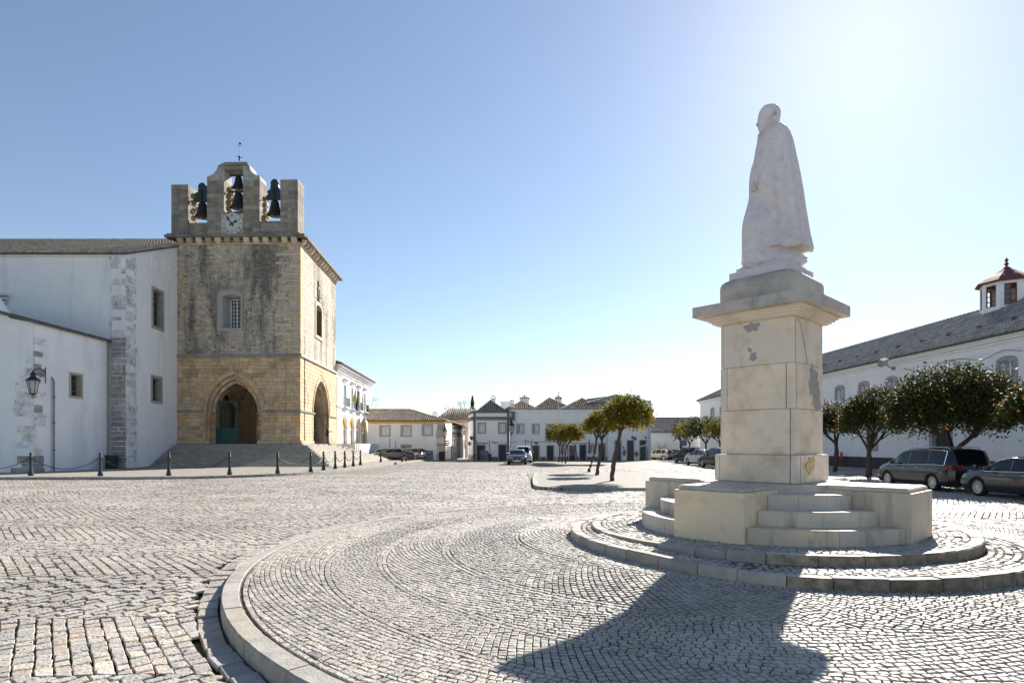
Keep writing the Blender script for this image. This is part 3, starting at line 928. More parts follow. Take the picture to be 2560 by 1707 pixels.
mb.add(vs, fs); mb.build('plinth_block', 'marble_grey', mon)
# worn patches, rust stain and cracks on the shaft (thin repairs standing 2 mm proud)
def patch(face, u, z, w, h, mat, n=.004, seedv=0, name='patch'):
 rnd = random.Random(seedv)
 k = 56; pts = []; p1, p2, p3 = rnd.uniform(0, 6), rnd.uniform(0, 6), rnd.uniform(0, 6)
 for i in range(k):
  t = 2 * pi * i / k; r = 1 + .22 * sin(2 * t + p1) + .15 * sin(5 * t + p2) + .09 * sin(11 * t + p3) + rnd.uniform(-.07, .07)
  pts.append((u + w * .5 * r * cos(t), z + h * .5 * r * sin(t)))
 b = MB(); face.ext(b, pts, n - .01, n); b.build(name, mat, mon)
FB = Face(ML(.655, -.65), ML(.655, .65))      # camera-left face
FC = Face(ML(.65, .655), ML(-.65, .655))      # camera-right face
FC0 = Face(ML(.72, .725), ML(-.72, .725))
patch(FB, .62, 3.33, .10, .17, 'marble_patch', .0, 3)
patch(FB, .56, 3.45, .07, .07, 'marble_patch', -.002, 5)
patch(FB, .60, 3.83, .22, .17, 'marble_patch', .0, 8)
patch(FC, .80, 2.85, .42, .66, 'marble_patch', .002, 11)
patch(FC, .92, 2.56, .36, .24, 'marble_patch', .003, 12)
patch(FC0, .52, 1.52, .30, .30, 'rust_stain', .003, 14)
def crack(face, pts, w=.004, n=.004):
 b = MB()
 up = [(u + w, z) for u, z in pts]; dn = [(u - w, z) for u, z in pts]
 face.ring(b, up, dn, n - .004, n, closed=False); b.build('crack', 'ink', mon)
crack(FC, [(.12, 3.9), (.24, 3.8), (.42, 3.4), (.5, 3.2)], .003, .001)
# ------------------------------------------------------------------ statue (marble, man in a long cape, facing left)
st = thing('statue', 'pale pink marble statue of a bald man in a long cape standing on the pedestal', 'statue', (MC[0], MC[1], 4.73))
SD = 10.5
def S(x, y):          # photo zoom coordinates -> world x, z at the statue's distance
 return at(1700 + x / 3.1356, SD), zat(240 + y / 3.1356, SD)
def loft(name, rows, mat, amp=0.0, folds=9, ph=0.0, n=72, depth=.8, hem=None, mb=None, z_up=1.0):
 vs = []
 for r_i, (xl, xr, y, dp) in enumerate(rows):
  x0, z = S(xl, y); x1, _ = S(xr, y)
  cx, a = (x0 + x1) / 2, (x1 - x0) / 2
  b = a * dp
  f = r_i / max(1, len(rows) - 1)
  for j in range(n):
   t = 2 * pi * j / n
   k = 1 + amp * f * (cos(folds * t + ph + 1.3 * sin(2 * t)) * .6 + .4 * cos((folds * 2 - 3) * t + 2 * ph)) - amp * f * .55
   vs.append((cx + a * cos(t) * k, SD + b * sin(t) * k, z + (hem(t) if hem and r_i >= len(rows) - 1 else 0)))
 fs = []
 for i in range(len(rows) - 1):
  for j in range(n): fs.append((i * n + j, (i + 1) * n + j, (i + 1) * n + (j + 1) % n, i * n + (j + 1) % n))
 fs += [tuple(range(n)), tuple((len(rows) - 1) * n + j for j in range(n))[::-1]]
 b_ = mb or MB(); b_.S = True; b_.add(vs, fs); return b_
# rough plinth of the figure
mb = MB(); mb.T = (1.0, .97, .97)
loc_prism(mb, [(-.53, -.50), (.50, -.53), (.52, .47), (-.48, .52)], 4.728, 4.85)
loc_prism(mb, [(-.43, -.42), (.40, -.45), (.44, .38), (.3, .44), (-.4, .42)], 4.85, 4.93)
mb.build('figure_base', 'statue_marble', st)
# robe
robe = [(600, 770, 700, .6), (560, 850, 850, .6), (520, 930, 950, .6), (496, 940, 985, .6), (492, 950, 1050, .6), (490, 940, 1130, .52), (492, 935, 1200, .54), (494, 940, 1260, .60), (497, 990, 1300, .76), (520, 950, 1335, .8), (540, 930, 1352, .8)]
loft('robe', robe, None, .10, 9, .8).build('robe', 'statue_marble', st)
# cape over shoulders, open at the front, hem rippling
cape = [(690, 770, 232, .9), (668, 800, 250, 1.1), (650, 815, 266, 1.3), (634, 835, 292, 1.3), (622, 856, 330, 1.22), (612, 868, 365, 1.15), (605, 878, 400, 1.08), (597, 890, 450, 1.02), (588, 900, 500, .98), (572, 911, 550, .94), (562, 921, 600, .92),
  (557, 931, 650, .9), (556, 939, 700, .9), (556, 948, 750, .9), (562, 956, 800, .89), (575, 964, 850, .88), (585, 971, 900, .88), (592, 979, 950, .87), (596, 988, 1000, .86), (600, 996, 1050, .86), (603, 1004, 1100, .86), (600, 1014, 1150, .86), (575, 1024, 1195, .86), (572, 1030, 1225, .86)]
def hem(t): return .02 * sin(5 * t + .6) + .012 * sin(9 * t)
loft('cape', cape, None, .125, 9, .3, n=120, hem=hem).build('cape', 'statue_marble', st)
# front fall of the robe over the chest and arm
loft('front', [(612, 720, 300, .7), (604, 720, 380, .8), (596, 720, 450, .8), (585, 720, 520, .8), (570, 720, 580, .8), (560, 720, 660, .8), (553, 720, 730, .8), (543, 720, 800, .75), (532, 720, 850, .72), (519, 720, 900, .7), (503, 720, 955, .68), (494, 740, 1000, .62), (491, 740, 1060, .6)], None, .05, 7, .2).build('tunic', 'statue_marble', st)
# collar
loft('collar', [(660, 768, 226, .8), (655, 790, 240, .9), (650, 812, 258, 1.0), (660, 800, 275, 1.0)], None).build('collar', 'statue_marble', st)
# head: profile rows (left profile with brow, nose, lips, chin)
hr = [(672, 735, 80, .6), (650, 757, 88, .72), (634, 770, 104, .74), (622, 778, 124, .74), (615, 781, 145, .72), (612, 780, 163, .70), (608, 779, 178, .68), (609, 778, 190, .66), (606, 776, 200, .64), (603, 775, 208, .62), (604, 772, 218, .60), (604, 768, 228, .58), (608, 764, 238, .56), (611, 758, 246, .54), (608, 752, 252, .52), (611, 745, 259, .50), (608, 735, 265, .48), (613, 728, 272, .46), (615, 715, 280, .44), (622, 700, 288, .40)]
h = MB(); h.S = True
n = 28; vs = []
for xl, xr, y, dp in hr:
 x0, z = S(xl, y); x1, _ = S(xr, y); L_ = x1 - x0; w = L_ * .5 * dp * 1.02
 for j in range(n):
  t = 2 * pi * j / n
  cxx = x0 + L_ * .56
  ax = (L_ * .56) if cos(t) < 0 else (L_ * .44)
  pinch = 1.0
  vs.append((cxx + ax * cos(t), SD - .02 + w * (abs(sin(t)) ** .9) * (1 if sin(t) > 0 else -1), z))
fs = []
for i in range(len(hr) - 1):
 for j in range(n): fs.append((i * n + j, (i + 1) * n + j, (i + 1) * n + (j + 1) % n, i * n + (j + 1) % n))
fs += [tuple(range(n)), tuple((len(hr) - 1) * n + j for j in range(n))[::-1]]
h.add(vs, fs)
x0, z0_ = S(655, 262)
# neck
xa, za = S(690, 262); xb, zb2 = S(712, 215)
h.tube([(xa, SD - .02, za - .05), (xb, SD - .02, zb2)], .105, 14)
# nose, brow ridge, lips, chin
for (pts, r) in (([(609, 196), (597, 236)], [.012, .028]), ([(597, 236), (606, 246)], [.026, .012])):
 P_ = [(S(a, b)[0] + .014, SD - .02, S(a, b)[1]) for a, b in pts]; h.tube(P_, r, 8)
for a, b, r in ((608, 254, .016), (610, 264, .017), (622, 280, .03)):
 q = S(a, b); h.ball((q[0] + .012, SD - .02, q[1]), r)
for sy in (-1, 1):
 q = S(613, 186); h.ball((q[0] + .02, SD - .02 + sy * .035, q[1]), .026)     # brow
 q = S(620, 200); h.ball((q[0] + .018, SD - .02 + sy * .045, q[1]), .016)    # eye
 q = S(704, 180)
 h.tube([(q[0] - .03, SD - .02 + sy * .148, q[1] - .045), (q[0] - .012, SD - .02 + sy * .155, q[1] - .01), (q[0] + .0, SD - .02 + sy * .162, q[1] + .035), (q[0] + .022, SD - .02 + sy * .158, q[1] + .045), (q[0] + .034, SD - .02 + sy * .152, q[1] + .015), (q[0] + .02, SD - .02 + sy * .15, q[1] - .02)], .013, 6)
h.build('head', 'statue_marble', st)
# hand holding the cape edge: palm, four bent fingers and a thumb
hm = MB(); hm.S = True
q = S(552, 742)
hx, hz = q
hm.tube([(hx + .10, SD - .12, hz + .02), (hx + .03, SD - .13, hz + .005)], [.045, .05], 10)
for i in range(4):
 z_ = hz + .05 - i * .032; L_ = (.9, 1.0, .95, .75)[i]
 hm.tube([(hx + .03, SD - .15, z_), (hx - .035 * L_, SD - .165, z_ + .004), (hx - .045 * L_, SD - .12, z_ - .004), (hx - .005, SD - .10, z_ - .008)], [.018, .017, .015, .012], 7)
hm.tube([(hx + .04, SD - .16, hz + .06), (hx + .0, SD - .19, hz + .075), (hx - .035, SD - .185, hz + .06)], [.02, .018, .013], 7)
hm.build('hand', 'statue_marble', st)
# shoe tips under the robe
for dy in (-.12, .12):
 b = MB(); b.S = True; q = S(500, 1318); b.tube([(q[0] + .16, SD + dy, 4.96), (q[0] + .02, SD + dy, 4.955), (q[0] - .03, SD + dy, 4.95)], [.05, .045, .02], 10); b.build('shoe', 'statue_marble', st)
# ------------------------------------------------------------------ bell tower
def ogive(w, zs, h, k=14):
 """right half points (half width, z) from spring to apex"""
 R = (w * w + h * h) / (2 * w)
 out = []
 a1 = math.asin(min(1, h / R))
 for i in range(k + 1):
  a = a1 * i / k
  out.append((R * cos(a) - (R - w), zs + R * sin(a)))
 out[-1] = (0.0, zs + h)
 return out
def halfw(w, zs, h, z):
 if z <= zs: return w
 if z >= zs + h: return 0.0
 R = (w * w + h * h) / (2 * w)
 return max(0, sqrt(max(0, R * R - (z - zs) ** 2)) - (R - w))
TFL = (at(443, 50.25), 50.25); TFR = (-17.667, 50.0)
gx = -80 / 1500
TBR = (TFR[0] + gx * 12.3, 62.3); TBL = (TFL[0] + gx * 12.3 - .2, 62.4)
FT = Face(TFL, TFR); FR_ = Face(TFR, TBR)
tower = thing('bell_tower', 'tall square stone bell tower with pointed arches, clock and hanging bells on top', 'tower', (TFR[0], TFR[1], 1.8))
ZPL, ZS1, ZS2, ZC = 1.95, 4.62, 9.25, 18.55
uF = lambda px: FT.u(px)
# --- core walls (mortar) with the two pointed openings
def arch_wall(F, mb, u0, u1, z0, z1, uc, w, zs, h, thick):
 pr = ogive(w, zs, h)
 for n, flip in ((0, 1), (-thick, -1)):
  mb.poly(F.p(u0, z0, n), F.p(uc - w, z0, n), F.p(uc - w, z1, n), F.p(u0, z1, n))
  mb.poly(F.p(uc + w, z0, n), F.p(u1, z0, n), F.p(u1, z1, n), F.p(uc + w, z1, n))
  for (a, za), (b, zb_) in zip(pr, pr[1:]):
   mb.poly(F.p(uc + b, zb_, n), F.p(uc + a, za, n), F.p(uc + a, z1, n), F.p(uc + b, z1, n))
   mb.poly(F.p(uc - a, za, n), F.p(uc - b, zb_, n), F.p(uc - b, z1, n), F.p(uc - a, z1, n))
 for s_ in (-1, 1):
  P = [(w, z0)] + pr
  for (a, za), (b, zb_) in zip(P, P[1:]):
   mb.poly(F.p(uc + s_ * a, za, 0), F.p(uc + s_ * b, zb_, 0), F.p(uc + s_ * b, zb_, -thick), F.p(uc + s_ * a, za, -thick))
FA = dict(uc=uF(584.5), w=1.80, zs=ZS1, h=2.43)
uR = lambda px: FR_.u(px)
ra, rb = uR(781.5), uR(818.5)
RA = dict(uc=(ra + rb) / 2 + .3, w=(rb - ra) / 2 * .93, zs=ZS1, h=2.9)
mb = MB(); mb.T = (1, 1, 1)
arch_wall(FT, mb, 0, FT.L, ZPL - .3, ZS2, FA['uc'], 2.61, FA['zs'], 3.5, 1.15)
arch_wall(FR_, mb, 0, FR_.L, ZPL - .3, ZS2, RA['uc'], RA['w'] + .6, RA['zs'], RA['h'] + .73, 1.15)
mb.build('lower_wall', 'mortar', tower)
# upper walls with the two windows
wu0, wu1 = uF(556), uF(600); wz0, wz1 = 11.55, 14.2
su0, su1 = uR(789), uR(803)
szt, szb = zat(760, FR_.D(su0)), zat(845, FR_.D(su1))
mb = MB()
FT.wall(mb, 0, FT.L, ZS2, ZC, [(wu0, wu1, wz0, wz1)], 1.0)
FR_.wall(mb, 0, FR_.L, ZS2, ZC, [(su0, su1, szb, szt)], .5)
mb.build('upper_wall', 'mortar', tower)
# back and left walls
mb = MB(); FBk = Face(TBR, TBL); FL_ = Face(TBL, TFL)
FBk.wall(mb, 0, FBk.L, .3, ZC); FL_.wall(mb, 0, FL_.L, .3, ZC); mb.build('rear_wall', 'mortar', tower)
mb = MB(); mb.prism([TFL, TFR, TBR, TBL], ZC - .2, ZC + .3); mb.build('terrace', 'belfry_stone', tower)
# interior of the porch: floor, ribbed vault, inner walls
mb = MB()
inn = [FT.p(.6, 0, -1.15)[:2], FT.p(FT.L - .6, 0, -1.15)[:2], FBk.p(.6, 0, -.8)[:2], FBk.p(FBk.L - .6, 0, -.8)[:2]]
mb.prism([TFL, TFR, TBR, TBL], 1.2, ZPL - .01); mb.build('porch_floor', 'step_stone', tower)
mb = MB(); FI = Face(inn[3], inn[2]); FI.wall(mb, 0, FI.L, ZPL, 9.0); 
for a in (0, 1, 2, 3, 4): pass
mb.build('porch_back_wall', 'ashlar', tower)
mb = MB()
vc = ((inn[0][0] + inn[2][0]) / 2, (inn[0][1] + inn[2][1]) / 2)
hx = (FT.L - 1.2) / 2
for i in range(4):
 a, b = inn[i], inn[(i + 1) % 4]
 n = 8
 rows = []
 for q in range(n + 1):
  t = q / n; rows.append((t, 5.2 + 3.4 * sin(t * pi / 2)))
 for (t0, z0), (t1, z1) in zip(rows, rows[1:]):
  L = lambda p, t: (p[0] + (vc[0] - p[0]) * t, p[1] + (vc[1] - p[1]) * t)
  A0, B0, B1, A1 = L(a, t0), L(b, t0), L(b, t1), L(a, t1)
  m0 = ((A0[0] + B0[0]) / 2, (A0[1] + B0[1]) / 2, 8.4); m1 = ((A1[0] + B1[0]) / 2, (A1[1] + B1[1]) / 2, 8.5)
  mb.poly((*A0, z0), m0, m1, (*A1, z1)); mb.poly(m0, (*B0, z0), (*B1, z1), m1)
mb.build('porch_vault', 'ashlar', tower)
mb = MB()
for i in range(4):
 a = inn[i]
 pts = [(a[0], a[1], ZPL), (a[0], a[1], 5.2)] + [(a[0] + (vc[0] - a[0]) * t, a[1] + (vc[1] - a[1]) * t, 5.1 + 3.4 * sin(t * pi / 2)) for t in [x / 10 for x in range(1, 11)]]
 mb.tube(pts, .22, 6)
mb.build('vault_ribs', 'beige_stone', tower)
mb = MB()
FIn = Face(inn[0], inn[1]); FIr = Face(inn[1], inn[2])
# inner portal of the church seen through the gate
FI.box(mb, FI.L / 2 - 1.6, FI.L / 2 - 1.25, ZPL, 6.0, 0, .25); FI.box(mb, FI.L / 2 + 1.25, FI.L / 2 + 1.6, ZPL, 6.0, 0, .25); FI.box(mb, FI.L / 2 - 1.8, FI.L / 2 + 1.8, 6.0, 6.45, 0, .35)
mb.build('inner_portal', 'beige_stone', tower)
mb = MB(); FI.box(mb, FI.L / 2 - 1.24, FI.L / 2 + 1.24, ZPL, 5.98, 0, .06); mb.build('inner_door', 'door_wood', tower)
stones = []    # (key, verts, faces, tint, mat)
def blk(F, u0, u1, z0, z1, n1, mat, tint, key, jz=.006, chip=True, n0=-.02):
 g = .009
 a, b, c, d = u0 + g, u1 - g, z0 + g, z1 - g
 j = lambda: random.uniform(-.006, .006)
 e = .018
 n1 = n1 + random.uniform(-jz, jz)
 vs = [F.p(a + j(), c + j(), n0), F.p(b + j(), c + j(), n0), F.p(b + j(), d + j(), n0), F.p(a + j(), d + j(), n0)]
 vs += [F.p(a + e + j(), c + e + j(), n1), F.p(b - e + j(), c + e + j(), n1), F.p(b - e + j(), d - e + j(), n1), F.p(a + e + j(), d - e + j(), n1)]
 m = n1 * .55
 vs += [F.p(a, c, m), F.p(b, c, m), F.p(b, d, m), F.p(a, d, m)]
 fs = [(4, 5, 6, 7)]
 for i in range(4):
  k = (i + 1) % 4
  fs += [(i, k, 8 + k, 8 + i), (8 + i, 8 + k, 4 + k, 4 + i)]
 stones.append((key, vs, fs, tint, mat))
def ash_tint(z):
 r = random.random()
 if r < .15: return (1.15, .88, .68)
 if r < .22: return (.78, .74, .70)
 if r < .36: return (1.2, 1.18, 1.1)
 return var(.13, 1.0, .06)
def courses(F, u0, u1, z0, z1, hmin, hmax, wmin, wmax, skip, mat, tintf, n1, key0):
 z = z0
 while z < z1 - .06:
  h = min(random.uniform(hmin, hmax), z1 - z)
  if z1 - (z + h) < .1: h = z1 - z
  u = u0; first = True
  while u < u1 - .04:
   w = random.uniform(wmin, wmax) * (random.uniform(.5, 1) if first else 1); first = False
   if u1 - (u + w) < wmin * .5: w = u1 - u
   a, b = u, u + w
   ivs = skip(z, z + h, a, b)      # list of intervals kept
   for (p, q) in ivs:
    if q - p > .07: blk(F, p, q, z, z + h, n1, mat, tintf(z), key0(p, z), .008)
   u += w
  z += h
def keep_out(uc, w, zs, h, extra):
 def f(z0, z1, a, b):
  hw = max(halfw(w, zs, h, z0), halfw(w, zs, h, z1)) + extra if z0 < zs + h else 0
  if hw <= 0: return [(a, b)]
  L_, R_ = uc - hw, uc + hw
  out = []
  if a < L_: out.append((a, min(b, L_)))
  if b > R_: out.append((max(a, R_), b))
  return out
 return f
FAo = dict(uc=FA['uc'], w=2.62, zs=ZS1, h=3.5)
random.seed(21)
courses(FT, 0, FT.L, ZPL + .28, ZS1, .24, .36, .34, .75, keep_out(FAo['uc'], 2.42, ZS1, 3.3, 0), 'ashlar', ash_tint, .035, lambda u, z: 1 + abs(u - FT.L) * .01)
courses(FT, 0, FT.L, ZS1 + .14, ZS2 - .02, .26, .38, .36, .8, keep_out(FAo['uc'], FAo['w'], ZS1, FAo['h'], 0), 'ashlar', ash_tint, .035, lambda u, z: 1 + abs(u - FT.L) * .01)
RAo = dict(uc=RA['uc'], w=RA['w'] + .62, zs=ZS1, h=RA['h'] + .75)
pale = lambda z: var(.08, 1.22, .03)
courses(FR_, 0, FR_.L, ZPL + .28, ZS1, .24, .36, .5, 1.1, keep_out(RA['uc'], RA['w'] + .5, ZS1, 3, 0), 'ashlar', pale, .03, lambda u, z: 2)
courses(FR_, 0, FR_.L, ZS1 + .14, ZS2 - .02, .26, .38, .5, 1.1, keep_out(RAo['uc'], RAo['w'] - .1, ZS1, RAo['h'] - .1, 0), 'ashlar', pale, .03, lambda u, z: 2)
# quoins of the upper right corner (both faces), alternating long and short
z = ZS2 + .22; i = 0
while z < ZC - .1:
 h = random.uniform(.20, .30)
 L_ = random.uniform(1.5, 2.1) if i % 3 == 0 else random.uniform(.8, 1.5)
 u = FT.L
 while u > FT.L - L_ + .1:
  w = random.uniform(.45, .9); w = min(w, u - (FT.L - L_) + .05)
  blk(FT, u - w, u, z, min(z + h, ZC), .05, 'beige_stone' if random.random() < .7 else 'ashlar', var(.12, 1.1, .03), 0, .01)
  u -= w
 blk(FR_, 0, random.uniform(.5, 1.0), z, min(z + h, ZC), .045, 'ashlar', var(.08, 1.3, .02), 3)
 z += h; i += 1
def not_quoin(F, lim, win):
 def f(z0, z1, a, b):
  if win and z1 > win[2] and z0 < win[3] and b > win[0] and a < win[1]:
   o = []
   if a < win[0]: o.append((a, win[0]))
   if b > win[1]: o.append((win[1], min(b, lim)))
   return [x for x in o if x[1] - x[0] > .05]
  return [(a, min(b, lim))] if a < lim - .05 else []
 return f
def rub_tint(z):
 r = random.random()
 if r < .08: return (.62, .6, .58)
 if r < .24: return (1.22, 1.2, 1.12)
 if r < .30: return (1.15, .95, .7)
 return var(.14, 1.0, .05)
win = (uF(540), uF(610), zat(824, 50), zat(716, 50))
courses(FT, 0, FT.L, ZS2 + .2, ZC, .08, .20, .10, .42, not_quoin(FT, FT.L - 1.2, win), 'rubble', rub_tint, .035, lambda u, z: 5 + random.random())
win2 = (su0 - .35, su1 + .35, szb - .35, szt + .5)
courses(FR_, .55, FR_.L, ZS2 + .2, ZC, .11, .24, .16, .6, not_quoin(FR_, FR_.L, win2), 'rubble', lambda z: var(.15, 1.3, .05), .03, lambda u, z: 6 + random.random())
# plinth blocks at the foot
for F, A_ in ((FT, FA), (FR_, RA)):
 u = 0
 ow = 2.0 if F is FT else A_['w'] + .25
 while u < F.L:
  w = random.uniform(.6, 1.3); a, b = u, min(u + w, F.L); u += w
  for (p, q) in keep_out(A_['uc'], ow, 20, 1, 0)(0, 1, a, b):
   if q - p > .1:
    blk(F, p, q, ZPL, ZPL + .28, .12, 'ashlar', var(.1, 1.05), 2.5, .012)
    blk(F, p, q, ZPL - .25, ZPL, .26, 'grey_stone', var(.1, 1.1), 2.6, .012)
# voussoirs: three orders on the front, two on the side
def voussoirs(F, uc, w0, w1, zs, h0, h1, n0, n1, k, key, jamb_to, mat='ashlar'):
 A = ogive(w0, zs, h0, k); B = ogive(w1, zs, h1, k)
 bk_ = MB(); q0, q1 = [(w0 + .01, ZPL)] + A, [(w1, ZPL)] + B
 F.ring(bk_, [(uc + x, z) for x, z in q1] + [(uc - x, z) for x, z in q1[::-1]], [(uc + x, z) for x, z in q0] + [(uc - x, z) for x, z in q0[::-1]], -1.14, n1 - .035, closed=False)
 bk_.build('arch_backing', 'mortar', tower)
 for s_ in (-1, 1):
  for i in range(k):
   g = .006
   q = [A[i], A[i + 1], B[i + 1], B[i]]
   c = (sum(p[0] for p in q) / 4, sum(p[1] for p in q) / 4)
   q = [(c[0] + (x - c[0]) * .975, c[1] + (z - c[1]) * .975) for x, z in q]
   nn = n1 + random.uniform(-.006, .006)
   vs = [F.p(uc + s_ * x, z, nn) for x, z in q] + [F.p(uc + s_ * x, z, n0) for x, z in q]
   fs = [(0, 1, 2, 3), (7, 6, 5, 4)] + [(a, 4 + a, 4 + (a + 1) % 4, (a + 1) % 4) for a in range(4)]
   stones.append((key, vs, fs, ash_tint(0), mat))
  z = jamb_to
  while z < zs - .05:
   hh = min(random.uniform(.32, .5), zs - z)
   a, b = uc + s_ * w0, uc + s_ * w1
   blk(F, min(a, b), max(a, b), z, z + hh, n1, mat, ash_tint(0), key, n0=n0)
   z += hh
k_ = 9
voussoirs(FT, FA['uc'], 1.80, 2.05, ZS1, 2.43, 2.72, -1.15, -.42, k_, .5, ZPL)
voussoirs(FT, FA['uc'], 2.06, 2.33, ZS1, 2.73, 3.08, -1.1, -.16, k_, .4, ZPL)
voussoirs(FT, FA['uc'], 2.34, 2.60, ZS1, 3.09, 3.5, -1.1, .07, k_, .3, ZPL + .3)
voussoirs(FR_, RA['uc'], RA['w'], RA['w'] + .3, ZS1, RA['h'], RA['h'] + .36, -1.15, -.3, 7, .6, ZPL)
voussoirs(FR_, RA['uc'], RA['w'] + .31, RA['w'] + .6, ZS1, RA['h'] + .37, RA['h'] + .74, -1.1, .05, 7, .6, ZPL + .3)
# hood roll mouldings
mb = MB()
def roll(F, uc, w, zs, h, n, r):
 P = ogive(w, zs, h, 16)
 pts = [F.p(uc - x, z, n) for x, z in P] + [F.p(uc + x, z, n) for x, z in P[::-1][1:]]
 mb.tube(pts, r, 8)
roll(FT, FA['uc'], 2.63, ZS1 + .05, 3.53, .06, .06); roll(FT, FA['uc'], 2.06, ZS1 + .05, 2.73, -.18, .05); roll(FT, FA['uc'], 2.34, ZS1 + .05, 3.09, .03, .04)
roll(FR_, RA['uc'], RA['w'] + .62, ZS1, RA['h'] + .76, .05, .05)
mb.build('arch_moulding', 'ashlar', tower)
# string courses
for (F, z0, z1, n, A_, w_) in ((FT, ZS1, ZS1 + .13, .12, FA, 2.44), (FR_, ZS1, ZS1 + .13, .12, RA, RA['w'] + .02)):
 for a, b in ((-.1 if F is FT else 0, A_['uc'] - w_), (A_['uc'] + w_, F.L + (.12 if F is FT else .1))):
  u = a
  while u < b - .02:
   w = min(random.uniform(.7, 1.3), b - u)
   mb = MB(); mb.T = var(.1, .75)
   F.ext(mb, [(u + .004, z0), (u + w - .004, z0), (u + w - .004, z1), (u + .004, z1)], -.02, n)
   F.box(mb, u + .004, u + w - .004, z0 - .06, z0 - .001, -.02, n * .5)
   mb.build('string_course_stone', 'grey_stone', tower); u += w
for F in (FT, FR_):
 u = -.12 if F is FT else 0; end = F.L + (.16 if F is FT else .1)
 while u < end - .02:
  w = min(random.uniform(.8, 1.5), end - u)
  mb = MB(); mb.T = var(.08, .95, .02)
  a, b = u + .004, u + w - .004
  P = [F.p(a, ZS2 - .02, .16), F.p(b, ZS2 - .02, .16), F.p(b, ZS2 - .02, -.03), F.p(a, ZS2 - .02, -.03), F.p(a, ZS2 + .02, .17), F.p(b, ZS2 + .02, .17), F.p(b, ZS2 + .22, .02), F.p(a, ZS2 + .22, .02)]
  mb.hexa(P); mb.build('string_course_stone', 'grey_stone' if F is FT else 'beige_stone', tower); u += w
# cornice: corbels and weathered slab
for F in (FT, FR_):
 mb = MB(); mb.T = (1.0, .95, .85)
 F.box(mb, -.05, F.L + .05, ZC, ZC + .16, -.05, .10)
 mb.build('cornice_bed', 'ashlar', tower)
 nc = 13 if F is FT else 15
 for i in range(nc):
  uc_ = (i + .35) * F.L / nc + .12
  mb = MB(); mb.T = var(.12, 1.35 if random.random() < .75 else .8)
  a, b = uc_ - .22, uc_ + .22
  vs = [F.p(a, ZC + .08, .1), F.p(b, ZC + .08, .1), F.p(b, ZC + .5, .1), F.p(a, ZC + .5, .1), F.p(a, ZC + .16, .24), F.p(b, ZC + .16, .24), F.p(b, ZC + .5, .42), F.p(a, ZC + .5, .42), F.p(a, ZC + .30, .38), F.p(b, ZC + .30, .38)]
  mb.add(vs, [(0, 1, 5, 4), (4, 5, 9, 8), (8, 9, 6, 7), (7, 6, 2, 3), (0, 4, 8, 7, 3), (1, 2, 6, 9, 5)])
  mb.build('corbel', 'beige_stone', tower)
 u = -.75 if F is FT else -.02; end = F.L + (.6 if F is FT else .7)
 while u < end - .05:
  w = min(random.uniform(.8, 1.4), end - u)
  mb = MB(); mb.T = var(.15, .8)
  F.box(mb, u + .004, u + w - .004, ZC + .5, ZC + .70 + random.uniform(-.012, .012), -.3, .62)
  mb.build('cornice_slab', 'belfry_stone', tower); u += w
# emit stones: nearest and biggest singly, the rest as one part
stones.sort(key=lambda s: s[0])
for key, vs, fs, t, mt_ in stones[:290]:
 b = MB(); b.T = t; b.add(vs, fs); b.build('stone', mt_, tower)
rest = {}
for key, vs, fs, t, mt_ in stones[290:]:
 b = rest.setdefault(mt_, MB()); b.T = t; b.add(vs, fs)
for k2_, b in rest.items(): b.build('masonry', k2_, tower, kind='stuff')
print('tower stones', len(stones))
# big front window: splayed stone reveal, white sash, bars
W0, W1 = uF(544), uF(607)
mb = MB(); mb.T = (1.05, 1.03, 1.0)
def arcpts(u0, u1, z0, zs, rise, k=8):
 c = (u0 + u1) / 2; hw = (u1 - u0) / 2
 top = [(c + hw * cos(pi * i / k), zs + rise * sin(pi * i / k)) for i in range(k + 1)]
 return [(u0, z0), (u1, z0)] + top
FT.ring(mb, arcpts(W0, W1, 11.35, 14.35, .45), arcpts(wu0 + .05, wu1 + .12, 11.6, 14.1, .3), -.05, .10)
ww = mb.build('window', 'surround', tower)
mb = MB(); mb.T = (.9, .9, .92)
o_ = arcpts(wu0 + .05, wu1 + .12, 11.6, 14.1, .3); i_ = arcpts(uF(566), uF(599), 11.65, 14.0, .2)
k = len(o_); vs = [FT.p(u, z, .02) for u, z in o_] + [FT.p(u, z, -.75) for u, z in i_]
mb.add(vs, [(i, (i + 1) % k, k + (i + 1) % k, k + i) for i in range(k)]); mb.build('reveal', 'surround', ww)
g0, g1 = uF(566), uF(599)
mb = MB(); FT.box(mb, g0, g1, 11.65, 14.2, -.86, -.80); mb.build('pane', 'pane_dark', ww)
mb = MB()
FT.ring(mb, [(g0, 11.65), (g1, 11.65), (g1, 14.2), (g0, 14.2)], [(g0 + .07, 11.75), (g1 - .07, 11.75), (g1 - .07, 14.1), (g0 + .07, 14.1)], -.79, -.70)
for t in (.25, .5, .75): FT.box(mb, g0 + (g1 - g0) * t - (.05 if t == .5 else .022), g0 + (g1 - g0) * t + (.05 if t == .5 else .022), 11.7, 14.15, -.79, -.72)
for i in range(1, 8): FT.box(mb, g0, g1, 11.65 + i * .32 - .015, 11.65 + i * .32 + .015, -.79, -.74)
mb.build('sash', 'white_paint', ww)
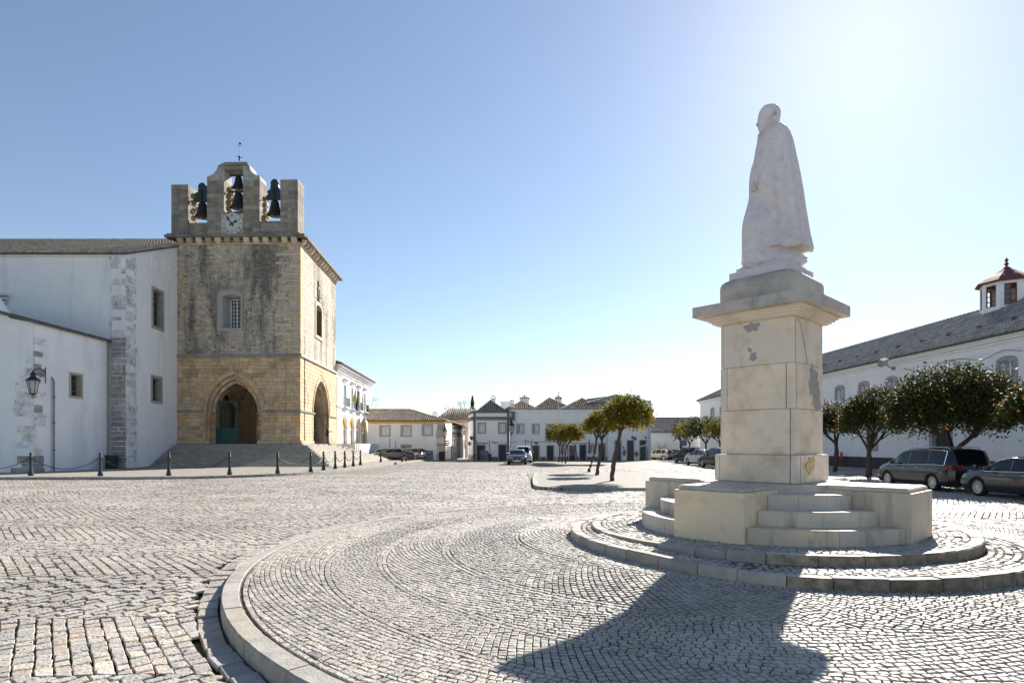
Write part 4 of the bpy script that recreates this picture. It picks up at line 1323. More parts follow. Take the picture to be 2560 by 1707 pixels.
# narrow window on the sunny side + carved shield
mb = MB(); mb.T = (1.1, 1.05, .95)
oo = arcpts(su0 - .3, su1 + .3, szb - .3, szt - .1, .5); ii = arcpts(su0, su1, szb, szt - .25, .3)
FR_.ring(mb, oo, ii, -.4, .08)
w2 = mb.build('window', 'beige_stone', tower)
mb = MB(); FR_.box(mb, su0, su1, szb, szt, -.45, -.4); mb.build('pane', 'pane_dark', w2)
cu = uR(796); cz = zat(735, FR_.D(cu))
mb = MB(); mb.T = (.7, .68, .66)
FR_.ext(mb, [(cu - .45, cz + .6), (cu - .5, cz - .2), (cu, cz - .8), (cu + .5, cz - .2), (cu + .45, cz + .6), (cu, cz + .72)], -.02, .14)
FR_.ext(mb, [(cu - .25, cz + .35), (cu - .28, cz - .1), (cu, cz - .45), (cu + .28, cz - .1), (cu + .25, cz + .35)], .14, .2)
FR_.ext(mb, [(cu - .3, cz + .7), (cu - .4, cz + 1.1), (cu, cz + .95), (cu + .4, cz + 1.1), (cu + .3, cz + .7)], -.02, .16)
mb.build('shield', 'grey_stone', tower)
# iron gate in the front arch
GZ = zat(1003, 50)
def leafgate(F, a, b, z0, zp, z1, n, nb, name):
 mb = MB()
 F.box(mb, a, a + .06, z0, z1, n - .03, n + .03); F.box(mb, b - .06, b, z0, z1, n - .03, n + .03)
 F.box(mb, a, b, z1 - .06, z1, n - .025, n + .025); F.box(mb, a, b, zp - .05, zp + .03, n - .03, n + .03)
 F.box(mb, a + .06, b - .06, z0 + .02, zp - .05, n - .012, n + .012)
 for i in range(1, nb):
  u = a + (b - a) * i / nb; mb.tube([F.p(u, zp, n), F.p(u, z1, n)], .014, 5)
 return mb.build(name, 'green_paint', tower)
g = lambda px: uF(px)
FGn = -.62
leafgate(FT, g(530), g(540), ZPL, zat(1070, 50), GZ, FGn, 2, 'gate_post')
leafgate(FT, g(540.5), g(583.5), ZPL, zat(1070, 50), GZ, FGn, 9, 'gate_leaf')
leafgate(FT, g(628.5), g(638), ZPL, zat(1070, 50), GZ, FGn, 3, 'gate_post')
# right leaf swung open inwards
hinge = FT.p(g(628), 0, FGn - .05)
FG2 = Face(hinge[:2], (hinge[0] - .35, hinge[1] + 1.4))
leafgate(FG2, 0, 1.4, ZPL, zat(1070, 50), GZ, 0, 9, 'gate_leaf')
mb = MB(); FT.box(mb, g(530), g(638), GZ, GZ + .08, FGn - .04, FGn + .04)
FT.box(mb, g(583.6), g(585.4), ZPL, GZ, FGn - .04, FGn + .04); mb.build('gate_bar', 'green_paint', tower)
# scrollwork crest above the gate
mb = MB(); c0 = g(584)
def scroll(cx, cz, r, turns, s_, a0=0):
 pts = []
 for i in range(26):
  t = i / 25; a = a0 + turns * 2 * pi * t; rr = r * (1 - .8 * t)
  pts.append(FT.p(cx + s_ * rr * cos(a), cz + rr * sin(a), FGn))
 mb.tube(pts, .022, 5)
for s_ in (-1, 1):
 mb.tube([FT.p(c0 + s_ * x, GZ + z, FGn) for x, z in ((.0, .05), (.18, .25), (.42, .5), (.5, .85), (.3, 1.15), (.36, 1.45), (.12, 1.5), (0, 1.7))], .022, 5)
 scroll(c0 + s_ * .55, GZ + 1.1, .2, 1.2, s_); scroll(c0 + s_ * .22, GZ + .75, .17, 1.2, s_, pi / 2); scroll(c0 + s_ * .35, GZ + .35, .16, 1.1, s_); scroll(c0 + s_ * .2, GZ + 1.28, .12, 1.0, s_)
mb.tube([FT.p(c0, GZ, FGn), FT.p(c0, GZ + 1.75, FGn)], .02, 5)
mb.build('gate_crest', 'iron', tower)
# gate post seen in the side arch
mb = MB(); FR_.box(mb, RA['uc'] - RA['w'], RA['uc'] - RA['w'] + .12, ZPL, 5.3, -.7, -.3); FR_.box(mb, RA['uc'] - RA['w'] + .12, RA['uc'] - RA['w'] + .2, ZPL, 3.2, -1.6, -.3); mb.build('gate_leaf', 'green_paint', tower)
# --- belfry
BT = 1.4
zb0 = ZC + .70
FB0 = FT
def bz(y1): return zat(320 + y1 / 3.136, 50)
def bu(x1): return FT.u(380 + x1 / 3.136)
belf = MB()
def pier(x0, x1, z0, z1, mat='belfry_stone', n0=-BT, n1=.0, name='belfry_pier'):
 b = MB(); FT.box(b, bu(x0) + .015, bu(x1) - .015, z0, z1 - .02, n0 + .015, n1 - .015); p = b.build(name, mat, tower)
 z = z0
 items_ = []
 while z < z1 - .05:
  h = min(random.uniform(.28, .42), z1 - z)
  if z1 - z - h < .12: h = z1 - z
  u = bu(x0); e = bu(x1)
  cut = [u, e] if e - u < .8 else [u, u + (e - u) * random.uniform(.35, .65), e]
  for a, c in zip(cut, cut[1:]):
   sb = MB(); sb.T = var(.26, 1.0, .05)
   j = random.uniform(-.012, .012)
   FT.box(sb, a + .014, c - .014, z + .012, z + h - .012, n0 + j, n1 + j)
   sb.build('stone', mat, p)
  z += h
 return p
pier(150, 285, zb0, bz(433)); pier(1005, 1145, zb0, bz(402))
pier(430, 566, zb0, bz(405), name='belfry_pier'); pier(712, 845, zb0, bz(405), name='belfry_pier')
# shoulders, attic and low spire of the middle bay
def zc_(x): return bu(x)
for s_ in (0, 1):
 b = MB(); b.T = (1.1, 1.1, 1.08)
 if s_ == 0: P = [(bu(430), bz(405)), (bu(566), bz(405)), (bu(566), bz(292)), (bu(515), bz(290)), (bu(505), bz(322)), (bu(480), bz(350)), (bu(450), bz(366)), (bu(432), bz(372))]
 else: P = [(bu(712), bz(405)), (bu(845), bz(405)), (bu(843), bz(370)), (bu(815), bz(364)), (bu(790), bz(348)), (bu(770), bz(322)), (bu(762), bz(290)), (bu(712), bz(292))]
 FT.ext(b, P, -BT + .1, -.02); b.build('shoulder', 'grey_stone', tower)
b = MB()
FT.ext(b, [(bu(515), bz(290)), (bu(762), bz(290)), (bu(742), bz(262)), (bu(570), bz(262))], -BT, .02)
FT.box(b, bu(566), bu(712), bz(318), bz(291), -BT, -.02)
b.build('lintel', 'belfry_stone', tower)
b = MB(); cxx = bu(655)
pc = FT.p(cxx, 0, -BT / 2)
b.add([FT.p(cxx - .55, bz(288), .1), FT.p(cxx + .55, bz(288), .1), FT.p(cxx + .55, bz(288), -BT - .05), FT.p(cxx - .55, bz(288), -BT - .05), FT.p(cxx, bz(232), -BT / 2)], [(0, 1, 4), (1, 2, 4), (2, 3, 4), (3, 0, 4), (3, 2, 1, 0)])
b.build('spirelet', 'belfry_stone', tower)
# weather vane
vane = MB(); zv = bz(232)
vane.tube([(pc[0], pc[1], zv - .05), (pc[0], pc[1], bz(70))], .025, 6, r1=.012)
vane.ball((pc[0], pc[1], zv + .2), .09); vane.ball((pc[0], pc[1], zv + .42), .12, 8, 4)
for a in range(4):
 t = a * pi / 2 + .4
 vane.tube([(pc[0], pc[1], zv + .42), (pc[0] + .25 * cos(t), pc[1] + .25 * sin(t), zv + .5), (pc[0] + .2 * cos(t), pc[1] + .2 * sin(t), zv + .62)], .016, 5)
zt_ = bz(100)
vane.tube([(pc[0] - .2, pc[1], zt_), (pc[0] + .2, pc[1], zt_)], .018, 5)
vane.box(pc[0] - .06, pc[0] + .16, pc[1] - .01, pc[1] + .01, zt_ + .1, zt_ + .24)
vane.build('weather_vane', 'iron', tower)
# parapets between the piers
for x0, x1, yt in ((285, 430, 733), (845, 1005, 725)):
 pier(x0, x1, zb0, bz(yt), n0=-BT, n1=-.05, name='parapet')
pier(566, 712, zb0, bz(665), n0=-BT, n1=-.15, name='parapet')
# plinth mouldings
for x0, x1 in ((120, 287), (425, 570), (708, 850), (1000, 1160)):
 b = MB(); b.T = var(.08, .9); FT.box(b, bu(x0), bu(x1), zb0 - .02, zb0 + .28, -BT - .06, .10); b.build('pier_base', 'belfry_stone', tower)
# rear roof slope over the clock
b = MB()
b.add([FT.p(bu(562), bz(668), .1), FT.p(bu(712), bz(668), .1), FT.p(bu(712), bz(640), -.3), FT.p(bu(590), bz(640), -.3), FT.p(bu(562), bz(672), .1), FT.p(bu(712), bz(672), .1), FT.p(bu(712), bz(665), -.5), FT.p(bu(562), bz(665), -.5)], [(0, 1, 2, 3), (4, 7, 6, 5), (0, 4, 5, 1), (1, 5, 6, 2), (3, 2, 6, 7), (0, 3, 7, 4)])
b.build('clock_hood', 'door_wood', tower)
# railing behind
b = MB()
for i in range(7): b.tube([FT.p(bu(566 + i * 24), bz(665), -BT + .1), FT.p(bu(566 + i * 24), bz(604), -BT + .1)], .02, 5)
b.tube([FT.p(bu(566), bz(604), -BT + .1), FT.p(bu(712), bz(604), -BT + .1)], .02, 5)
b.build('railing', 'iron', tower)
# clock
ck = thing('clock', 'round pale stone clock face with Roman numerals on the bell tower', 'clock', FT.p(bu(633), bz(840), 0))
b = MB(); FT.box(b, bu(546), bu(722), bz(842), bz(670), -.14, .10); b.build('clock_panel', 'beige_stone', ck)
uc_, zc2 = bu(633), bz(752)
def circ(r, k=40): return [(uc_ + r * cos(2 * pi * i / k), zc2 + r * sin(2 * pi * i / k)) for i in range(k)]
b = MB(); FT.ext(b, circ(.92), .10, .15); face_ = b.build('clock_dial', 'clock_face', ck)
b = MB(); FT.ring(b, circ(.945), circ(.90), .11, .18); b.build('clock_rim', 'grey_stone', ck)
b = MB(); FT.ring(b, circ(.54), circ(.525), .15, .156)
b.build('clock_ring', 'ink', face_)
for i, s_ in enumerate(('XII', 'I', 'II', 'III', 'IIII', 'V', 'VI', 'VII', 'VIII', 'IX', 'X', 'XI')):
 a = pi / 2 - i * pi / 6
 M_ = FT.mat4(uc_, zc2, .156) @ Matrix.Rotation(a - pi / 2, 4, 'Z') @ Matrix.Translation((0, .70, 0)) @ Matrix.Scale(1.25, 4, (0, 1, 0))
 text_mesh(s_, .235, 'ink', 'numeral', face_, M_, .003)
for ang, L_, w_ in ((radians(90 + 38), .78, .05), (radians(90 - 58), .52, .06)):
 b = MB(); c_, s_ = cos(ang), sin(ang)
 def R2(x, y): return (uc_ + x * c_ - y * s_, zc2 + x * s_ + y * c_)
 FT.ext(b, [R2(*p) for p in ((-.08, -w_), (L_ * .55, -w_ * .8), (L_ * .6, -w_ * 2.2), (L_ * .68, -w_ * 2.2), (L_ * .7, -w_), (L_ * .8, -w_ * 1.6), (L_, 0), (L_ * .8, w_ * 1.6), (L_ * .7, w_), (L_ * .68, w_ * 2.2), (L_ * .6, w_ * 2.2), (L_ * .55, w_ * .8), (-.08, w_))], .17, .19)
 FT.ext(b, [R2(*p) for p in ((-.05, 0), (-.22, -.12), (-.18, -.02), (-.28, .0), (-.18, .02), (-.22, .12))], .17, .19)
 b.build('clock_hand', 'iron', ck)
# bells
def bell(x, ytop, ymouth, r, lab, stock=None, n=-.55):
 u = bu(x); zt, zm = bz(ytop), bz(ymouth)
 o = FT.p(u, zm, n); H = zt - zm
 t = thing('bell', lab, 'bell', o, 'bells hanging in the tower')
 b = MB(); b.S = True
 b.lathe([(r * 1.0, 0), (r * .97, .03 * H), (r * .82, .16 * H), (r * .66, .36 * H), (r * .56, .6 * H), (r * .50, .82 * H), (r * .40, .93 * H), (r * .2, .98 * H), (.03, H)], o, 24)
 b.build('bell_body', 'bronze', t)
 b = MB(); b.tube([(o[0], o[1], zm + .4 * H), (o[0], o[1], zm - .06 * H)], .04, 8); b.ball((o[0], o[1], zm - .0), .09); b.build('clapper', 'iron', t)
 if stock:
  hw, hs = stock
  b = MB()
  prof = [(1.0, 0), (1.0, .16), (.78, .26), (.9, .40), (.52, .5), (.45, .72), (.5, .82), (.3, .95), (0, 1.0)]
  P = [(u + a * hw, zt + q * hs) for a, q in prof] + [(u - a * hw, zt + q * hs) for a, q in prof[::-1][1:]]
  FT.ext(b, P, n - .12, n + .12); b.build('headstock', 'bell_frame', t)
  b = MB()
  for a in (-.12, -.04, .04, .12): b.tube([FT.p(u + a * .6, zt - .02, n + .14), FT.p(u + a, zt + hs * .6, n + .14)], .014, 5)
  b.tube([FT.p(u - hw * 1.35, zt + .1, n), FT.p(u + hw * 1.35, zt + .1, n)], .05, 8)
  b.build('bell_straps', 'iron', t)
 else:
  b = MB(); FT.box(b, u - .78, u + .78, zt + .0, zt + .14, n - .08, n + .08); b.build('bell_beam', 'bell_frame', t)
 return t
bell(370, 552, 675, .64, 'dark bronze bell under a green headstock in the left opening of the tower', (.70, 1.6))
bell(943, 542, 665, .66, 'dark bronze bell under a green headstock in the right opening of the tower', (.70, 1.75))
bell(655, 350, 450, .54, 'upper bronze bell in the middle opening of the tower', None)
bell(655, 480, 605, .68, 'lower bronze bell in the middle opening right above the clock', None)
# ragged bell stays inside the left jambs, sunlight on them put into their pale warm colour
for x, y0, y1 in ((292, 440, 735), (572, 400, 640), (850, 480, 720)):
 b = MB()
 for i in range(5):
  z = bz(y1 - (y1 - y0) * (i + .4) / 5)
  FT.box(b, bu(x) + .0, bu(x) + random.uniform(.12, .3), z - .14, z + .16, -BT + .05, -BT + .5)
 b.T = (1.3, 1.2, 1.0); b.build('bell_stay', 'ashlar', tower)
# ------------------------------------------------------------------ stairs in front of the tower
stairs = thing('stone_stairs', 'broad flight of stone steps wrapping the front and right side of the bell tower', 'stairs', (-20, 47, 0))
XL = lambda y: -27.42 - .053 * (y - 42.8)
nst = 11; ztop = ZPL - .12; zbot = .10; rise = (ztop - zbot) / nst
def step_out(i):     # i = 0 top platform ... 10 lowest
 off = i * .37
 y0 = 49.15 - off; x1 = -16.7 + off * .82
 yb = 59 + i * 1.0
 c = .25
 return [(XL(y0) + .03, y0), (x1 - c, y0), (x1, y0 + c), (x1 - .05 * 3, yb), (-17.0, yb), (-27.8, 50.2)]
for i in range(nst - 1, -1, -1):
 P = step_out(i); z1 = ztop - i * rise
 y0 = P[0][1]; x0_, x1_ = P[0][0], P[1][0]
 yb_ = y0 + .55 if i else 50.4
 x = x0_
 while x < x1_ - .02:
  w = min(random.uniform(1.2, 2.2), x1_ - x)
  if x1_ - x - w < .5: w = x1_ - x
  mb = MB(); mb.T = var(.09, 1.0, .04)
  dzz = random.uniform(-.006, .006)
  a, b = x + .004, x + w - .004
  mb.box(a, b, y0 + .06, yb_, z1 - rise - .12, z1 - .03)
  mb.box(a, b, y0, yb_, z1 - .045, z1 + dzz)
  mb.build('step_stone', 'step_stone', stairs); x += w
 y = y0; xr = P[2][0]
 while y < P[3][1] - .02:
  w = min(random.uniform(1.4, 2.6), P[3][1] - y)
  mb = MB(); mb.T = var(.09, 1.12, .04)
  wid = .42 if i else 1.2
  sl = -.05 * (y - y0) / 8
  a, b = y + (.0 if y > y0 else 0) + .004, y + w - .004
  mb.box(x1_ + .004 if y == y0 else xr + sl - wid - .1, xr + sl, a, b, z1 - rise - .12, z1 - .03)
  mb.box(x1_ + .004 if y == y0 else xr + sl - wid - .1, xr + sl + .02, a, b, z1 - .045, z1 + random.uniform(-.005, .005))
  mb.build('step_stone', 'step_stone', stairs); y += w
# ------------------------------------------------------------------ tiled roofs
def slope(par, pts, mat, base='roof_tile_dark', pitch=.25, tl=None, r=.085, single=0, cam=None, name='roof_slope', tints=None):
 """pts: eave A, eave B, then the upper corners going back to A (3d). Cap tiles run up the slope."""
 P = [Vector(p) for p in pts]
 A, B = P[0], P[1]
 es = (B - A); L = es.length; es.normalize()
 nrm = es.cross(P[2] - A); 
 if nrm.z < 0: nrm = -nrm
 nrm.normalize(); up = nrm.cross(es)
 if up.z < 0: up = -up
 q = [((p - A).dot(es), (p - A).dot(up)) for p in P]
 b = MB(); b.poly(*[tuple(p) for p in P]); b.poly(*[tuple(p - nrm * .12) for p in P][::-1])
 k_ = len(P)
 for i in range(k_):
  a_, c_ = P[i], P[(i + 1) % k_]; b.poly(tuple(a_), tuple(a_ - nrm * .12), tuple(c_ - nrm * .12), tuple(c_))
 base_o = b.build(name, base, par)
 mb = MB(); mb.S = True
 smin, smax = min(x for x, _ in q), max(x for x, _ in q)
 n = int((smax - smin) / pitch)
 tiles = []
 for i in range(n):
  s = smin + (i + .5) * pitch
  ts = []
  for j in range(len(q)):
   (x0, y0), (x1, y1) = q[j], q[(j + 1) % len(q)]
   if (x0 - s) * (x1 - s) <= 0 and abs(x1 - x0) > 1e-6: ts.append(y0 + (y1 - y0) * (s - x0) / (x1 - x0))
  if len(ts) < 2: continue
  t0, t1 = min(ts), max(ts)
  if t1 - t0 < .15: continue
  step = tl or (t1 - t0)
  t = t0 - (.04 if t0 < .01 else 0)
  while t < t1 - .02:
   te = min(t + step, t1)
   jit = random.uniform(-.01, .01)
   tiles.append((s + jit, t, te + (.03 if tl else 0)))
   t = te
 def tile_geo(s, t0, t1):
  vs = []
  seg = 4
  for (t, rr, lift) in ((t0, r, .018 if tl else 0), (t1, r * (.86 if tl else 1), 0)):
   c0 = A + es * s + up * t + nrm * lift
   for j in range(seg + 1):
    a = pi * j / seg
    vs.append(tuple(c0 - es * cos(a) * rr + nrm * sin(a) * rr * .9))
  fs = [(j, j + 1, seg + 2 + j, seg + 1 + j) for j in range(seg)] + [tuple(range(seg + 1))[::-1]]
  return vs, fs
 if single:
  tiles.sort(key=lambda T: (A + es * T[0] + up * T[1] - Vector((0, 0, CH))).length)
  s0, t0, t1 = 0, 0, (tl or .4)
  vs, fs = tile_geo(0, 0, t1)
  inner = tiles[:single]; tiles = tiles[single:]
  me = None
  for (s, ta, tb) in inner:
   if me is None:
    m2 = MB(); m2.S = True
    off = A
    m2.add([tuple(Vector(v) - off) for v in vs], fs)
    o = m2.build('roof_tile', mat, base_o, world=False); me = o.data
   else:
    o = bpy.data.objects.new('roof_tile', me); COL.objects.link(o); o.parent = base_o
   w = A + es * s + up * ta
   p = par; offp = Vector((0, 0, 0))
   while p is not None: offp += p.location; p = p.parent
   o.location = w - offp + nrm * random.uniform(-.004, .008)
 for T in tiles:
  vs, fs = tile_geo(*T)
  mb.T = var(.28, 1.0, .08); mb.add(vs, fs)
 if tiles: mb.build('roof_tiles', mat, base_o, kind='stuff')
 return base_o
def ridge_caps(par, p, q, mat, r=.11, step=.4):
 p, q = Vector(p), Vector(q); L = (q - p).length; n = max(1, int(L / step))
 mb = MB(); mb.S = True
 for i in range(n):
  mb.T = var(.2)
  a, b = p + (q - p) * (i / n), p + (q - p) * ((i + 1.08) / n)
  mb.tube([a, b], r, 7, r1=r * .85)
 mb.build('ridge_tiles', mat, par, kind='stuff')
# ------------------------------------------------------------------ white church wing
PC = (-27.42, 42.8)                       # near corner of the nave
church = thing('church', 'white limewashed church nave with tiled roof, stone buttress and barred windows', 'church', (PC[0], PC[1], 0))
FG = Face(PC, TFL)                        # gable wall receding to the tower
FN = Face((-62, 42.8), PC)                # wall facing the square
zE = zat(634, 42.8); 
gl = FG.L
def rake(D): return zE + .40 * (D - 42.8)
# windows on the gable wall
def Gw(px0, px1, y0, y1): return (FG.u(px0), FG.u(px1), zat(y1, FG.D(FG.u((px0 + px1) / 2))), zat(y0, FG.D(FG.u((px0 + px1) / 2))))
gw1 = Gw(382, 406, 728, 818); gw2 = Gw(380, 402, 946, 1002)
mb = MB(); z_top = zE
FG.wall(mb, 0, gl, .1, z_top, [gw1, gw2], .45)
mb.poly(FG.p(0, z_top), FG.p(gl, z_top), FG.p(gl, rake(50.25)))
mb.build('gable_wall', 'limewash', church)
for (a, b, c, d), nx, ny in ((gw1, 3, 6), (gw2, 3, 5)):
 window(FG, church, a + .01, b - .01, c + .01, d - .01, 2, 4, 'grey_stone', .22, .4, bars=(4, ny + 1), panes=['pane_dark', 'pane_dark'], proud=.05, sash='grey_metal')
# niches near the top
for (x0, x1, y0, y1) in ((902, 930, 205, 268), (976, 1004, 240, 305)):
 px0, px1 = x0 / 2.375, x1 / 2.375
 a, b = FG.u(px0), FG.u(px1); D = FG.D((a + b) / 2)
 mb = MB(); mb.T = (.93, .93, .93)
 zc0, zc1 = zat(560 + y1 / 2.375, D), zat(560 + y0 / 2.375, D)
 FG.ring(mb, [(a - .06, zc0 - .06), (b + .06, zc0 - .06), (b + .06, zc1 + .06), (a - .06, zc1 + .06)], [(a + .08, zc0 + .06), (b - .05, zc0 + .06), (b - .05, zc1 - .05), (a + .08, zc1 - .05)], -.02, .07)
 mb.build('niche', 'limewash', church)
mb = MB(); FN.wall(mb, 0, FN.L, .1, zE); mb.build('nave_wall', 'limewash', church)
# side bits behind
mb = MB(); F2 = Face((-62, 73), (-62, 42.8)); F2.wall(mb, 0, F2.L, .1, zE); mb.build('rear_wall', 'limewash', church)
# roof
DR = 58.0; zR = rake(DR) + .05
xr = lambda D: PC[0] - .053 * (D - 42.8)
slope(church, [(-62, 42.55, zE - .02), (xr(42.5) + .1, 42.55, zE - .02), (xr(DR) - .3, DR, zR), (-62, DR, zR)], 'roof_tile', pitch=.27, tl=.5, r=.10)
slope(church, [(xr(73.2), 73.2, zE + .1), (-62, 73.2, zE + .1), (-62, DR, zR), (xr(DR) - .3, DR, zR)], 'roof_tile', pitch=.5, r=.12)
ridge_caps(church, (-62, DR, zR + .05), (xr(DR) - .3, DR, zR + .05), 'roof_tile')
# eave moulding
mb = MB(); FN.box(mb, 0, FN.L + .05, zE - .22, zE - .10, -.05, .14); mb.build('eave', 'limewash', church)
# corner buttress of rough stones: white above, bare grey below
butt = MB(); bz1 = zE - .3
bx0 = at(281, 42.4)
fb = [(bx0, 42.35), (PC[0] + .18, 42.35), (PC[0] + .16, 43.35), (bx0, 43.35)]
butt.prism(fb, .1, bz1); bo = butt.build('buttress', 'limewash', church)
FB1 = Face(fb[0], fb[1]); FB2 = Face(fb[1], fb[2])
z = .12
zgrey = zat(560 + 690 / 2.375, 42.3)
random.seed(5)
while z < bz1 - .05:
 h = min(random.uniform(.26, .52), bz1 - z)
 for F in (FB1, FB2):
  u = -.05; e = F.L + (.04 if F is FB1 else .1)
  while u < e - .05:
   w = min(random.uniform(.5, 1.2), e - u)
   if e - u - w < .25: w = e - u
   if z > zgrey + .5 and random.random() < .35:
    u += w; continue
   mb = MB(); gr = z < zgrey + random.uniform(-.6, .4)
   mb.T = var(.16, 1.0, .02)
   n = random.uniform(.03, .09)
   j = lambda: random.uniform(-.018, .018)
   a, b, c, d = u + .012, u + w - .012, z + .012, z + h - .012
   vs = [F.p(a, c, -.02), F.p(b, c, -.02), F.p(b, d, -.02), F.p(a, d, -.02)] + [F.p(a + .03 + j(), c + .03 + j(), n + j()), F.p(b - .03 + j(), c + .03 + j(), n + j()), F.p(b - .03 + j(), d - .03 + j(), n + j()), F.p(a + .03 + j(), d - .03 + j(), n + j())]
   mb.hexa(vs)
   m_ = 'quoin_stone' if gr and F is FB1 else 'white_quoin'
   mb.build('stone', m_, bo); u += w
 z += h
# ragged white toothing left and right of the buttress in its upper part
for F, u0, sg in ((FN, FN.L - (PC[0] - bx0) - .02, -1), (FG, .75, 1)):
 z = 3.0
 while z < bz1:
  h = random.uniform(.3, .6); w = random.uniform(.1, .5)
  if random.random() < .6:
   mb = MB(); mb.T = var(.08, 1)
   a, b = (u0 - w, u0) if sg < 0 else (u0, u0 + w)
   F.box(mb, a, b, z, z + h * .8, -.02, random.uniform(.02, .05)); mb.build('stone', 'white_quoin', bo)
  z += h
# low aisle in front of the nave
XA = -28.6
aisle = thing('church_aisle', 'low white side aisle of the church with sloping tiled edge and one barred window', 'church wing', (XA, 36, 0))
FA1 = Face((XA, 35.9), (XA, 42.35)); FA2 = Face((-50, 35.9), (XA, 35.9))
zA = 9.2
aw = (FA1.u(176), FA1.u(203), zat(990, 39.1), zat(936, 39.1))
mb = MB(); FA1.wall(mb, 0, FA1.L, .1, zA, [aw], .4); mb.build('side_wall', 'limewash', aisle)
window(FA1, aisle, aw[0] + .01, aw[1] - .01, aw[2] + .01, aw[3] - .01, 2, 4, 'beige_stone', .15, .35, bars=(4, 6), panes=['pane_dark', 'pane_dark'], sash='grey_metal')
# gable with a curved sweep up at the far left
def gx_(px): return at(px, 35.9)
top = [(gx_(84) - 0, zA), (gx_(59), zat(802, 35.9)), (gx_(26), zat(795, 35.9)), (gx_(12), zat(784, 35.9)), (gx_(0), zat(765, 35.9)), (gx_(-20), zat(735, 35.9)), (gx_(-60), zat(712, 35.9)), (-50, zat(700, 35.9))]
pts = [(x + 50, z) for x, z in top]
b = MB(); FA2.ext(b, [(0, .1), (FA2.L, .1)] + [(u, z) for u, z in pts], -.5, 0); b.build('gable_wall', 'limewash', aisle)
zr_ = zA + .27 * 22
slope(aisle, [(XA + .18, 42.8, zA + .02), (XA + .18, 35.6, zA + .02), (-47.5, 35.6, zA + 5.1), (-47.5, 42.8, zA + 5.1)], 'roof_tile_dark', pitch=.26, r=.09)
for (x0, x1, y0, y1) in ((0, 62, 402, 470),):      # moulding stub at the left edge
 b = MB(); b.T = (.8, .8, .8)
 for q in range(3): FN.box(b, 0, FN.u(26 - q * 3), zat(735 + q * 9, 42.8) - .2, zat(735 + q * 9, 42.8), 0, .35 - q * .1)
 b.build('moulding', 'limewash', church)
# quoin stones on the aisle corner
z = .15
while z < zA - .5:
 h = random.uniform(.25, .55)
 gr = z < 1.1
 w1 = random.uniform(.45, 1.5); w2 = random.uniform(.5, 1.1)
 for F, a, b in ((FA2, FA2.L - w1, FA2.L + .02), (FA1, -.02, w2)):
  if random.random() < (.75 if z < 7 else .45):
   mb = MB(); mb.T = var(.08, 1.15)
   F.box(mb, a, b, z + .015, z + h - .015, -.03, random.uniform(.015, .05))
   mb.build('stone', 'quoin_stone' if (gr or (F is FA1 and random.random() < .25)) else 'white_quoin', aisle)
 z += h
# drainpipe with hopper, wall lantern, litter bin
px_, D_ = 120, 36.9
dp = thing('drainpipe', 'grey drainpipe running down the white aisle wall beside the lantern', 'drainpipe', (XA + .12, 37.3, .1))
mb = MB(); mb.tube([(XA + .12, 37.3, .15), (XA + .12, 37.3, zat(953, 37.3)), (XA + .02, 37.25, zat(948, 37.3) + .12)], .055, 8); mb.build('pipe', 'grey_metal', dp)
mb = MB()
for zz in (1.5, 3.2, 4.8): mb.tube([(XA + .12, 37.3, zz), (XA + .12, 37.3, zz + .06)], .075, 8)
mb.build('pipe_clamps', 'iron', dp, kind='stuff')
def lantern(name, label, o, s=1.0, arm=None, group=None):
 """wrought iron wall lantern; o = middle of the glass body"""
 t = thing(name, label, 'lantern', o, group)
 b = MB(); x, y, z = o
 b.lathe([(.05 * s, -.48 * s), (.16 * s, -.42 * s), (.17 * s, -.38 * s)], o, 6)
 b.lathe([(.36 * s, .36 * s), (.37 * s, .41 * s), (.24 * s, .52 * s), (.14 * s, .60 * s), (.13 * s, .74 * s), (.17 * s, .76 * s), (.05 * s, .88 * s), (.02, .98 * s)], o, 6)
 for j in range(6):
  a = 2 * pi * (j + .5) / 6
  b.tube([(x + .16 * s * cos(a), y + .16 * s * sin(a), z - .4 * s), (x + .31 * s * cos(a), y + .31 * s * sin(a), z + .37 * s)], .018 * s, 5)
  b.tube([(x + .05 * s * cos(a), y + .05 * s * sin(a), z - .47 * s), (x + .12 * s * cos(a), y + .12 * s * sin(a), z - .56 * s), (x, y, z - .66 * s)], .012 * s, 4)
 b.build('lantern_frame', 'iron', t)
 g = MB(); g.lathe([(.15 * s, -.38 * s), (.295 * s, .36 * s)], o, 6); g.build('lantern_glass', 'lamp_glass', t)
 if arm:
  b = MB()
  ax, ay = arm
  b.tube([(ax, ay, z + .3 * s), (ax, ay, z + 1.25 * s)], .03 * s, 6)
  pts = []
  for i in range(9):
   q = i / 8; pts.append((ax + (x - ax) * q, ay + (y - ay) * q, z + .95 * s + .18 * s * sin(q * pi)))
  b.tube(pts, .028 * s, 6)
  b.tube([(x, y, z + .95 * s), (x, y, z + .88 * s)], .02 * s, 5)
  for i in range(10):
   a = i / 10 * 2.2 * pi; rr = .16 * s * (1 - i / 14)
   pts_ = None
  sp = [(ax + (x - ax) * .35 + (x - ax) * .3 * (1 - i / 14) * cos(i * .7), ay + (y - ay) * .35 + (y - ay) * .3 * (1 - i / 14) * cos(i * .7), z + .72 * s + .15 * s * (1 - i / 14) * sin(i * .7)) for i in range(12)]
  b.tube(sp, .018 * s, 5)
  b.build('bracket', 'iron', t)
 return t
lx = at(91, 35.3)
lantern('wall_lantern', 'big black wrought iron lantern on the white church corner at far left', (lx, 35.05, zat(967, 35.05)), 1.0, (lx + .1, 35.85))
bn = thing('litter_bin', 'black litter bin at the foot of the church buttress', 'bin', (at(279, 41.6), 41.6, .2))
mb = MB(); o = (at(279, 41.6), 41.6, .2); mb.lathe([(.30, 0), (.36, .04), (.40, .85)], o, 16); mb.build('bin_body', 'bin_black', bn)
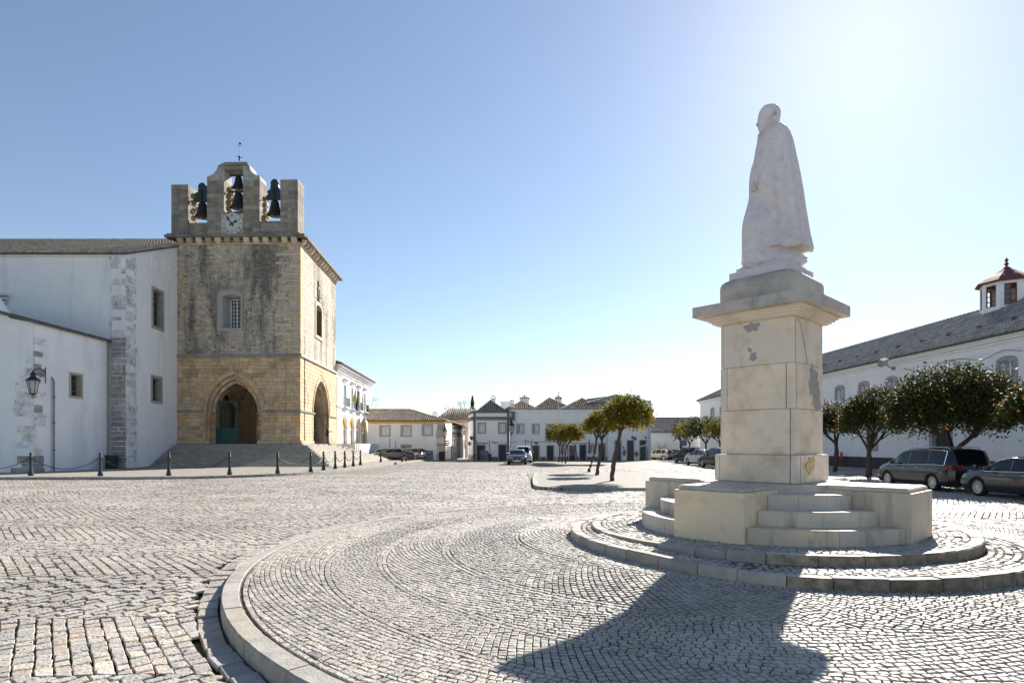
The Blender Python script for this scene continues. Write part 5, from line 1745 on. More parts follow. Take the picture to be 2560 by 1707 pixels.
mb = MB(); mb.T = (1.6, 2.4, 1.8); mb.lathe([(.42, .85), (.42, .92), (.38, .95), (.34, .95)], o, 16); mb.build('rim', 'bin_black', bn)
# ------------------------------------------------------------------ arcaded house with yellow trim, right of the tower
PA = (at(838, 62.9) , 62.9); PB = (at(924, 81.4), 81.4)
PA = (-18.45, 62.9); PB = (-19.35, 81.4)
arc = thing('arcade_house', 'white two storey house with yellow arches, yellow corner bands and balconies beside the tower', 'building', (PB[0], PB[1], 1.8))
FY = Face(PA, PB)
zf = 2.0; zArch = zat(432 / 4.523 + 940, 69); zImp = zat(598 / 4.523 + 940, 70); zTop = 10.3
def z4(x, y): px, py = 820 + x / 4.523, 940 + y / 4.523; u = FY.u(px); return u, zat(py, FY.D(u))
archs = []
for x0, x1, yt, yi in ((153, 224, 432, 600), (240, 302, 450, 603), (316, 357, 465, 612), (384, 441, 480, 622)):
 archs.append((z4(x0, 0)[0], z4(x1, 0)[0]))
# regular arches of equal width
w_ = archs[0][1] - archs[0][0]
cs_ = [(a + b) / 2 for a, b in archs]
c0, c3 = cs_[0], cs_[3]
cs_ = [c0 + (c3 - c0) * i / 3 for i in range(4)]
w_ = (c3 - c0) / 3 * .74
holes = [(c - w_ / 2, c + w_ / 2, zf, zImp + w_ / 2) for c in cs_]
wz0_, wz1_ = z4(185, 345)[1] , z4(185, 97)[1]
wins = [(c - .52, c + .52, wz0_, wz1_) for c in cs_]
mb = MB(); FY.wall(mb, 0, FY.L, zf - .1, zTop, holes + wins, .30)
mb.build('wall', 'limewash_clean', arc)
mb = MB(); F_ = Face(PB, (PB[0] - 12, PB[1])); F_.wall(mb, 0, F_.L, 0, zTop); mb.build('end_wall', 'limewash_clean', arc); mb = MB(); F__ = Face((PA[0] - 9, PA[1]), PA); F__.wall(mb, 0, F__.L, 0, zTop); mb.build('end_wall', 'limewash_clean', arc)
for (a, b, c, d), cc in zip(holes, cs_):
 k = 12; hw = (b - a) / 2
 mb = MB()
 P = [(cc + hw * cos(pi * i / k), zImp + hw * sin(pi * i / k)) for i in range(k + 1)]
 mbx = MB(); 
 FY.ext(mbx, [(b + .001, zImp)] + [(b + .001, d + .02), (cc, d + .02)] + P[k // 2::-1], -.30, .0)
 FY.ext(mbx, [(a - .001, zImp)] + P[k:k // 2 - 1:-1] + [(cc, d + .02), (a - .001, d + .02)], -.30, .0)
 mbx.build('spandrel', 'limewash_clean', arc)
 mb = MB(); FY.ring(mb, [(cc + (hw + .16) * cos(pi * i / k), zImp + (hw + .16) * sin(pi * i / k)) for i in range(k + 1)], [(cc + (hw - .003) * cos(pi * i / k), zImp + (hw - .003) * sin(pi * i / k)) for i in range(k + 1)], -.01, .03, closed=False)
 mb.build('arch_band', 'pale_yellow', arc)
 mb = MB(); FY.box(mb, a - .05, b + .05, zImp, d + .1, -.62, -.31); mb.build('recess', 'ochre', arc)
 mb = MB(); FY.box(mb, a - .05, b + .05, zf, zImp - .005, -.60, -.31); mb.build('recess', 'beige_stone', arc)
 for u in (a, b):
  mb = MB(); FY.box(mb, u - .22, u + .22, zImp - .12, zImp + .10, -.32, .08); mb.build('impost', 'white_paint', arc)
  mb = MB(); FY.box(mb, u - .12 + (.0 if u == b else 0), u + .12, zf, zImp - .13, -.28, .03); mb.build('pilaster', 'white_paint', arc)
for (a, b, c, d) in wins:
 w = window(FY, arc, a + .01, b - .01, c + .01, d - .01, 2, 4, 'white_paint', .16, .25, sash='door_green', pane='pane_dark', proud=.05)
 mb = MB(); m_ = (a + b) / 2
 for q, (hw, z0, z1, n) in enumerate(((.85, d + .45, d + .56, .2), (.95, d + .57, d + .68, .3), (.75, d + .30, d + .44, .12))): FY.box(mb, m_ - hw, m_ + hw, z0, z1, 0, n)
 mb.build('cornice', 'white_paint', w)
 mb = MB(); FY.box(mb, a - .35, b + .35, c - .14, c, 0, .42); FY.box(mb, a - .1, b + .1, c - .4, c - .14, 0, .2)
 mb.build('balcony_floor', 'white_paint', w)
 mb = MB()
 for i in range(12):
  u = a - .3 + (b - a + .6) * i / 11; mb.tube([FY.p(u, c, .38), FY.p(u, c + .95, .38)], .014, 4)
 mb.tube([FY.p(a - .3, c + .95, .38), FY.p(b + .3, c + .95, .38)], .024, 5)
 for u in (a - .3, b + .3):
  mb.tube([FY.p(u, c + .95, 0), FY.p(u, c + .95, .38), FY.p(u, c, .38)], .022, 5)
  mb.tube([FY.p(u, c + .95, .38), FY.p(u, c + 1.35, .38)], .016, 4); mb.ball(FY.p(u, c + 1.4, .38), .06, 6, 4)
 mb.build('balcony_railing', 'door_green', w)
for nm, u0, u1, m_ in (('corner_band', FY.L - .42, FY.L + .01, 'pale_yellow'), ('corner_band', .2, .75, 'pale_yellow')):
 mb = MB(); FY.box(mb, u0, u1, zf, 9.0, 0, .05); mb.build(nm, m_, arc)
mb = MB(); FY.box(mb, 0, FY.L, z4(260, 372)[1] - .12, z4(260, 372)[1] + .02, 0, .12); mb.build('string_course', 'white_paint', arc)
mb = MB()
for z0, z1, n in ((8.95, 9.05, .06), (9.4, 9.6, .12), (9.6, 9.85, .25), (9.85, 10.1, .42), (10.1, 10.32, .62)): FY.box(mb, -.3, FY.L + n, z0, z1, 0, n)
mb.build('cornice', 'limewash_clean', arc)
ZE2 = 10.42
slope(arc, [FY.p(-.5, ZE2, .7), FY.p(FY.L + .7, ZE2, .7), FY.p(FY.L - 5, ZE2 + 2.1, -5), FY.p(-.5, ZE2 + 2.1, -5)], 'roof_tile', pitch=.26)
mb = MB(); FY.box(mb, -.5, FY.L + .75, ZE2 - .10, ZE2 + .02, .5, .78); mb.build('eave_tiles', 'roof_red', arc)
# white terrace wall and ramp below
ter = thing('terrace_wall', 'white terrace wall with slanted end under the yellow arches', 'wall', (-18, 70, 0))
mb = MB()
P = [FY.p(0, 0, 2.0)[:2], FY.p(FY.L + .3, 0, 2.0)[:2], FY.p(FY.L + .3, 0, -.25)[:2], FY.p(0, 0, -.25)[:2]]
mb.prism(P, -.1, zf); mb.build('terrace_block', 'limewash_clean', ter)
mb = MB(); a, b = FY.L + .31, FY.L + 3.0
mb.add([FY.p(a, -.1, 2.0), FY.p(a, zf, 2.0), FY.p(a, zf, -.2), FY.p(a, -.1, -.2), FY.p(b, -.1, 2.6), FY.p(b, 1.0, 2.2), FY.p(b, 1.0, -.2), FY.p(b, -.1, -.2)], [(0, 4, 5, 1), (1, 5, 6, 2), (4, 7, 6, 5), (0, 1, 2, 3), (3, 2, 6, 7)])
mb.build('ramp_block', 'limewash_clean', ter)
# flagpoles with hanging flags
def flagpole(px, D, ytop, ybase, lab, flags=(), r=.05, lean=0.0):
 x = at(px, D); z0 = zat(ybase, D); z1 = zat(ytop, D)
 t = thing('flagpole', lab, 'flagpole', (x, D, z0), 'white flagpoles in the square' if not flags else 'flagpoles in front of the yellow arches')
 mb = MB(); mb.tube([(x, D, z0), (x + lean, D, z1)], r, 8, r1=r * .6); mb.ball((x + lean, D, z1 + .05), .08)
 mb.build('pole', 'cream_metal', t)
 for (mname, zt, zb, w, side) in flags:
  f = MB(); f.S = True
  n, k = 10, 8
  zt, zb = zat(zt, D), zat(zb, D)
  vs = []
  for i in range(n + 1):
   q = i / n
   for j in range(k + 1):
    s = j / k
    ww = w * (.35 + .65 * q)
    vs.append((x + side * (.05 + ww * s), D + .13 * sin(s * 9 + q * 2) * (.4 + q), zt + (zb - zt) * q - .4 * s * (1 - q)))
  f.add(vs, [(i * (k + 1) + j, i * (k + 1) + j + 1, (i + 1) * (k + 1) + j + 1, (i + 1) * (k + 1) + j) for i in range(n) for j in range(k)])
  f.build('flag', mname, t)
 return t
flagpole(891.5, 60, 962, 1130, 'leftmost of three white flagpoles, with a yellow and white flag hanging', [('yellow_cloth', 968, 1004, .35, -1), ('white_cloth', 1002, 1018, .22, -1)], lean=-.1)
flagpole(897, 60, 966, 1128, 'middle of three white flagpoles, with a dark blue flag hanging', [('navy_cloth', 974, 1026, .28, -1)], lean=-.18)
flagpole(903, 60, 968, 1129, 'rightmost of three white flagpoles, with a striped red and white flag', [('white_cloth', 972, 1012, .22, 1), ('red_cloth', 1006, 1018, .14, -1)], lean=-.25)
# ------------------------------------------------------------------ low white house with orange-yellow eave band
def Z4(x, y): return 820 + x / 4.523, 940 + y / 4.523
DW = 76.0
lw = thing('low_house', 'long low white house with ochre eave band and pale tiled roof left of the alley', 'house', (at(1020, DW), DW, -.1))
X = lambda px, D=DW: at(px, D)
FW = Face((X(919.5), DW), (X(1111), DW))
U = lambda x: FW.u(820 + x / 4.523)
Zz = lambda y: zat(940 + y / 4.523, DW)
wz0, wz1 = Zz(668), Zz(568)
wl = [(U(596), U(690), wz0, wz1), (U(836), U(930), wz0, wz1), (U(1076), U(1168), wz0 + .1, wz1 + .1)]
wlow = (U(836), U(930), Zz(842), Zz(788))
mb = MB(); FW.wall(mb, 0, FW.L, -.2, Zz(532), wl + [wlow], .2); mb.build('wall', 'limewash_clean', lw)
mb = MB(); FW.box(mb, 0, FW.L + .15, Zz(530), Zz(504), -.1, .18); mb.build('eave_band', 'ochre', lw)
for (a, b, c, d) in wl: window(FW, lw, a + .01, b - .01, c + .01, d - .01, 2, 3, 'beige_stone', .20, .14, panes=['pane_curtain', 'pane_curtain'], proud=.05)
a, b, c, d = wlow; window(FW, lw, a + .01, b - .01, c + .01, d - .01, 2, 2, 'beige_stone', .20, .14, panes=['pane_light', 'pane_light'], bars=(6, 4), proud=.05)
# side wall to the alley + stone corner
mb = MB(); F_ = Face((X(1111), DW), (X(1111) - .6, DW + 13)); F_.wall(mb, 0, F_.L, -.2, Zz(505)); mb.build('side_wall', 'limewash_clean', lw)
z = -.2
while z < Zz(532) - .1:
 h = random.uniform(.35, .6); w = random.uniform(.75, 1.05)
 mb = MB(); mb.T = var(.15); FW.box(mb, FW.L - w, FW.L + .03, z + .01, min(z + h, Zz(532)) - .01, -.1, .03); mb.build('corner_stone', 'beige_stone', lw); z += h
mb = MB(); FW.box(mb, FW.L + .03, FW.L + .12, -.2, Zz(532), -.1, .04); mb.build('corner_band', 'orange_trim', lw)
ze = Zz(500)
A_, B_ = (X(917), DW - .35, ze), (X(1116), DW - .35, ze)
yr = DW + 4.5
slope(lw, [A_, B_, (at(455 / 4.523 * 0 + 1024, yr), yr, zat(1023.6, yr)), (at(918, yr), yr, zat(1023.2, yr))], 'roof_tile', pitch=.27, tl=.5, r=.095)
ridge_caps(lw, (at(918, yr), yr, zat(1023, yr)), (at(1024, yr), yr, zat(1023.4, yr)), 'roof_tile')
ridge_caps(lw, (at(1024, yr), yr, zat(1023.4, yr)), B_, 'roof_tile')
slope(lw, [B_, (X(1116) - .5, DW + 12, ze), (at(1024, yr), yr, zat(1023.6, yr))], 'roof_tile', pitch=.27)
# notice board on the wall
nb = thing('notice_board', 'grey notice board with scribbled lettering fixed low on the white wall', 'sign', FW.p(U(1135), Zz(890), .05))
a, b, c, d = FW.u(1059.6), FW.u(1081.6), zat(1147.2, DW), zat(1126.5, DW)
mb = MB(); FW.box(mb, a, b, c, d, .01, .06); nbp = mb.build('panel', 'board_grey', nb)
mb = MB(); FW.ring(mb, [(a - .03, c - .03), (b + .03, c - .03), (b + .03, d + .03), (a - .03, d + .03)], [(a, c), (b, c), (b, d), (a, d)], .01, .09); mb.build('frame', 'iron', nb)
def strokes(F, lst, mat, n=.066, w=.018):
 for pts in lst:
  m = MB(); m.tube([F.p(a + (b - a) * x, c + (d - c) * y, n) for x, y in pts], w, 4); m.build('lettering', mat, nb)
strokes(FW, [[(.14, .86), (.12, .78), (.2, .76), (.19, .88)], [(.25, .88), (.24, .77), (.33, .78)], [(.3, .86), (.36, .84), (.38, .74)], [(.18, .68), (.25, .72), (.3, .66), (.35, .65)], [(.5, .66), (.43, .64), (.42, .55), (.47, .5)], [(.5, .54), (.53, .62), (.57, .54)], [(.6, .62), (.61, .54), (.66, .55), (.66, .64)], [(.7, .55), (.72, .66), (.77, .64), (.76, .56)], [(.8, .58), (.82, .68), (.88, .66), (.9, .6)]], 'ink')
strokes(FW, [[(.13, .5), (.13, .42), (.2, .42)], [(.21, .42), (.23, .54), (.27, .43)], [(.29, .43), (.29, .53), (.34, .5)], [(.46, .47), (.55, .46), (.58, .45)]], 'ink_red', w=.026)
# ------------------------------------------------------------------ house with orange band behind, chimney
DB = 92.0
bh = thing('rear_house', 'white house with orange eave bands and striped tiled roof behind the alley', 'house', (at(1140, DB), DB, 0))
FH = Face((at(1112, DB), DB), (at(1176, DB), DB))
mb = MB(); FH.wall(mb, 0, FH.L, -.2, zat(1045, DB)); mb.build('wall', 'limewash_clean', bh)
for y0, y1 in ((1046, 1050.5), (1053, 1054.8)):
 mb = MB(); FH.box(mb, 0, FH.L, zat(y1, DB), zat(y0, DB), 0, .12); mb.build('eave_band', 'orange_trim', bh)
yr = DB + 5
slope(bh, [(at(1092, DB), DB - .3, zat(1045.5, DB)), (at(1182, DB), DB - .3, zat(1045.5, DB)), (at(1182, yr), yr, zat(1021.5, yr)), (at(1127, yr), yr, zat(1021.5, yr))], 'roof_tile', pitch=.32, r=.11)
slope(bh, [(at(1088, DB + 9), DB + 9, zat(1045, DB)), (at(1092, DB), DB - .3, zat(1045.5, DB)), (at(1127, yr), yr, zat(1021.5, yr))], 'roof_tile_dark', pitch=.32)
ch = MB(); x = at(1087, 90); ch.box(x - .4, x + .4, 90, 90.8, 5, zat(1034, 90)); ch.box(x - .5, x + .5, 89.9, 90.9, zat(1034, 90), zat(1032.5, 90)); ch.box(x - .28, x + .28, 90.1, 90.7, zat(1032.5, 90), zat(1028, 90)); ch.box(x - .08, x + .08, 90.3, 90.5, zat(1028, 90), zat(1025, 90)); ch.build('chimney', 'limewash', bh)
rr = thing('red_roof_house', 'dark red ridge of a roof showing over the low white house', 'house', (at(1040, 96), 96, 0))
mb = MB(); x0, x1 = at(1022, 96), at(1060, 96)
slope(rr, [(x0, 95, zat(1042, 96)), (x1 + 1.4, 95, zat(1042, 96)), (at(1036, 98), 98, zat(1024, 98)), (at(1028, 98), 98, zat(1024, 98))], 'roof_red', 'roof_red', pitch=.4)
mb.prism([(x0, 95.3), (x1, 95.3), (x1, 103), (x0, 103)], -.1, zat(1042, 96)); mb.build('wall', 'limewash', rr)
# ------------------------------------------------------------------ alley houses (white with grey trim, pink)
FL1 = Face((at(1122.5, 86), 86), (at(1155, 97), 97), flip=False)
al = thing('alley_house', 'small white alley house with grey cornice and striped tile roof', 'house', (at(1130, 88), 88, 0))
F_ = Face((at(1123, 87), 87), (at(1156, 93), 93))
zt_ = lambda y, D=88: zat(940 + y / 4.523, D)
dr = [(F_.u(820 + a / 4.523), F_.u(820 + b / 4.523), zt_(y1), zt_(y0)) for a, b, y0, y1 in ((1396, 1408, 715, 800), (1428, 1441, 720, 840), (1460, 1474, 718, 830), (1492, 1508, 715, 925))]
mb = MB(); F_.wall(mb, 0, F_.L, -.2, zt_(575), dr, .15); mb.build('wall', 'limewash_clean', al)
for i, (a, b, c, d) in enumerate(dr):
 mb = MB(); F_.box(mb, a, b, c, d, -.2, -.14); mb.build('door' if i else 'window', 'door_dark', al)
for y0, y1 in ((578, 592), (635, 655), (672, 680)):
 mb = MB(); F_.box(mb, -.1, F_.L, zt_(y1), zt_(y0), 0, .12); mb.build('cornice', 'grey_trim', al)
slope(al, [F_.p(-.2, zt_(570), .2), F_.p(F_.L, zt_(570), .2), F_.p(F_.L, zt_(508, 94), -3.5), F_.p(F_.L * .45, zt_(508, 94), -3.5)], 'roof_tile', pitch=.3, r=.11)
pk = thing('pink_house', 'narrow pink alley house with dark doors', 'house', (at(1163, 90), 90, 0))
F_ = Face((at(1157, 89), 89), (at(1171, 94), 94))
mb = MB(); F_.wall(mb, 0, F_.L, -.2, zt_(560)); mb.build('wall', 'pink_wall', pk)
for a, b, y0, y1 in ((1521, 1531, 740, 915), (1542, 1552, 742, 820), (1562, 1572, 780, 935)):
 mb = MB(); F_.box(mb, F_.u(820 + a / 4.523), F_.u(820 + b / 4.523), zt_(y1), zt_(y0), 0, .03); mb.build('door', 'door_dark', pk)
for a, b in ((1515, 1530), (1535, 1555), (1572, 1588)):
 mb = MB(); F_.box(mb, F_.u(820 + a / 4.523), F_.u(820 + b / 4.523), zt_(660), zt_(610), 0, .03); mb.build('window', 'pane_dark', pk)
mb = MB(); F_.box(mb, 0, F_.L, zt_(728), zt_(722), 0, .06); mb.build('cornice', 'grey_trim', pk)
slope(pk, [F_.p(-.3, zt_(560), .3), F_.p(F_.L, zt_(560), .3), F_.p(F_.L, zt_(500, 94), -3), F_.p(-.3, zt_(500, 94), -3)], 'roof_tile', pitch=.3, r=.11)
mb = MB(); mb.lathe([(.1, 0), (.5, .15), (.52, .2)], F_.p(F_.L * .3, zt_(590), .6), 12); dish = mb.build('satellite_dish', 'white_paint', pk)
# hoarding of corrugated sheets
hoa = thing('hoarding', 'hoarding of white and grey horizontal boards in the alley mouth', 'fence', (at(1128, 79), 79, -.08))
F_ = Face((at(1113, 79), 79), (at(1143, 79.2), 79.2))
for (x0, x1, y0, y1, m_) in ((1326, 1394, 792, 932, 'sheet_white'), (1396, 1459, 790, 930, 'sheet_grey')):
 a, b = F_.u(820 + x0 / 4.523), F_.u(820 + x1 / 4.523); z0, z1 = -.08, zat(940 + y0 / 4.523, 79)
 for i in range(8):
  mb = MB(); mb.T = var(.08, 1.0, .01); F_.box(mb, a, b, z0 + (z1 - z0) * i / 8 + .01, z0 + (z1 - z0) * (i + 1) / 8 - .01, 0, .05); mb.build('board', m_, hoa)
 for u in (a - .03, b + .03):
  mb = MB(); F_.box(mb, u - .03, u + .03, z0, z1 + .05, -.04, .06); mb.build('post', 'iron', hoa)
# ------------------------------------------------------------------ corner house with grey bands
DC = 76.0
def V(x, y): return 1140 + x / 7.468, 960 + y / 7.468      # zoom used for this house
co = thing('corner_house', 'white two storey corner house with dark grey bands, hipped roof and little chimney', 'house', (at(1220, DC), DC, -.1))
FC1 = Face((at(V(322, 0)[0], DC), DC), (at(V(998, 0)[0], DC), DC))
cu_ = lambda x: FC1.u(V(x, 0)[0]); cz_ = lambda y: zat(V(0, y)[1], DC)
wn1 = (cu_(425), cu_(532), cz_(898), cz_(740)); wn2 = (cu_(808), cu_(915), cz_(898), cz_(736))
d1 = (cu_(400), cu_(535), -.1, cz_(1142)); d2 = (cu_(800), cu_(933), -.1, cz_(1136))
mb = MB(); FC1.wall(mb, 0, FC1.L, -.2, cz_(505), [wn1, wn2, d1, d2], .2); mb.build('wall', 'limewash_clean', co)
for w in (wn1, wn2): window(FC1, co, w[0] + .01, w[1] - .01, w[2] + .01, w[3] - .01, 2, 3, 'surround', .2, .12, panes=['pane_curtain', 'pane_curtain'], proud=.05)
for w in (d1, d2): door(FC1, co, w[0] + .01, w[1] - .01, w[2], w[3] - .01, 'door_dark', 'surround', .15)
FC2 = Face((at(1171, 82.5), 82.5), (at(V(322, 0)[0], DC), DC))
mb = MB(); FC2.wall(mb, 0, FC2.L, -.2, cz_(505)); mb.build('side_wall', 'limewash_clean', co)
for F, e in ((FC1, FC1.L), (FC2, FC2.L)):
 for y0, y1, n in ((500, 538, .16), (610, 655, .22), (666, 674, .06)):
  mb = MB(); F.box(mb, (-.12 if F is FC1 else 0), e + (.16 if F is FC1 else 0), cz_(y1), cz_(y0), -.02, n); mb.build('cornice', 'grey_trim', co)
for a, b in ((322, 366), (952, 998)):
 mb = MB(); FC1.box(mb, cu_(a) + .002, cu_(b), -.2, cz_(504), 0, .07); mb.build('corner_band', 'grey_trim', co)
mb = MB(); FC2.box(mb, 0, FC2.L - .01, -.2, .55, 0, .05); mb.build('plinth', 'surround', co)
for a, b in ((cu_(560), cu_(785)),):
 mb = MB(); FC1.box(mb, a, b, -.2, cz_(1355), 0, .04); mb.build('plinth', 'grey_trim', co)
y1_, yb_ = DC - .0, DC + 9
px0, px1 = at(V(330, 0)[0], DC), at(V(990, 0)[0], DC)
zE_ = cz_(500); xm = at(V(640, 0)[0], DC + 4); zap = zat(V(0, 300)[1], DC + 4.2)
apx = (xm, DC + 4.2, zap)
e0, e1, e2, e3 = (at(V(385, 0)[0], DC), DC + .1, zE_), (at(V(935, 0)[0], DC), DC + .1, zE_), (at(V(935, 0)[0], DC) + .2, DC + 8.6, zE_), (at(V(385, 0)[0], DC), DC + 8.6, zE_)
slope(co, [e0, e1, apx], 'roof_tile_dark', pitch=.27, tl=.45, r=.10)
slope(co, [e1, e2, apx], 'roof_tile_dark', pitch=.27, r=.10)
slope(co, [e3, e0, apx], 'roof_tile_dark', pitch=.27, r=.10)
ridge_caps(co, e0, apx, 'roof_tile_grey', .12); ridge_caps(co, e1, apx, 'roof_tile_grey', .12)
def chimney(par, x, y, z0, z1, w, kind=0):
 """Algarve chimney: shaft, pierced lantern, little roof and knob"""
 mb = MB(); H = z1 - z0
 mb.box(x - w / 2, x + w / 2, y, y + w, z0, z0 + H * .55); c = mb.build('chimney', 'limewash', par)
 zl = z0 + H * .55
 mb = MB(); mb.box(x - w * .58, x + w * .58, y - w * .08, y + w * 1.08, zl, zl + H * .04); mb.build('cap_band', 'white_paint', c)
 mb = MB(); n = 2 if kind == 0 else 5
 zt2 = zl + H * (.22 if kind == 0 else .16)
 for i in range(n):
  u = -w * .5 + w * i / (n - 1) * (1 - .0) 
  mb.box(x + u * .9 - w * .07, x + u * .9 + w * .07, y + .02, y + w - .02, zl + H * .04, zt2)
 mb.build('lantern_posts', 'white_paint' if kind == 0 else 'brick_red', c)
 mb = MB()
 mb.hexa([(x - w * .6, y - w * .1, zt2), (x + w * .6, y - w * .1, zt2), (x + w * .6, y + w * 1.1, zt2), (x - w * .6, y + w * 1.1, zt2), (x - w * .18, y + w * .3, zt2 + H * .13), (x + w * .18, y + w * .3, zt2 + H * .13), (x + w * .18, y + w * .7, zt2 + H * .13), (x - w * .18, y + w * .7, zt2 + H * .13)])
 mb.ball((x, y + w / 2, zt2 + H * .17), w * .13)
 mb.build('cap', 'surround' if kind else 'white_paint', c)
 return c
D_ = DC + 5.5; chimney(co, at(V(698, 0)[0], D_), D_, zat(V(0, 350)[1], D_), zat(V(0, 195)[1], D_), .6)
# grey metal box lamp under the corner, signs on the corner
sg = thing('no_entry_sign', 'round red no entry sign with white bar on a pole at the corner house', 'sign', (at(1174, 75), 75, -.1))
x, D_ = at(1174, 74.5), 74.5; zc_s = zat(1108.5, D_)
mb = MB(); mb.tube([(x, D_ + .06, -.1), (x, D_ + .06, zc_s + .3)], .035, 6); mb.build('pole', 'grey_metal', sg)
FS = Face((x - 1, D_), (x + 1, D_))
def disc(mb, F, u, z, r, n0, n1, k=24): F.ext(mb, [(u + r * cos(2 * pi * i / k), z + r * sin(2 * pi * i / k)) for i in range(k)], n0, n1)
mb = MB(); disc(mb, FS, 1, zc_s, .25, 0, .03); mb.build('plate', 'white_paint', sg)
mb = MB(); disc(mb, FS, 1, zc_s, .235, .03, .04); mb.build('red_disc', 'red_paint', sg)
mb = MB(); FS.box(mb, .83, 1.17, zc_s - .045, zc_s + .045, .04, .048); mb.build('white_bar', 'white_paint', sg)
og = thing('orange_sign', 'small orange wall sign with dark shield at the grey banded house corner', 'sign', (at(1179, 75.5), 75.5, 4))
FO = Face((at(1174.5, 75.6), 75.6), (at(1184, 75.6), 75.6))
z0, z1 = zat(1096.5, 75.6), zat(1090, 75.6)
mb = MB(); FO.box(mb, 0, FO.L, z0, z1, 0, .08); mb.build('sign_box', 'iron', og)
mb = MB(); FO.box(mb, .12, FO.L - .02, z0 + .03, z1 - .04, .08, .09); mb.build('sign_face', 'orange_paint', og)
mb = MB(); FO.ext(mb, [(FO.L * .5 + .16 * cos(2 * pi * i / 12), z0 - .02 + .18 * sin(2 * pi * i / 12)) for i in range(12)], .09, .12); mb.build('shield', 'iron', og)
mb = MB(); 
for q in (.2, .3, .42): FO.box(mb, q, q + .05, z1 - .12, z1 - .06, .09, .096)
mb.build('lettering', 'ink', og, kind='stuff')
# ------------------------------------------------------------------ long white house row (z5: origin 1120,940 scale 3.92)
def W(x, y): return 1120 + x / 3.92, 940 + y / 3.92
lo_ = thing('long_house', 'long white two storey house row with many doors and four hipped roofs', 'house', (at(1400, DC + .6), DC + .6, -.1))
DL = DC + .25
FL = Face((at(W(605, 0)[0], DL), DL), (at(W(1560, 0)[0], DL), DL))
lu = lambda x: FL.u(W(x, 0)[0]); lz = lambda y: zat(W(0, y)[1], DL)
wins = [(lu(a), lu(b), lz(558), lz(474)) for a, b in ((681, 739), (831, 887), (972, 1028), (1083, 1141), (1192, 1246), (1292, 1346), (1400, 1455))]
drs = [(lu(a), lu(b), -.12, lz(c)) for a, b, c in ((832, 890, 684), (971, 1032, 682), (1190, 1248, 680), (1292, 1350, 674), (1478, 1535, 672))]
low = [(lu(1100), lu(1140), lz(760), lz(680)), (lu(1395), lu(1436), lz(745), lz(676))]
mb = MB(); FL.wall(mb, 0, FL.L, -.2, lz(330), wins + drs + low, .18); mb.build('wall', 'limewash_clean', lo_)
for i, w in enumerate(wins):
 window(FL, lo_, w[0] + .01, w[1] - .01, w[2] + .01, w[3] - .01, 2, 3, 'surround', .13, .10, panes=['pane_dark', 'pane_curtain'] if i < 2 else ['pane_light', 'pane_curtain'], proud=.04)
for i, w in enumerate(drs):
 door(FL, lo_, w[0] + .01, w[1] - .01, w[2], w[3] - .01, ['door_wood', 'door_dark', 'door_dark', 'door_dark', 'door_dark'][i], 'surround', .12, transom=1.35 if i == 2 else 0, leaves=2 if i == 2 else 1)
for w in low: window(FL, lo_, w[0] + .01, w[1] - .01, w[2] + .01, w[3] - .01, 2, 3, 'surround', .1, .1, panes=['pane_dark', 'pane_dark'])
for z0, z1, n in ((lz(345), lz(328), .14), (lz(425), lz(413), .06)):
 mb = MB(); FL.box(mb, 0, FL.L, z0, z1, -.02, n); mb.build('cornice', 'limewash_clean', lo_)
segs = sorted([(w[0] - .14, w[1] + .14) for w in drs])
u = .2
for a, b in segs + [(FL.L, FL.L)]:
 if a - u > .1:
  mb = MB(); FL.box(mb, u, a, -.2, lz(790), 0, .04); mb.build('plinth', 'grey_trim', lo_)
 u = b
mb = MB()
for x in (1395,): FL.box(mb, lu(x - 8), lu(x + 36), lz(692), lz(678), .05, .08)
mb.build('shop_sign', 'orange_paint', lo_)
mb = MB(); FL.tube if 0 else mb.tube([FL.p(lu(905), lz(640), .06), FL.p(lu(1240), lz(655), .06), FL.p(FL.L, lz(662), .06)], .025, 5); mb.build('cable', 'iron', lo_)
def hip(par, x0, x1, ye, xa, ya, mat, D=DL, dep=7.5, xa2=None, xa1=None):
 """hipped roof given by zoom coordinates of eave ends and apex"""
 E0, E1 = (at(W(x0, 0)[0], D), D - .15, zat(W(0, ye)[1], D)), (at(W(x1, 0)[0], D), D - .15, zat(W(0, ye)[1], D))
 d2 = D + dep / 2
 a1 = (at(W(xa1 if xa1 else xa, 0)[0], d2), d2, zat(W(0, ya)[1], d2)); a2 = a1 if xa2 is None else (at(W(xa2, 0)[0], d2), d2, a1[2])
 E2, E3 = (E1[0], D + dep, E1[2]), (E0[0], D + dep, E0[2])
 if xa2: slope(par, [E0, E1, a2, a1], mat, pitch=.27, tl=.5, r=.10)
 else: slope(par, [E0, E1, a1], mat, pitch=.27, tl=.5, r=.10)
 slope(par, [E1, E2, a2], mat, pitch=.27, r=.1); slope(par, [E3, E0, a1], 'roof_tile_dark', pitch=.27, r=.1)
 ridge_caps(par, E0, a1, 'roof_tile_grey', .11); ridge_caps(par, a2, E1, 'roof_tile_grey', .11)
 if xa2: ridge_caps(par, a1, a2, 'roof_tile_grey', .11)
hip(lo_, 560, 890, 326, 712, 248, 'roof_tile')
hip(lo_, 830, 1235, 325, 990, 214, 'roof_tile', dep=9)
hip(lo_, 1100, 1545, 325, 1310, 218, 'roof_tile', dep=9)
D_ = DL + .5; chimney(lo_, at(W(626, 0)[0], D_), D_, zat(W(0, 330)[1], D_), zat(W(0, 222)[1], D_), .52)
D_ = DL + 5; chimney(lo_, at(W(752, 0)[0], D_), D_, zat(W(0, 300)[1], D_), zat(W(0, 176)[1], D_), 1.15, 1)
D_ = DL + 7; chimney(lo_, at(W(1083, 0)[0], D_), D_, zat(W(0, 290)[1], D_), zat(W(0, 178)[1], D_), .9, 1)
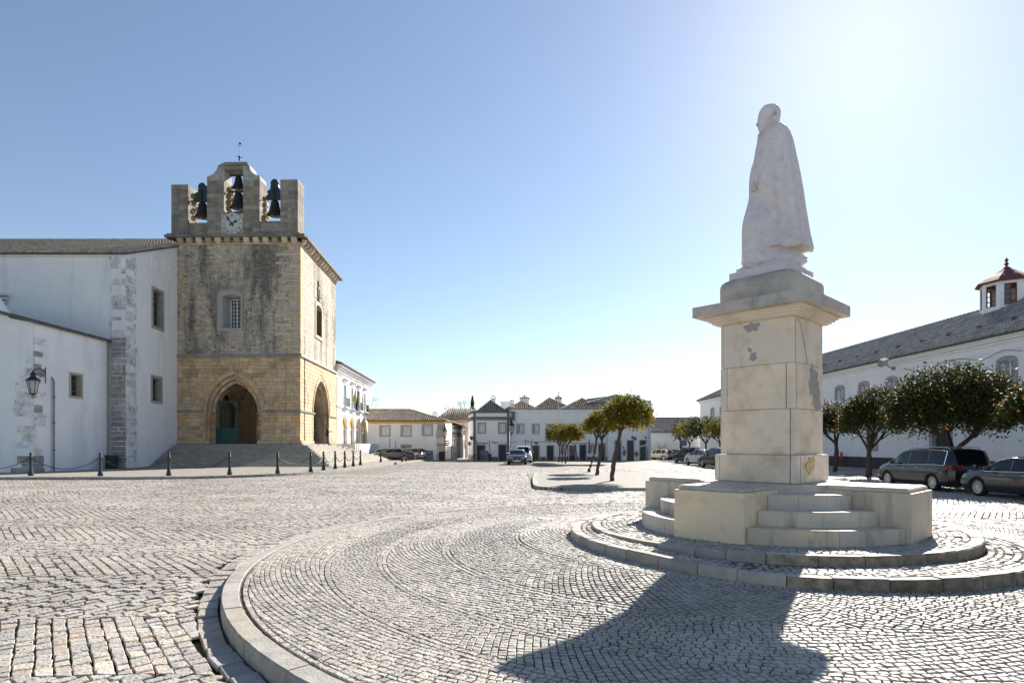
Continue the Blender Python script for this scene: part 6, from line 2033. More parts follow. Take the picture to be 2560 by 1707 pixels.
mb = MB(); D_ = DL + 9; x0, x1 = at(W(517, 0)[0], D_), at(W(640, 0)[0], D_); mb.box(x0, x1, D_, D_ + 3, 5, zat(W(0, 252)[1], D_)); mb.box(x0 - .1, x1 + .1, D_ - .1, D_ + 3.1, zat(W(0, 252)[1], D_), zat(W(0, 246)[1], D_)); mb.build('roof_room', 'limewash_clean', lo_)
# TV aerial
an = thing('aerial', 'thin tall television aerial mast above the long house roof', 'aerial', (at(1297, 82), 82, 7.5))
mb = MB(); x = at(W(700, 0)[0], 82); mb.tube([(x, 82, 7.5), (x + .1, 82, zat(W(0, 36)[1], 82))], .022, 5, r1=.012); mb.tube([(x - .35, 82, zat(W(0, 38)[1], 82)), (x + .12, 82, zat(W(0, 36)[1], 82))], .012, 4); mb.build('mast', 'grey_metal', an)
an2 = thing('aerial', 'small comb shaped television aerial above the right hand roofs', 'aerial', (at(1495, 84), 84, 8.5))
mb = MB(); x = at(W(1475, 0)[0], 84); zt2 = zat(W(0, 165)[1], 84); mb.tube([(x, 84, 8), (x, 84, zt2)], .02, 5); mb.tube([(x - .8, 84, zt2 - .25), (x + .5, 84, zt2 - .05)], .014, 4)
for i in range(6): q = -.7 + i * .22; mb.tube([(x + q, 84, zt2 - .35 + i * .03), (x + q, 84, zt2 - .05 + i * .03)], .01, 4)
mb.build('mast', 'grey_metal', an2)
# lantern between the houses
lxx = at(W(622, 0)[0], DC - .8)
lantern('wall_lantern', 'black wrought iron lantern between the grey banded house and the long house', (lxx, DC - .85, zat(W(0, 520)[1], DC - .85)), 1.25, (at(W(607, 0)[0], DC), DC - .1))
ws = thing('wall_lamp_shade', 'grey upright lamp cover with white glass tip under the eave', 'lamp', (at(W(640, 0)[0], DL), DL - .1, 4))
mb = MB(); a, b = lu(625), lu(656); FL.ext(mb, [(a, lz(348)), (b, lz(348)), (b + .03, lz(362)), (b - .02, lz(380)), (b + .02, lz(405)), (b - .02, lz(430)), (a + .02, lz(430)), (a, lz(405))], .02, .25); mb.build('cover', 'grey_trim', ws)
mb = MB(); FL.ext(mb, [(a + .04, lz(431)), (b - .05, lz(431)), ((a + b) / 2, lz(460))], .05, .2); mb.build('glass_tip', 'white_paint', ws)
# ------------------------------------------------------------------ classical end house (pilasters, attic)
eh = thing('pilaster_house', 'weathered white house with classical cornice, corner pilaster and three green doors', 'house', (at(1580, DC), DC, -.1))
DE = DC - .1
FE = Face((at(W(1562, 0)[0], DE), DE), (at(W(1982, 0)[0], DE), DE))
eu = lambda x: FE.u(W(x, 0)[0]); ez = lambda y: zat(W(0, y)[1], DE)
dd_ = [(eu(1640), eu(1692), -.12, ez(636)), (eu(1758), eu(1818), -.12, ez(632)), (eu(1882), eu(1940), -.12, ez(630))]
ww_ = [(eu(1900), eu(1938), ez(470), ez(385))]
mb = MB(); FE.wall(mb, 0, FE.L, -.2, ez(240), dd_ + ww_, .2); mb.build('wall', 'limewash', eh)
for w in dd_: door(FE, eh, w[0] + .01, w[1] - .01, w[2], w[3] - .01, 'door_green', 'surround', .12, transom=.0)
for w in ww_: window(FE, eh, w[0] + .01, w[1] - .01, w[2] + .01, w[3] - .01, 2, 3, 'surround', .1, .1)
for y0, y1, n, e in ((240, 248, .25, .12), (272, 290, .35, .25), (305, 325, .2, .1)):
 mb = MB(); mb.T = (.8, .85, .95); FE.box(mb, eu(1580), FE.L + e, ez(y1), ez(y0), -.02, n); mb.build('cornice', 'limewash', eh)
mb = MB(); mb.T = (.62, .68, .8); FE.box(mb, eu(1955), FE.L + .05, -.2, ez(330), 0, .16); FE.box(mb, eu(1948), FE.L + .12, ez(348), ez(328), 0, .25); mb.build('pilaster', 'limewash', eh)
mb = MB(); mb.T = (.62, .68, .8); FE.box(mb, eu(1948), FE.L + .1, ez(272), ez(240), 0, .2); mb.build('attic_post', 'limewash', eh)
mb = MB(); F_ = Face((at(W(1982, 0)[0], DE), DE), (at(W(1982, 0)[0], DE) + .9, DE + 10)); F_.wall(mb, 0, F_.L, -.2, ez(240)); mb.build('side_wall', 'limewash', eh)
for (x, y, w, h, s) in ((1728, 750, .5, 1.0, 1), (1848, 765, .55, .8, 2), (1720, 700, .25, .35, 3), (1835, 610, .5, .5, 4), (1810, 600, .4, .4, 6), (1938, 600, .3, .4, 7)):
 rnd = random.Random(s); b = MB(); k = 16
 FE.ext(b, [(eu(x) + w * .5 * (1 + rnd.uniform(-.4, .3)) * cos(2 * pi * i / k), ez(y) + h * .5 * (1 + rnd.uniform(-.4, .3)) * sin(2 * pi * i / k)) for i in range(k)], -.02, .006); b.build('bare_patch', 'brick_red', eh)
mb = MB(); q0, q1 = eu(1790), eu(1945); mb.T = (1, 1, 1)
mb.tube([FE.p(q0 + (q1 - q0) * i / 10, ez(662) - .9 * sin(pi * i / 10) * .35 - (0 if i else 0), 1.2) for i in range(11)], [.02] * 4 + [.07] * 6 + [.02], 6); mb.build('rolled_awning_cloth', 'white_cloth', eh)
hip(eh, 1365, 1960, 262, 1648, 182, 'roof_tile_grey', D=DC + 2.0, dep=9, xa1=1640, xa2=1650)
zq0, zq1 = zat(W(0, 268)[1], 83), zat(W(0, 186)[1], 86)
slope(eh, [(at(W(1350, 0)[0], 90), 90, zq0), (at(W(1640, 0)[0], 83), 83, zq0), (at(W(1646, 0)[0], 86), 86, zq1), (at(W(1357, 0)[0], 93), 93, zq1)], 'roof_tile_grey', pitch=.27)
# ------------------------------------------------------------------ low shed with tiled roof behind (right of the row)
DS = 86.0
sh = thing('garden_wall_house', 'long low white building with grey tiled roof behind the parked cars', 'building', (at(1680, DS), DS, -.1))
FSd = Face((at(1624, DS), DS), (at(1775, DS), DS))
mb = MB(); FSd.wall(mb, 0, FSd.L, -.3, zat(1080, DS)); mb.build('wall', 'limewash_clean', sh)
slope(sh, [(at(1620, DS), DS - .3, zat(1079, DS)), (at(1790, DS), DS - .3, zat(1079, DS)), (at(1790, DS + 6), DS + 6, zat(1044, DS + 6)), (at(1615, DS + 6), DS + 6, zat(1044.5, DS + 6))], 'roof_tile_grey', pitch=.30, tl=.5, r=.11)
ridge_caps(sh, (at(1615, DS + 6), DS + 6, zat(1044, DS + 6)), (at(1790, DS + 6), DS + 6, zat(1043.5, DS + 6)), 'roof_tile_grey')
# ------------------------------------------------------------------ great white building on the right
XB = lambda D: 28.77 - .0247 * D
P0, P1 = (XB(86), 85.0), (XB(12), 12.0)
gb = thing('seminary_building', 'huge white two storey building with long tiled roof on the right behind the orange trees', 'building', (P1[0], P1[1], 0))
FGB = Face(P0, P1)
guo = lambda D: (P0[1] - D) / abs(FGB.d.y)
ZEV, ZRG = 8.12, 11.5
wcs = [33.85 + 3.3 * i for i in range(-6, 15)]
holes = []
for D in wcs:
 u = guo(D); holes.append((u - .47, u + .47, 5.12, 6.62))
lowh = [(guo(29.2) - .5, guo(29.2) + .5, 1.4, 3.1), (guo(38.9) - .75, guo(38.9) + .75, .05, 3.0), (guo(46) - .5, guo(46) + .5, 1.6, 3.0)]
mb = MB(); FGB.wall(mb, 0, FGB.L, -.1, ZEV - .2, holes + lowh, .3); mb.build('facade', 'limewash_clean', gb)
for a, b, c, d in holes:
 m_ = (a + b) / 2
 mb = MB(); mb.T = var(.05)
 FGB.ring(mb, arcpts(a - .24, b + .24, c - .2, d - .02, .28), arcpts(a + .0, b - .0, c, d - .2, .2), -.05, .05)
 w = mb.build('window', 'surround', gb)
 mb = MB(); FGB.ring(mb, [(a + .01, c + .01), (b - .01, c + .01), (b - .01, d), (a + .01, d)], [(a + .09, c + .09), (b - .09, c + .09), (b - .09, d - .06), (a + .09, d - .06)], -.26, -.2)
 FGB.box(mb, m_ - .045, m_ + .045, c + .09, d - .06, -.255, -.19)
 for q in (.36, .68): FGB.box(mb, a + .09, b - .09, c + 1.5 * q, c + 1.5 * q + .035, -.25, -.2)
 mb.build('sash', 'white_paint', w)
 for s_ in (0, 1):
  mb = MB(); FGB.box(mb, a + .02 + s_ * .46, a + .45 + s_ * .46, c + .02, d, -.30, -.265); mb.build('pane', 'pane_light', w)
u = guo(43.8)
mb = MB(); 
for i in range(9): mb.tube([FGB.p(u - .5 + i * .3, 5.0, .35), FGB.p(u - .5 + i * .3, 5.75, .35)], .014, 4)
mb.tube([FGB.p(u - .5, 5.75, .35), FGB.p(u + 2.0, 5.75, .35)], .02, 5); mb.tube([FGB.p(u - .5, 5.05, 0), FGB.p(u - .5, 5.05, .35), FGB.p(u + 2.0, 5.05, .35), FGB.p(u + 2.0, 5.05, 0)], .03, 5); mb.build('balcony_railing', 'iron', gb)
for (a, b, c, d), k in zip(lowh, (0, 1, 0)):
 if k: door(FGB, gb, a + .01, b - .01, c, d - .01, 'door_dark', 'surround', .28, .25, leaves=2)
 else: window(FGB, gb, a + .01, b - .01, c + .01, d - .01, 2, 3, 'surround', .22, .25, bars=(4, 5))
us = [0] + [v for h in lowh[1:2] for v in (h[0] - .3, h[1] + .3)] + [FGB.L]
for a, b in ((us[0], us[1]), (us[2], us[3])):
 mb = MB(); FGB.box(mb, a, b, -.1, .92, 0, .05); mb.build('plinth', 'plinth_dark', gb)
for z0, z1, n in ((ZEV - .2, ZEV - .02, .30), (ZEV - .34, ZEV - .2, .18), (ZEV - .5, ZEV - .36, .09), (ZEV - .92, ZEV - .86, .04)):
 mb = MB(); FGB.box(mb, -.2, FGB.L, z0, z1, -.02, n); mb.build('cornice', 'limewash_clean', gb)
mb = MB(); Fe = Face((P0[0] + 12, P0[1]), P0); Fe.wall(mb, 0, Fe.L, -.1, ZEV); mb.build('end_wall', 'limewash_clean', gb)
E0, E1 = FGB.p(-.35, ZEV, .42), FGB.p(FGB.L, ZEV, .42)
R1, R0 = FGB.p(FGB.L, ZRG, -6), FGB.p(5.5, ZRG, -6)
rs = slope(gb, [E0, E1, R1, R0], 'roof_tile_grey', pitch=.24, tl=.46, r=.085, single=280)
slope(gb, [FGB.p(-.35, ZEV, -12.4), E0, R0], 'roof_tile_grey', pitch=.26)
slope(gb, [FGB.p(FGB.L, ZEV, -12.4), FGB.p(-.35, ZEV, -12.4), R0, R1], 'roof_tile_grey', pitch=.5)
ridge_caps(gb, R0, R1, 'roof_tile_grey', .12); ridge_caps(gb, E0, R0, 'roof_tile_grey', .12)
# little dormer vents in the roof
for D in [30 + 2.55 * i for i in range(17)]:
 u = guo(D); t = .30; z = ZEV + (ZRG - ZEV) * t + .06; n = .42 - 6.42 * t
 mb = MB(); FGB.ext(mb, [(u - .16, z), (u + .16, z), (u + .1, z + .14), (u - .1, z + .14)], n - .35, n + .06); mb.build('roof_vent', 'roof_tile_dark', gb)
# octagonal roof lantern
D_ = 40.8; u = guo(D_); c = FGB.p(u, 0, -6); cx, cy = c[0], c[1]
lt = thing('roof_lantern', 'octagonal glazed lantern with dark red cap on the ridge of the huge building', 'turret', (cx, cy, ZRG - .9))
zb_, zt2 = 10.5, 12.8
mb = MB(); n8 = 8; R8 = 1.5
def oc(R, z, j, off=.5): a = 2 * pi * (j + off) / 8 + .25; return (cx + R * cos(a), cy + R * sin(a), z)
for j in range(8):
 F8 = Face(oc(R8, 0, j)[:2], oc(R8, 0, j + 1)[:2])
 if (F8.p(F8.L / 2, 0, 1)[0] - cx) ** 2 + (F8.p(F8.L / 2, 0, 1)[1] - cy) ** 2 < (F8.p(F8.L / 2, 0, 0)[0] - cx) ** 2 + (F8.p(F8.L / 2, 0, 0)[1] - cy) ** 2: F8 = Face(oc(R8, 0, j)[:2], oc(R8, 0, j + 1)[:2], flip=True)
 hl = (.24, F8.L - .24, 11.15, 12.6)
 mb = MB(); F8.wall(mb, 0, F8.L, zb_, zt2, [hl], .12); F8.wall(mb, 0, F8.L, zb_, zt2, [hl], -.0, n=-.13); mb.build('wall', 'limewash_clean', lt)
 mb = MB(); a, b, c_, d = hl
 F8.ring(mb, [(a, c_), (b, c_), (b, d), (a, d)], [(a + .05, c_ + .05), (b - .05, c_ + .05), (b - .05, d - .05), (a + .05, d - .05)], -.1, -.04)
 F8.box(mb, (a + b) / 2 - .03, (a + b) / 2 + .03, c_, d, -.1, -.04)
 for q in (.25, .5, .75): F8.box(mb, a, b, c_ + (d - c_) * q - .02, c_ + (d - c_) * q + .02, -.1, -.04)
 mb.build('window', 'roof_red', lt)
 if j % 2 == 0:
  mb = MB(); F8.box(mb, a, (a + b) / 2, c_, d, -.09, -.08); mb.build('pane', 'pane_dark', lt)
mb = MB()
rows = [(1.78, 12.78), (1.80, 12.86), (1.3, 13.2), (.7, 13.55), (.28, 13.85), (.12, 14.0)]
vs = [oc(R, z, j) for R, z in rows for j in range(8)]
mb.add(vs, [(i * 8 + j, i * 8 + (j + 1) % 8, (i + 1) * 8 + (j + 1) % 8, (i + 1) * 8 + j) for i in range(5) for j in range(8)] + [tuple(range(8))[::-1]]); mb.build('cap', 'roof_red', lt)
mb = MB(); mb.lathe([(.06, 0), (.08, .12), (.16, .2), (.07, .3), (.06, .38), (.14, .46), (.05, .56), (.01, .68)], (cx, cy, 13.98), 10); mb.build('finial', 'roof_red', lt)
# floodlight, cables
fl = thing('floodlight', 'square floodlight on a bracket under the eave of the huge white building', 'lamp', FGB.p(guo(43), 7.2, .5))
u = FGB.u(2040 + 490 / 2.375); z = zat(620 + 690 / 2.375, FGB.D(u))
mb = MB(); mb.tube([FGB.p(u - .5, z - .25, .0), FGB.p(u - .1, z - .2, .6), FGB.p(u, z, .9)], .04, 6); FGB.box(mb, u - .6, u - .35, z - .35, z - .1, 0, .12); mb.build('bracket', 'grey_metal', fl)
mb = MB(); o = Vector(FGB.p(u + .1, z + .1, 1.15)); 
M_ = Matrix.Translation(o) @ Matrix.Rotation(.6, 4, 'X') @ Matrix.Rotation(.5, 4, 'Z')
def tb(x0, x1, y0, y1, z0, z1): return [tuple(M_ @ Vector(p)) for p in ((x0, y0, z0), (x1, y0, z0), (x1, y1, z0), (x0, y1, z0), (x0, y0, z1), (x1, y0, z1), (x1, y1, z1), (x0, y1, z1))]
mb.hexa(tb(-.32, .32, -.1, .2, -.25, .25)); mb.build('housing', 'grey_metal', fl)
mb = MB(); mb.hexa(tb(-.28, .28, -.13, -.101, -.21, .21)); mb.build('lamp_glass', 'pane_light', fl)
cb = thing('cable', 'thin cable sagging along the upper wall of the huge white building', 'cable', FGB.p(guo(40), 7, .1))
mb = MB(); seq = [FGB.u(2040 + x / 2.375) for x in (530, 640, 775, 860, 1000, 1125, 1235)]; yy = [715, 738, 672, 657, 665, 605, 610]
mb.tube([FGB.p(u, zat(620 + y / 2.375, FGB.D(u)), .12) for u, y in zip(seq, yy)], .014, 4); mb.build('wire', 'iron', cb)
hy = thing('hydrant', 'small red hydrant on the pavement against the dark plinth', 'hydrant', FGB.p(FGB.u(2113), .1, .4))
o = FGB.p(FGB.u(2114), .72, .35); mb = MB(); mb.lathe([(.10, 0), (.10, .35), (.13, .38), (.1, .5), (.03, .56)], o, 10); mb.T = (.4, .2, .2); mb.lathe([(.06, -.65), (.06, 0)], o, 8); mb.build('body', 'red_paint', hy)
# ------------------------------------------------------------------ solid bulk behind the thin facades
def bulk(par, pts, z1, mat='limewash_clean', name='rear_walls'):
 mb = MB(); mb.prism(pts, -.2, z1); mb.build(name, mat, par)
x0, x1 = at(W(1568, 0)[0], DE), at(W(1978, 0)[0], DE)
bulk(eh, [(x0, DE + .5), (x1, DE + .5), (x1 + .6, DE + 10), (x0, DE + 10)], ez(250))
bulk(eh, [(at(W(1350, 0)[0], 90), 90.2), (x0 - .05, 84), (x0 - .05, 92), (at(W(1350, 0)[0], 90), 97)], zq0 - .05)
x0, x1 = at(W(612, 0)[0], DL), at(W(1556, 0)[0], DL)
bulk(lo_, [(x0, DL + .6), (x1, DL + .6), (x1, DL + 9), (x0, DL + 9)], lz(333))
bulk(lw, [(X(920), DW + .5), (X(1110), DW + .5), (X(1108), DW + 11), (X(920), DW + 11)], Zz(506))
bulk(sh, [(at(1625, DS), DS + .4), (at(1775, DS), DS + .4), (at(1775, DS), DS + 9), (at(1625, DS), DS + 9)], zat(1081, DS))
bulk(bh, [(at(1112, DB), DB + .4), (at(1176, DB), DB + .4), (at(1176, DB), DB + 9), (at(1112, DB), DB + 9)], zat(1047, DB))
bulk(co, [(at(1184, DC), DC + .5), (at(1273, DC), DC + .5), (at(1273, DC), DC + 8.4), (at(1187, DC), DC + 8.4)], cz_(508))
# ------------------------------------------------------------------ raised pavement with kerb along the church
def kerbed(name, label, line, inner, h=.12, kw=.22, mat='pavement', zf=None, kern=(.8, 1.3), stone='kerbstone'):
 """raised paved area: line = kerb polyline (outer edge), inner = rest of the outline"""
 zf = zf or (lambda x, y: G(x, y))
 root = thing(name, label, 'pavement', (line[0][0], line[0][1], zf(*line[0])))
 root['kind'] = 'structure'; root.pop('category', None); root.pop('label', None)
 mb = MB(); pts = line + inner
 n = len(line)
 inn = []
 for i, p in enumerate(line):
  inn.append(p)
 mb.prism([(x, y) for x, y in pts], lambda x, y: zf(x, y) - .2, lambda x, y: zf(x, y) + h - .006)
 mb.build('paving', mat, root)
 seg = [Vector(p) for p in line]
 dist = [0]
 for a, b in zip(seg, seg[1:]): dist.append(dist[-1] + (b - a).length)
 def P(d):
  d = max(0, min(dist[-1], d))
  for i in range(len(seg) - 1):
   if d <= dist[i + 1] + 1e-9:
    t = (d - dist[i]) / max(1e-9, dist[i + 1] - dist[i]); q = seg[i].lerp(seg[i + 1], t); dr_ = (seg[i + 1] - seg[i]).normalized(); return q, dr_
 c_in = Vector((sum(p[0] for p in pts) / len(pts), sum(p[1] for p in pts) / len(pts)))
 d = 0
 while d < dist[-1] - .15:
  L_ = min(random.uniform(*kern), dist[-1] - d)
  (a, da), (b, db) = P(d + .006), P(d + L_ - .006)
  na = Vector((-da.y, da.x)); nb_ = Vector((-db.y, db.x))
  s_ = 1 if na.dot(c_in - a) > 0 else -1
  na *= s_; nb_ *= s_
  j = random.uniform(-.006, .006)
  q = [a - na * .01, b - nb_ * .01, b + nb_ * kw, a + na * kw]
  mb = MB(); mb.T = var(.1)
  zz = [zf(p.x, p.y) for p in q]
  mb.hexa([(p.x, p.y, z - .2) for p, z in zip(q, zz)] + [(p.x, p.y, z + h + j) for p, z in zip(q, zz)])
  mb.build('kerb_stone', stone, root); d += L_
 return root
def smooth_line(P, n=6):
 out = []
 for i in range(len(P) - 1):
  p0 = P[max(0, i - 1)]; p1 = P[i]; p2 = P[i + 1]; p3 = P[min(len(P) - 1, i + 2)]
  for k in range(n):
   t = k / n
   out.append(tuple(.5 * ((2 * p1[c]) + (-p0[c] + p2[c]) * t + (2 * p0[c] - 5 * p1[c] + 4 * p2[c] - p3[c]) * t * t + (-p0[c] + 3 * p1[c] - 3 * p2[c] + p3[c]) * t ** 3) for c in (0, 1)))
 out.append(P[-1]); return out
line = smooth_line([(-33, 30.2), (-26, 30.6), (-18, 31.0), (-14, 33.2), (-12.2, 36.5), (-11.2, 43), (-10.9, 52), (-10.4, 63), (-10.6, 72)])
side = kerbed('pavement', '', line, [(-10.6, 74), (-13, 75.4), (-19, 75.4), (-19, 62), (-27, 52), (-28.7, 36), (-48, 36), (-48, 30.2)])
# pavement in front of the right-hand building
line2 = smooth_line([(25.6, 12), (25.2, 30), (24.6, 50), (24.3, 80)], 4)
kerbed('pavement', '', line2, [(29, 80), (30, 12)])
# near tree island
isl1 = smooth_line([(1.5, 38.5), (1.15, 33), (.98, 28), (.98, 25.9), (1.25, 25.05), (2.0, 24.7), (3.2, 24.55), (5.6, 24.4), (9.5, 24.4), (12.5, 25.0)], 4)
kerbed('tree_island', '', isl1, [(13, 30), (12, 37), (6, 39)], kern=(.7, 1.1))
isl2 = smooth_line([(2.6, 64), (2.1, 60), (2.0, 56.5), (2.6, 54.8), (4.2, 54.0), (6.4, 53.4), (8.2, 53.6)], 4)
kerbed('tree_island', '', isl2, [(9, 57), (8.5, 64)], kern=(.9, 1.3))
# ------------------------------------------------------------------ bollards and chains
def bollard_proto():
 t = thing('bollard', 'x', 'bollard', (0, 0, 0), 'black iron bollards along the church kerb')
 mb = MB(); mb.S = True
 mb.lathe([(.125, -.05), (.125, .10), (.115, .16), (.095, .22), (.09, .30), (.07, .36), (.066, .95), (.062, 1.04)], (0, 0, 0), 14)
 mb.build('post', 'iron', t)
 mb = MB(); mb.S = True
 mb.lathe([(.062, 1.04), (.085, 1.055), (.085, 1.075), (.05, 1.09), (.045, 1.11), (.068, 1.14), (.075, 1.175), (.06, 1.215), (.02, 1.24)], (0, 0, 0), 14)
 mb.build('knob', 'iron', t)
 mb = MB()
 mb.tube([(-.09, 0, .98), (.09, 0, .98)], .018, 6); mb.build('chain_lug', 'iron', t)
 return t
bp = [(77, 1191), (251, 1191), (422, 1190), (574, 1186.5), (694, 1184), (777, 1181), (809, 1176.5), (838, 1175.5), (862, 1172), (883, 1170), (901, 1168), (952, 1152.6), (1005, 1152), (1014.6, 1151), (1022, 1150.2), (1029, 1149.6)]
PR = bollard_proto(); kids = KIDS(PR)
def insideoff(D0, px):
 return (at(px, D0), D0)
place = []
D1_ = [31.9, 31.6, 32.0, 32.8, 34.2, 36.6, 39.2, 41.4, 44.0, 46.6, 49.4, 60, 61.5, 64, 67, 70]
lab_b = ['nearest to the lantern corner at far left', 'in front of the litter bin and buttress', 'in front of the left end of the stairs', 'below the pointed gate arch, left of the chain gap', 'just right of the chain gap', 'at the bend of the kerb where the posts crowd together', 'second past the kerb bend', 'third past the kerb bend', 'fourth past the kerb bend', 'fifth past the kerb bend', 'last before the dark parked car', 'alone in front of the dark parked car', 'first of the four behind the stairs near the cars', 'second of the four near the cars', 'third of the four near the cars', 'farthest of the four near the cars']
for i, ((px, py), D) in enumerate(zip(bp, D1_)):
 x, y = at(px, D), D
 z = G(x, y) + .115
 if i == 0: o = PR
 else:
  o = PR.copy(); COL.objects.link(o)
  for k in kids:
   c = k.copy(); COL.objects.link(c); c.parent = o
 o.location = (x, y, z)
 o['label'] = 'black iron bollard ' + lab_b[i]
 place.append(Vector((x, y, z)))
def chain(a, b, sag, lab):
 t = thing('chain', lab, 'chain', tuple((a + b) / 2), 'chains hanging between the bollards')
 A_ = a + Vector((0, 0, .98)); B_ = b + Vector((0, 0, .98)); L_ = (B_ - A_).length
 n = max(8, int(L_ * 1.12 / .085))
 pt = lambda s: A_.lerp(B_, s) - Vector((0, 0, sag * (1 - (2 * s - 1) ** 2)))
 mb = MB()
 for i in range(n):
  p, q = pt(i / n), pt((i + 1) / n)
  d = (q - p); l = d.length; d.normalize(); m = (p + q) / 2
  sd_ = d.cross(Vector((0, 0, 1))).normalized() if i % 2 else d.cross(d.cross(Vector((0, 0, 1)))).normalized()
  ring = [m + d * (l * .64 * cos(t_)) + sd_ * (.032 * sin(t_)) for t_ in [2 * pi * k / 6 for k in range(7)]]
  mb.tube(ring, .0105, 4, cap=False)
 mb.build('links', 'iron', t, kind='stuff')
offp = place[0] + Vector((-4.0, -.1, .0))
cn = ['leaving the frame at far left', 'from the lantern corner to the litter bin', 'in front of the buttress', 'in front of the left end of the stairs']
pairs = [(offp, place[0], .62), (place[0], place[1], .62), (place[1], place[2], .62), (place[2], place[3], .6)] + [(place[i], place[i + 1], .45 if i == 4 else .5) for i in range(4, 10)]
cl = ['hanging out of the frame from the leftmost bollard', 'hanging between the lantern corner and the litter bin', 'hanging in front of the buttress and gable wall', 'hanging in front of the left half of the stairs', 'hanging just right of the chain gap', 'first short one past the kerb bend', 'second short one past the kerb bend', 'third short one past the kerb bend', 'fourth short one past the kerb bend', 'fifth short one past the kerb bend']
for (a, b, s), l in zip(pairs, cl): chain(a, b, s, 'black iron chain ' + l)
# ------------------------------------------------------------------ trees
def orange_tree(label, x, y, zg, crown, trunk_h, lean=(0, 0), nleaf=5000, leaf=.075, mat='leaf', fruit=60, seed_=1, group='orange trees in the square', tr=.09, forks=3, loc_c=None, lump=.25):
 """crown = (rx, ry, rz, z centre above ground, dx, dy)"""
 rnd = random.Random(seed_)
 t = thing('orange_tree', label, 'tree', (x, y, zg), group)
 rx, ry, rz, zc, dx, dy = crown
 c = Vector((x + dx, y + dy, zg + zc))
 tb = MB(); tb.S = True
 top = Vector((x + lean[0], y + lean[1], zg + trunk_h))
 pts = []; rs = []
 n = 16
 for i in range(n + 1):
  q = i / n
  p = Vector((x, y, zg - .1)).lerp(top, q) + Vector((rnd.uniform(-1, 1) * .022 + .04 * sin(q * 5 + seed_), rnd.uniform(-1, 1) * .022, 0))
  pts.append(tuple(p)); rs.append(tr * (1.35 if i == 0 else 1.15 if i == 1 else 1 - .25 * q) * rnd.uniform(.88, 1.16))
 tb.tube(pts, rs, 9); tb.build('trunk', 'bark', t)
 lb = MB(); lb.S = True
 for k in range(forks + 2):
  a = 2 * pi * k / (forks + 2) + rnd.uniform(-.4, .4)
  e = c + Vector((cos(a) * rx * .62, sin(a) * ry * .62, rz * rnd.uniform(-.2, .35)))
  m = Vector(pts[-1]).lerp(e, .45) + Vector((0, 0, -rz * .08 + rnd.uniform(-.1, .1)))
  lb.tube([Vector(pts[-1]) - Vector((0, 0, .05)), m, e], tr * .62, 6, r1=tr * .15)
  for q in range(3):
   a2 = a + rnd.uniform(-.9, .9)
   e2 = c + Vector((cos(a2) * rx * .8, sin(a2) * ry * .8, rz * rnd.uniform(-.5, .6)))
   lb.tube([m, (m + e2) / 2 + Vector((0, 0, .08)), e2], tr * .28, 5, r1=tr * .08)
 lb.build('limbs', 'bark', t)
 npt = np.random.RandomState(seed_)
 ncl = max(40, nleaf // 22)
 d = npt.normal(size=(ncl, 3)); d /= np.linalg.norm(d, axis=1)[:, None]
 d[:, 2] = np.where(d[:, 2] < -.45, -d[:, 2] * .6, d[:, 2])
 lumps = npt.normal(size=(14, 3)); lumps /= np.linalg.norm(lumps, axis=1)[:, None]
 lw_ = npt.uniform(-.5, 1, 14)
 sh_ = 1 + lump * ((np.exp(-((1 - d @ lumps.T) / .16)) * lw_).sum(1)) - .05
 rad = sh_ * npt.uniform(.72, 1.0, ncl) ** .6
 inner_ = npt.rand(ncl) < .22
 rad = np.where(inner_, rad * npt.uniform(.3, .8, ncl), rad)
 cc = d * rad[:, None] * np.array([rx, ry, rz]) + np.array(c)
 cc[:, 2] = np.maximum(cc[:, 2], c.z - rz * (.86 + .12 * npt.rand(ncl)))
 per = nleaf // ncl
 cr = npt.uniform(.6, 1.15, ncl) * (rx * .13 + .07)
 idx = np.repeat(np.arange(ncl), per)
 off = npt.normal(size=(len(idx), 3)) * cr[idx][:, None] * .62
 p = cc[idx] + off
 nrm = (p - np.array(c)) / np.array([rx, ry, rz]); nrm /= np.linalg.norm(nrm, axis=1)[:, None] + 1e-6
 nrm = nrm * .5 + npt.normal(size=nrm.shape) * .75 + np.array([0, 0, .35]); nrm /= np.linalg.norm(nrm, axis=1)[:, None]
 tg = np.cross(nrm, npt.normal(size=nrm.shape)); tg /= np.linalg.norm(tg, axis=1)[:, None]
 bt = np.cross(nrm, tg)
 s = leaf * npt.uniform(.65, 1.25, len(p))[:, None]
 v = np.stack([p - tg * s, p + bt * s * .45 - nrm * s * .12, p + tg * s, p - bt * s * .45 - nrm * s * .12], 1).reshape(-1, 3)
 v -= np.array([x, y, zg])
 me = bpy.data.meshes.new('crown')
 k = len(p)
 me.vertices.add(4 * k); me.vertices.foreach_set('co', v.ravel())
 me.loops.add(4 * k); me.loops.foreach_set('vertex_index', np.arange(4 * k))
 me.polygons.add(k); me.polygons.foreach_set('loop_start', np.arange(k) * 4); me.polygons.foreach_set('loop_total', np.full(k, 4))
 me.update()
 at_ = me.color_attributes.new('tint', 'FLOAT_COLOR', 'CORNER')
 tn = npt.uniform(.6, 1.3, k) * np.repeat(npt.uniform(.65, 1.35, ncl), per); wv = npt.uniform(.85, 1.35, k) * np.where(npt.rand(k) < .13, 1.7, 1.0)
 col = np.stack([tn * wv, tn * np.where(wv > 1.4, 1.25, 1.0), tn * .95, np.ones(k)], 1)
 at_.data.foreach_set('color', np.repeat(col, 4, axis=0).astype(np.float32).ravel())
 me.materials.append(MATS[mat])
 o = bpy.data.objects.new('crown', me); COL.objects.link(o); o.parent = t
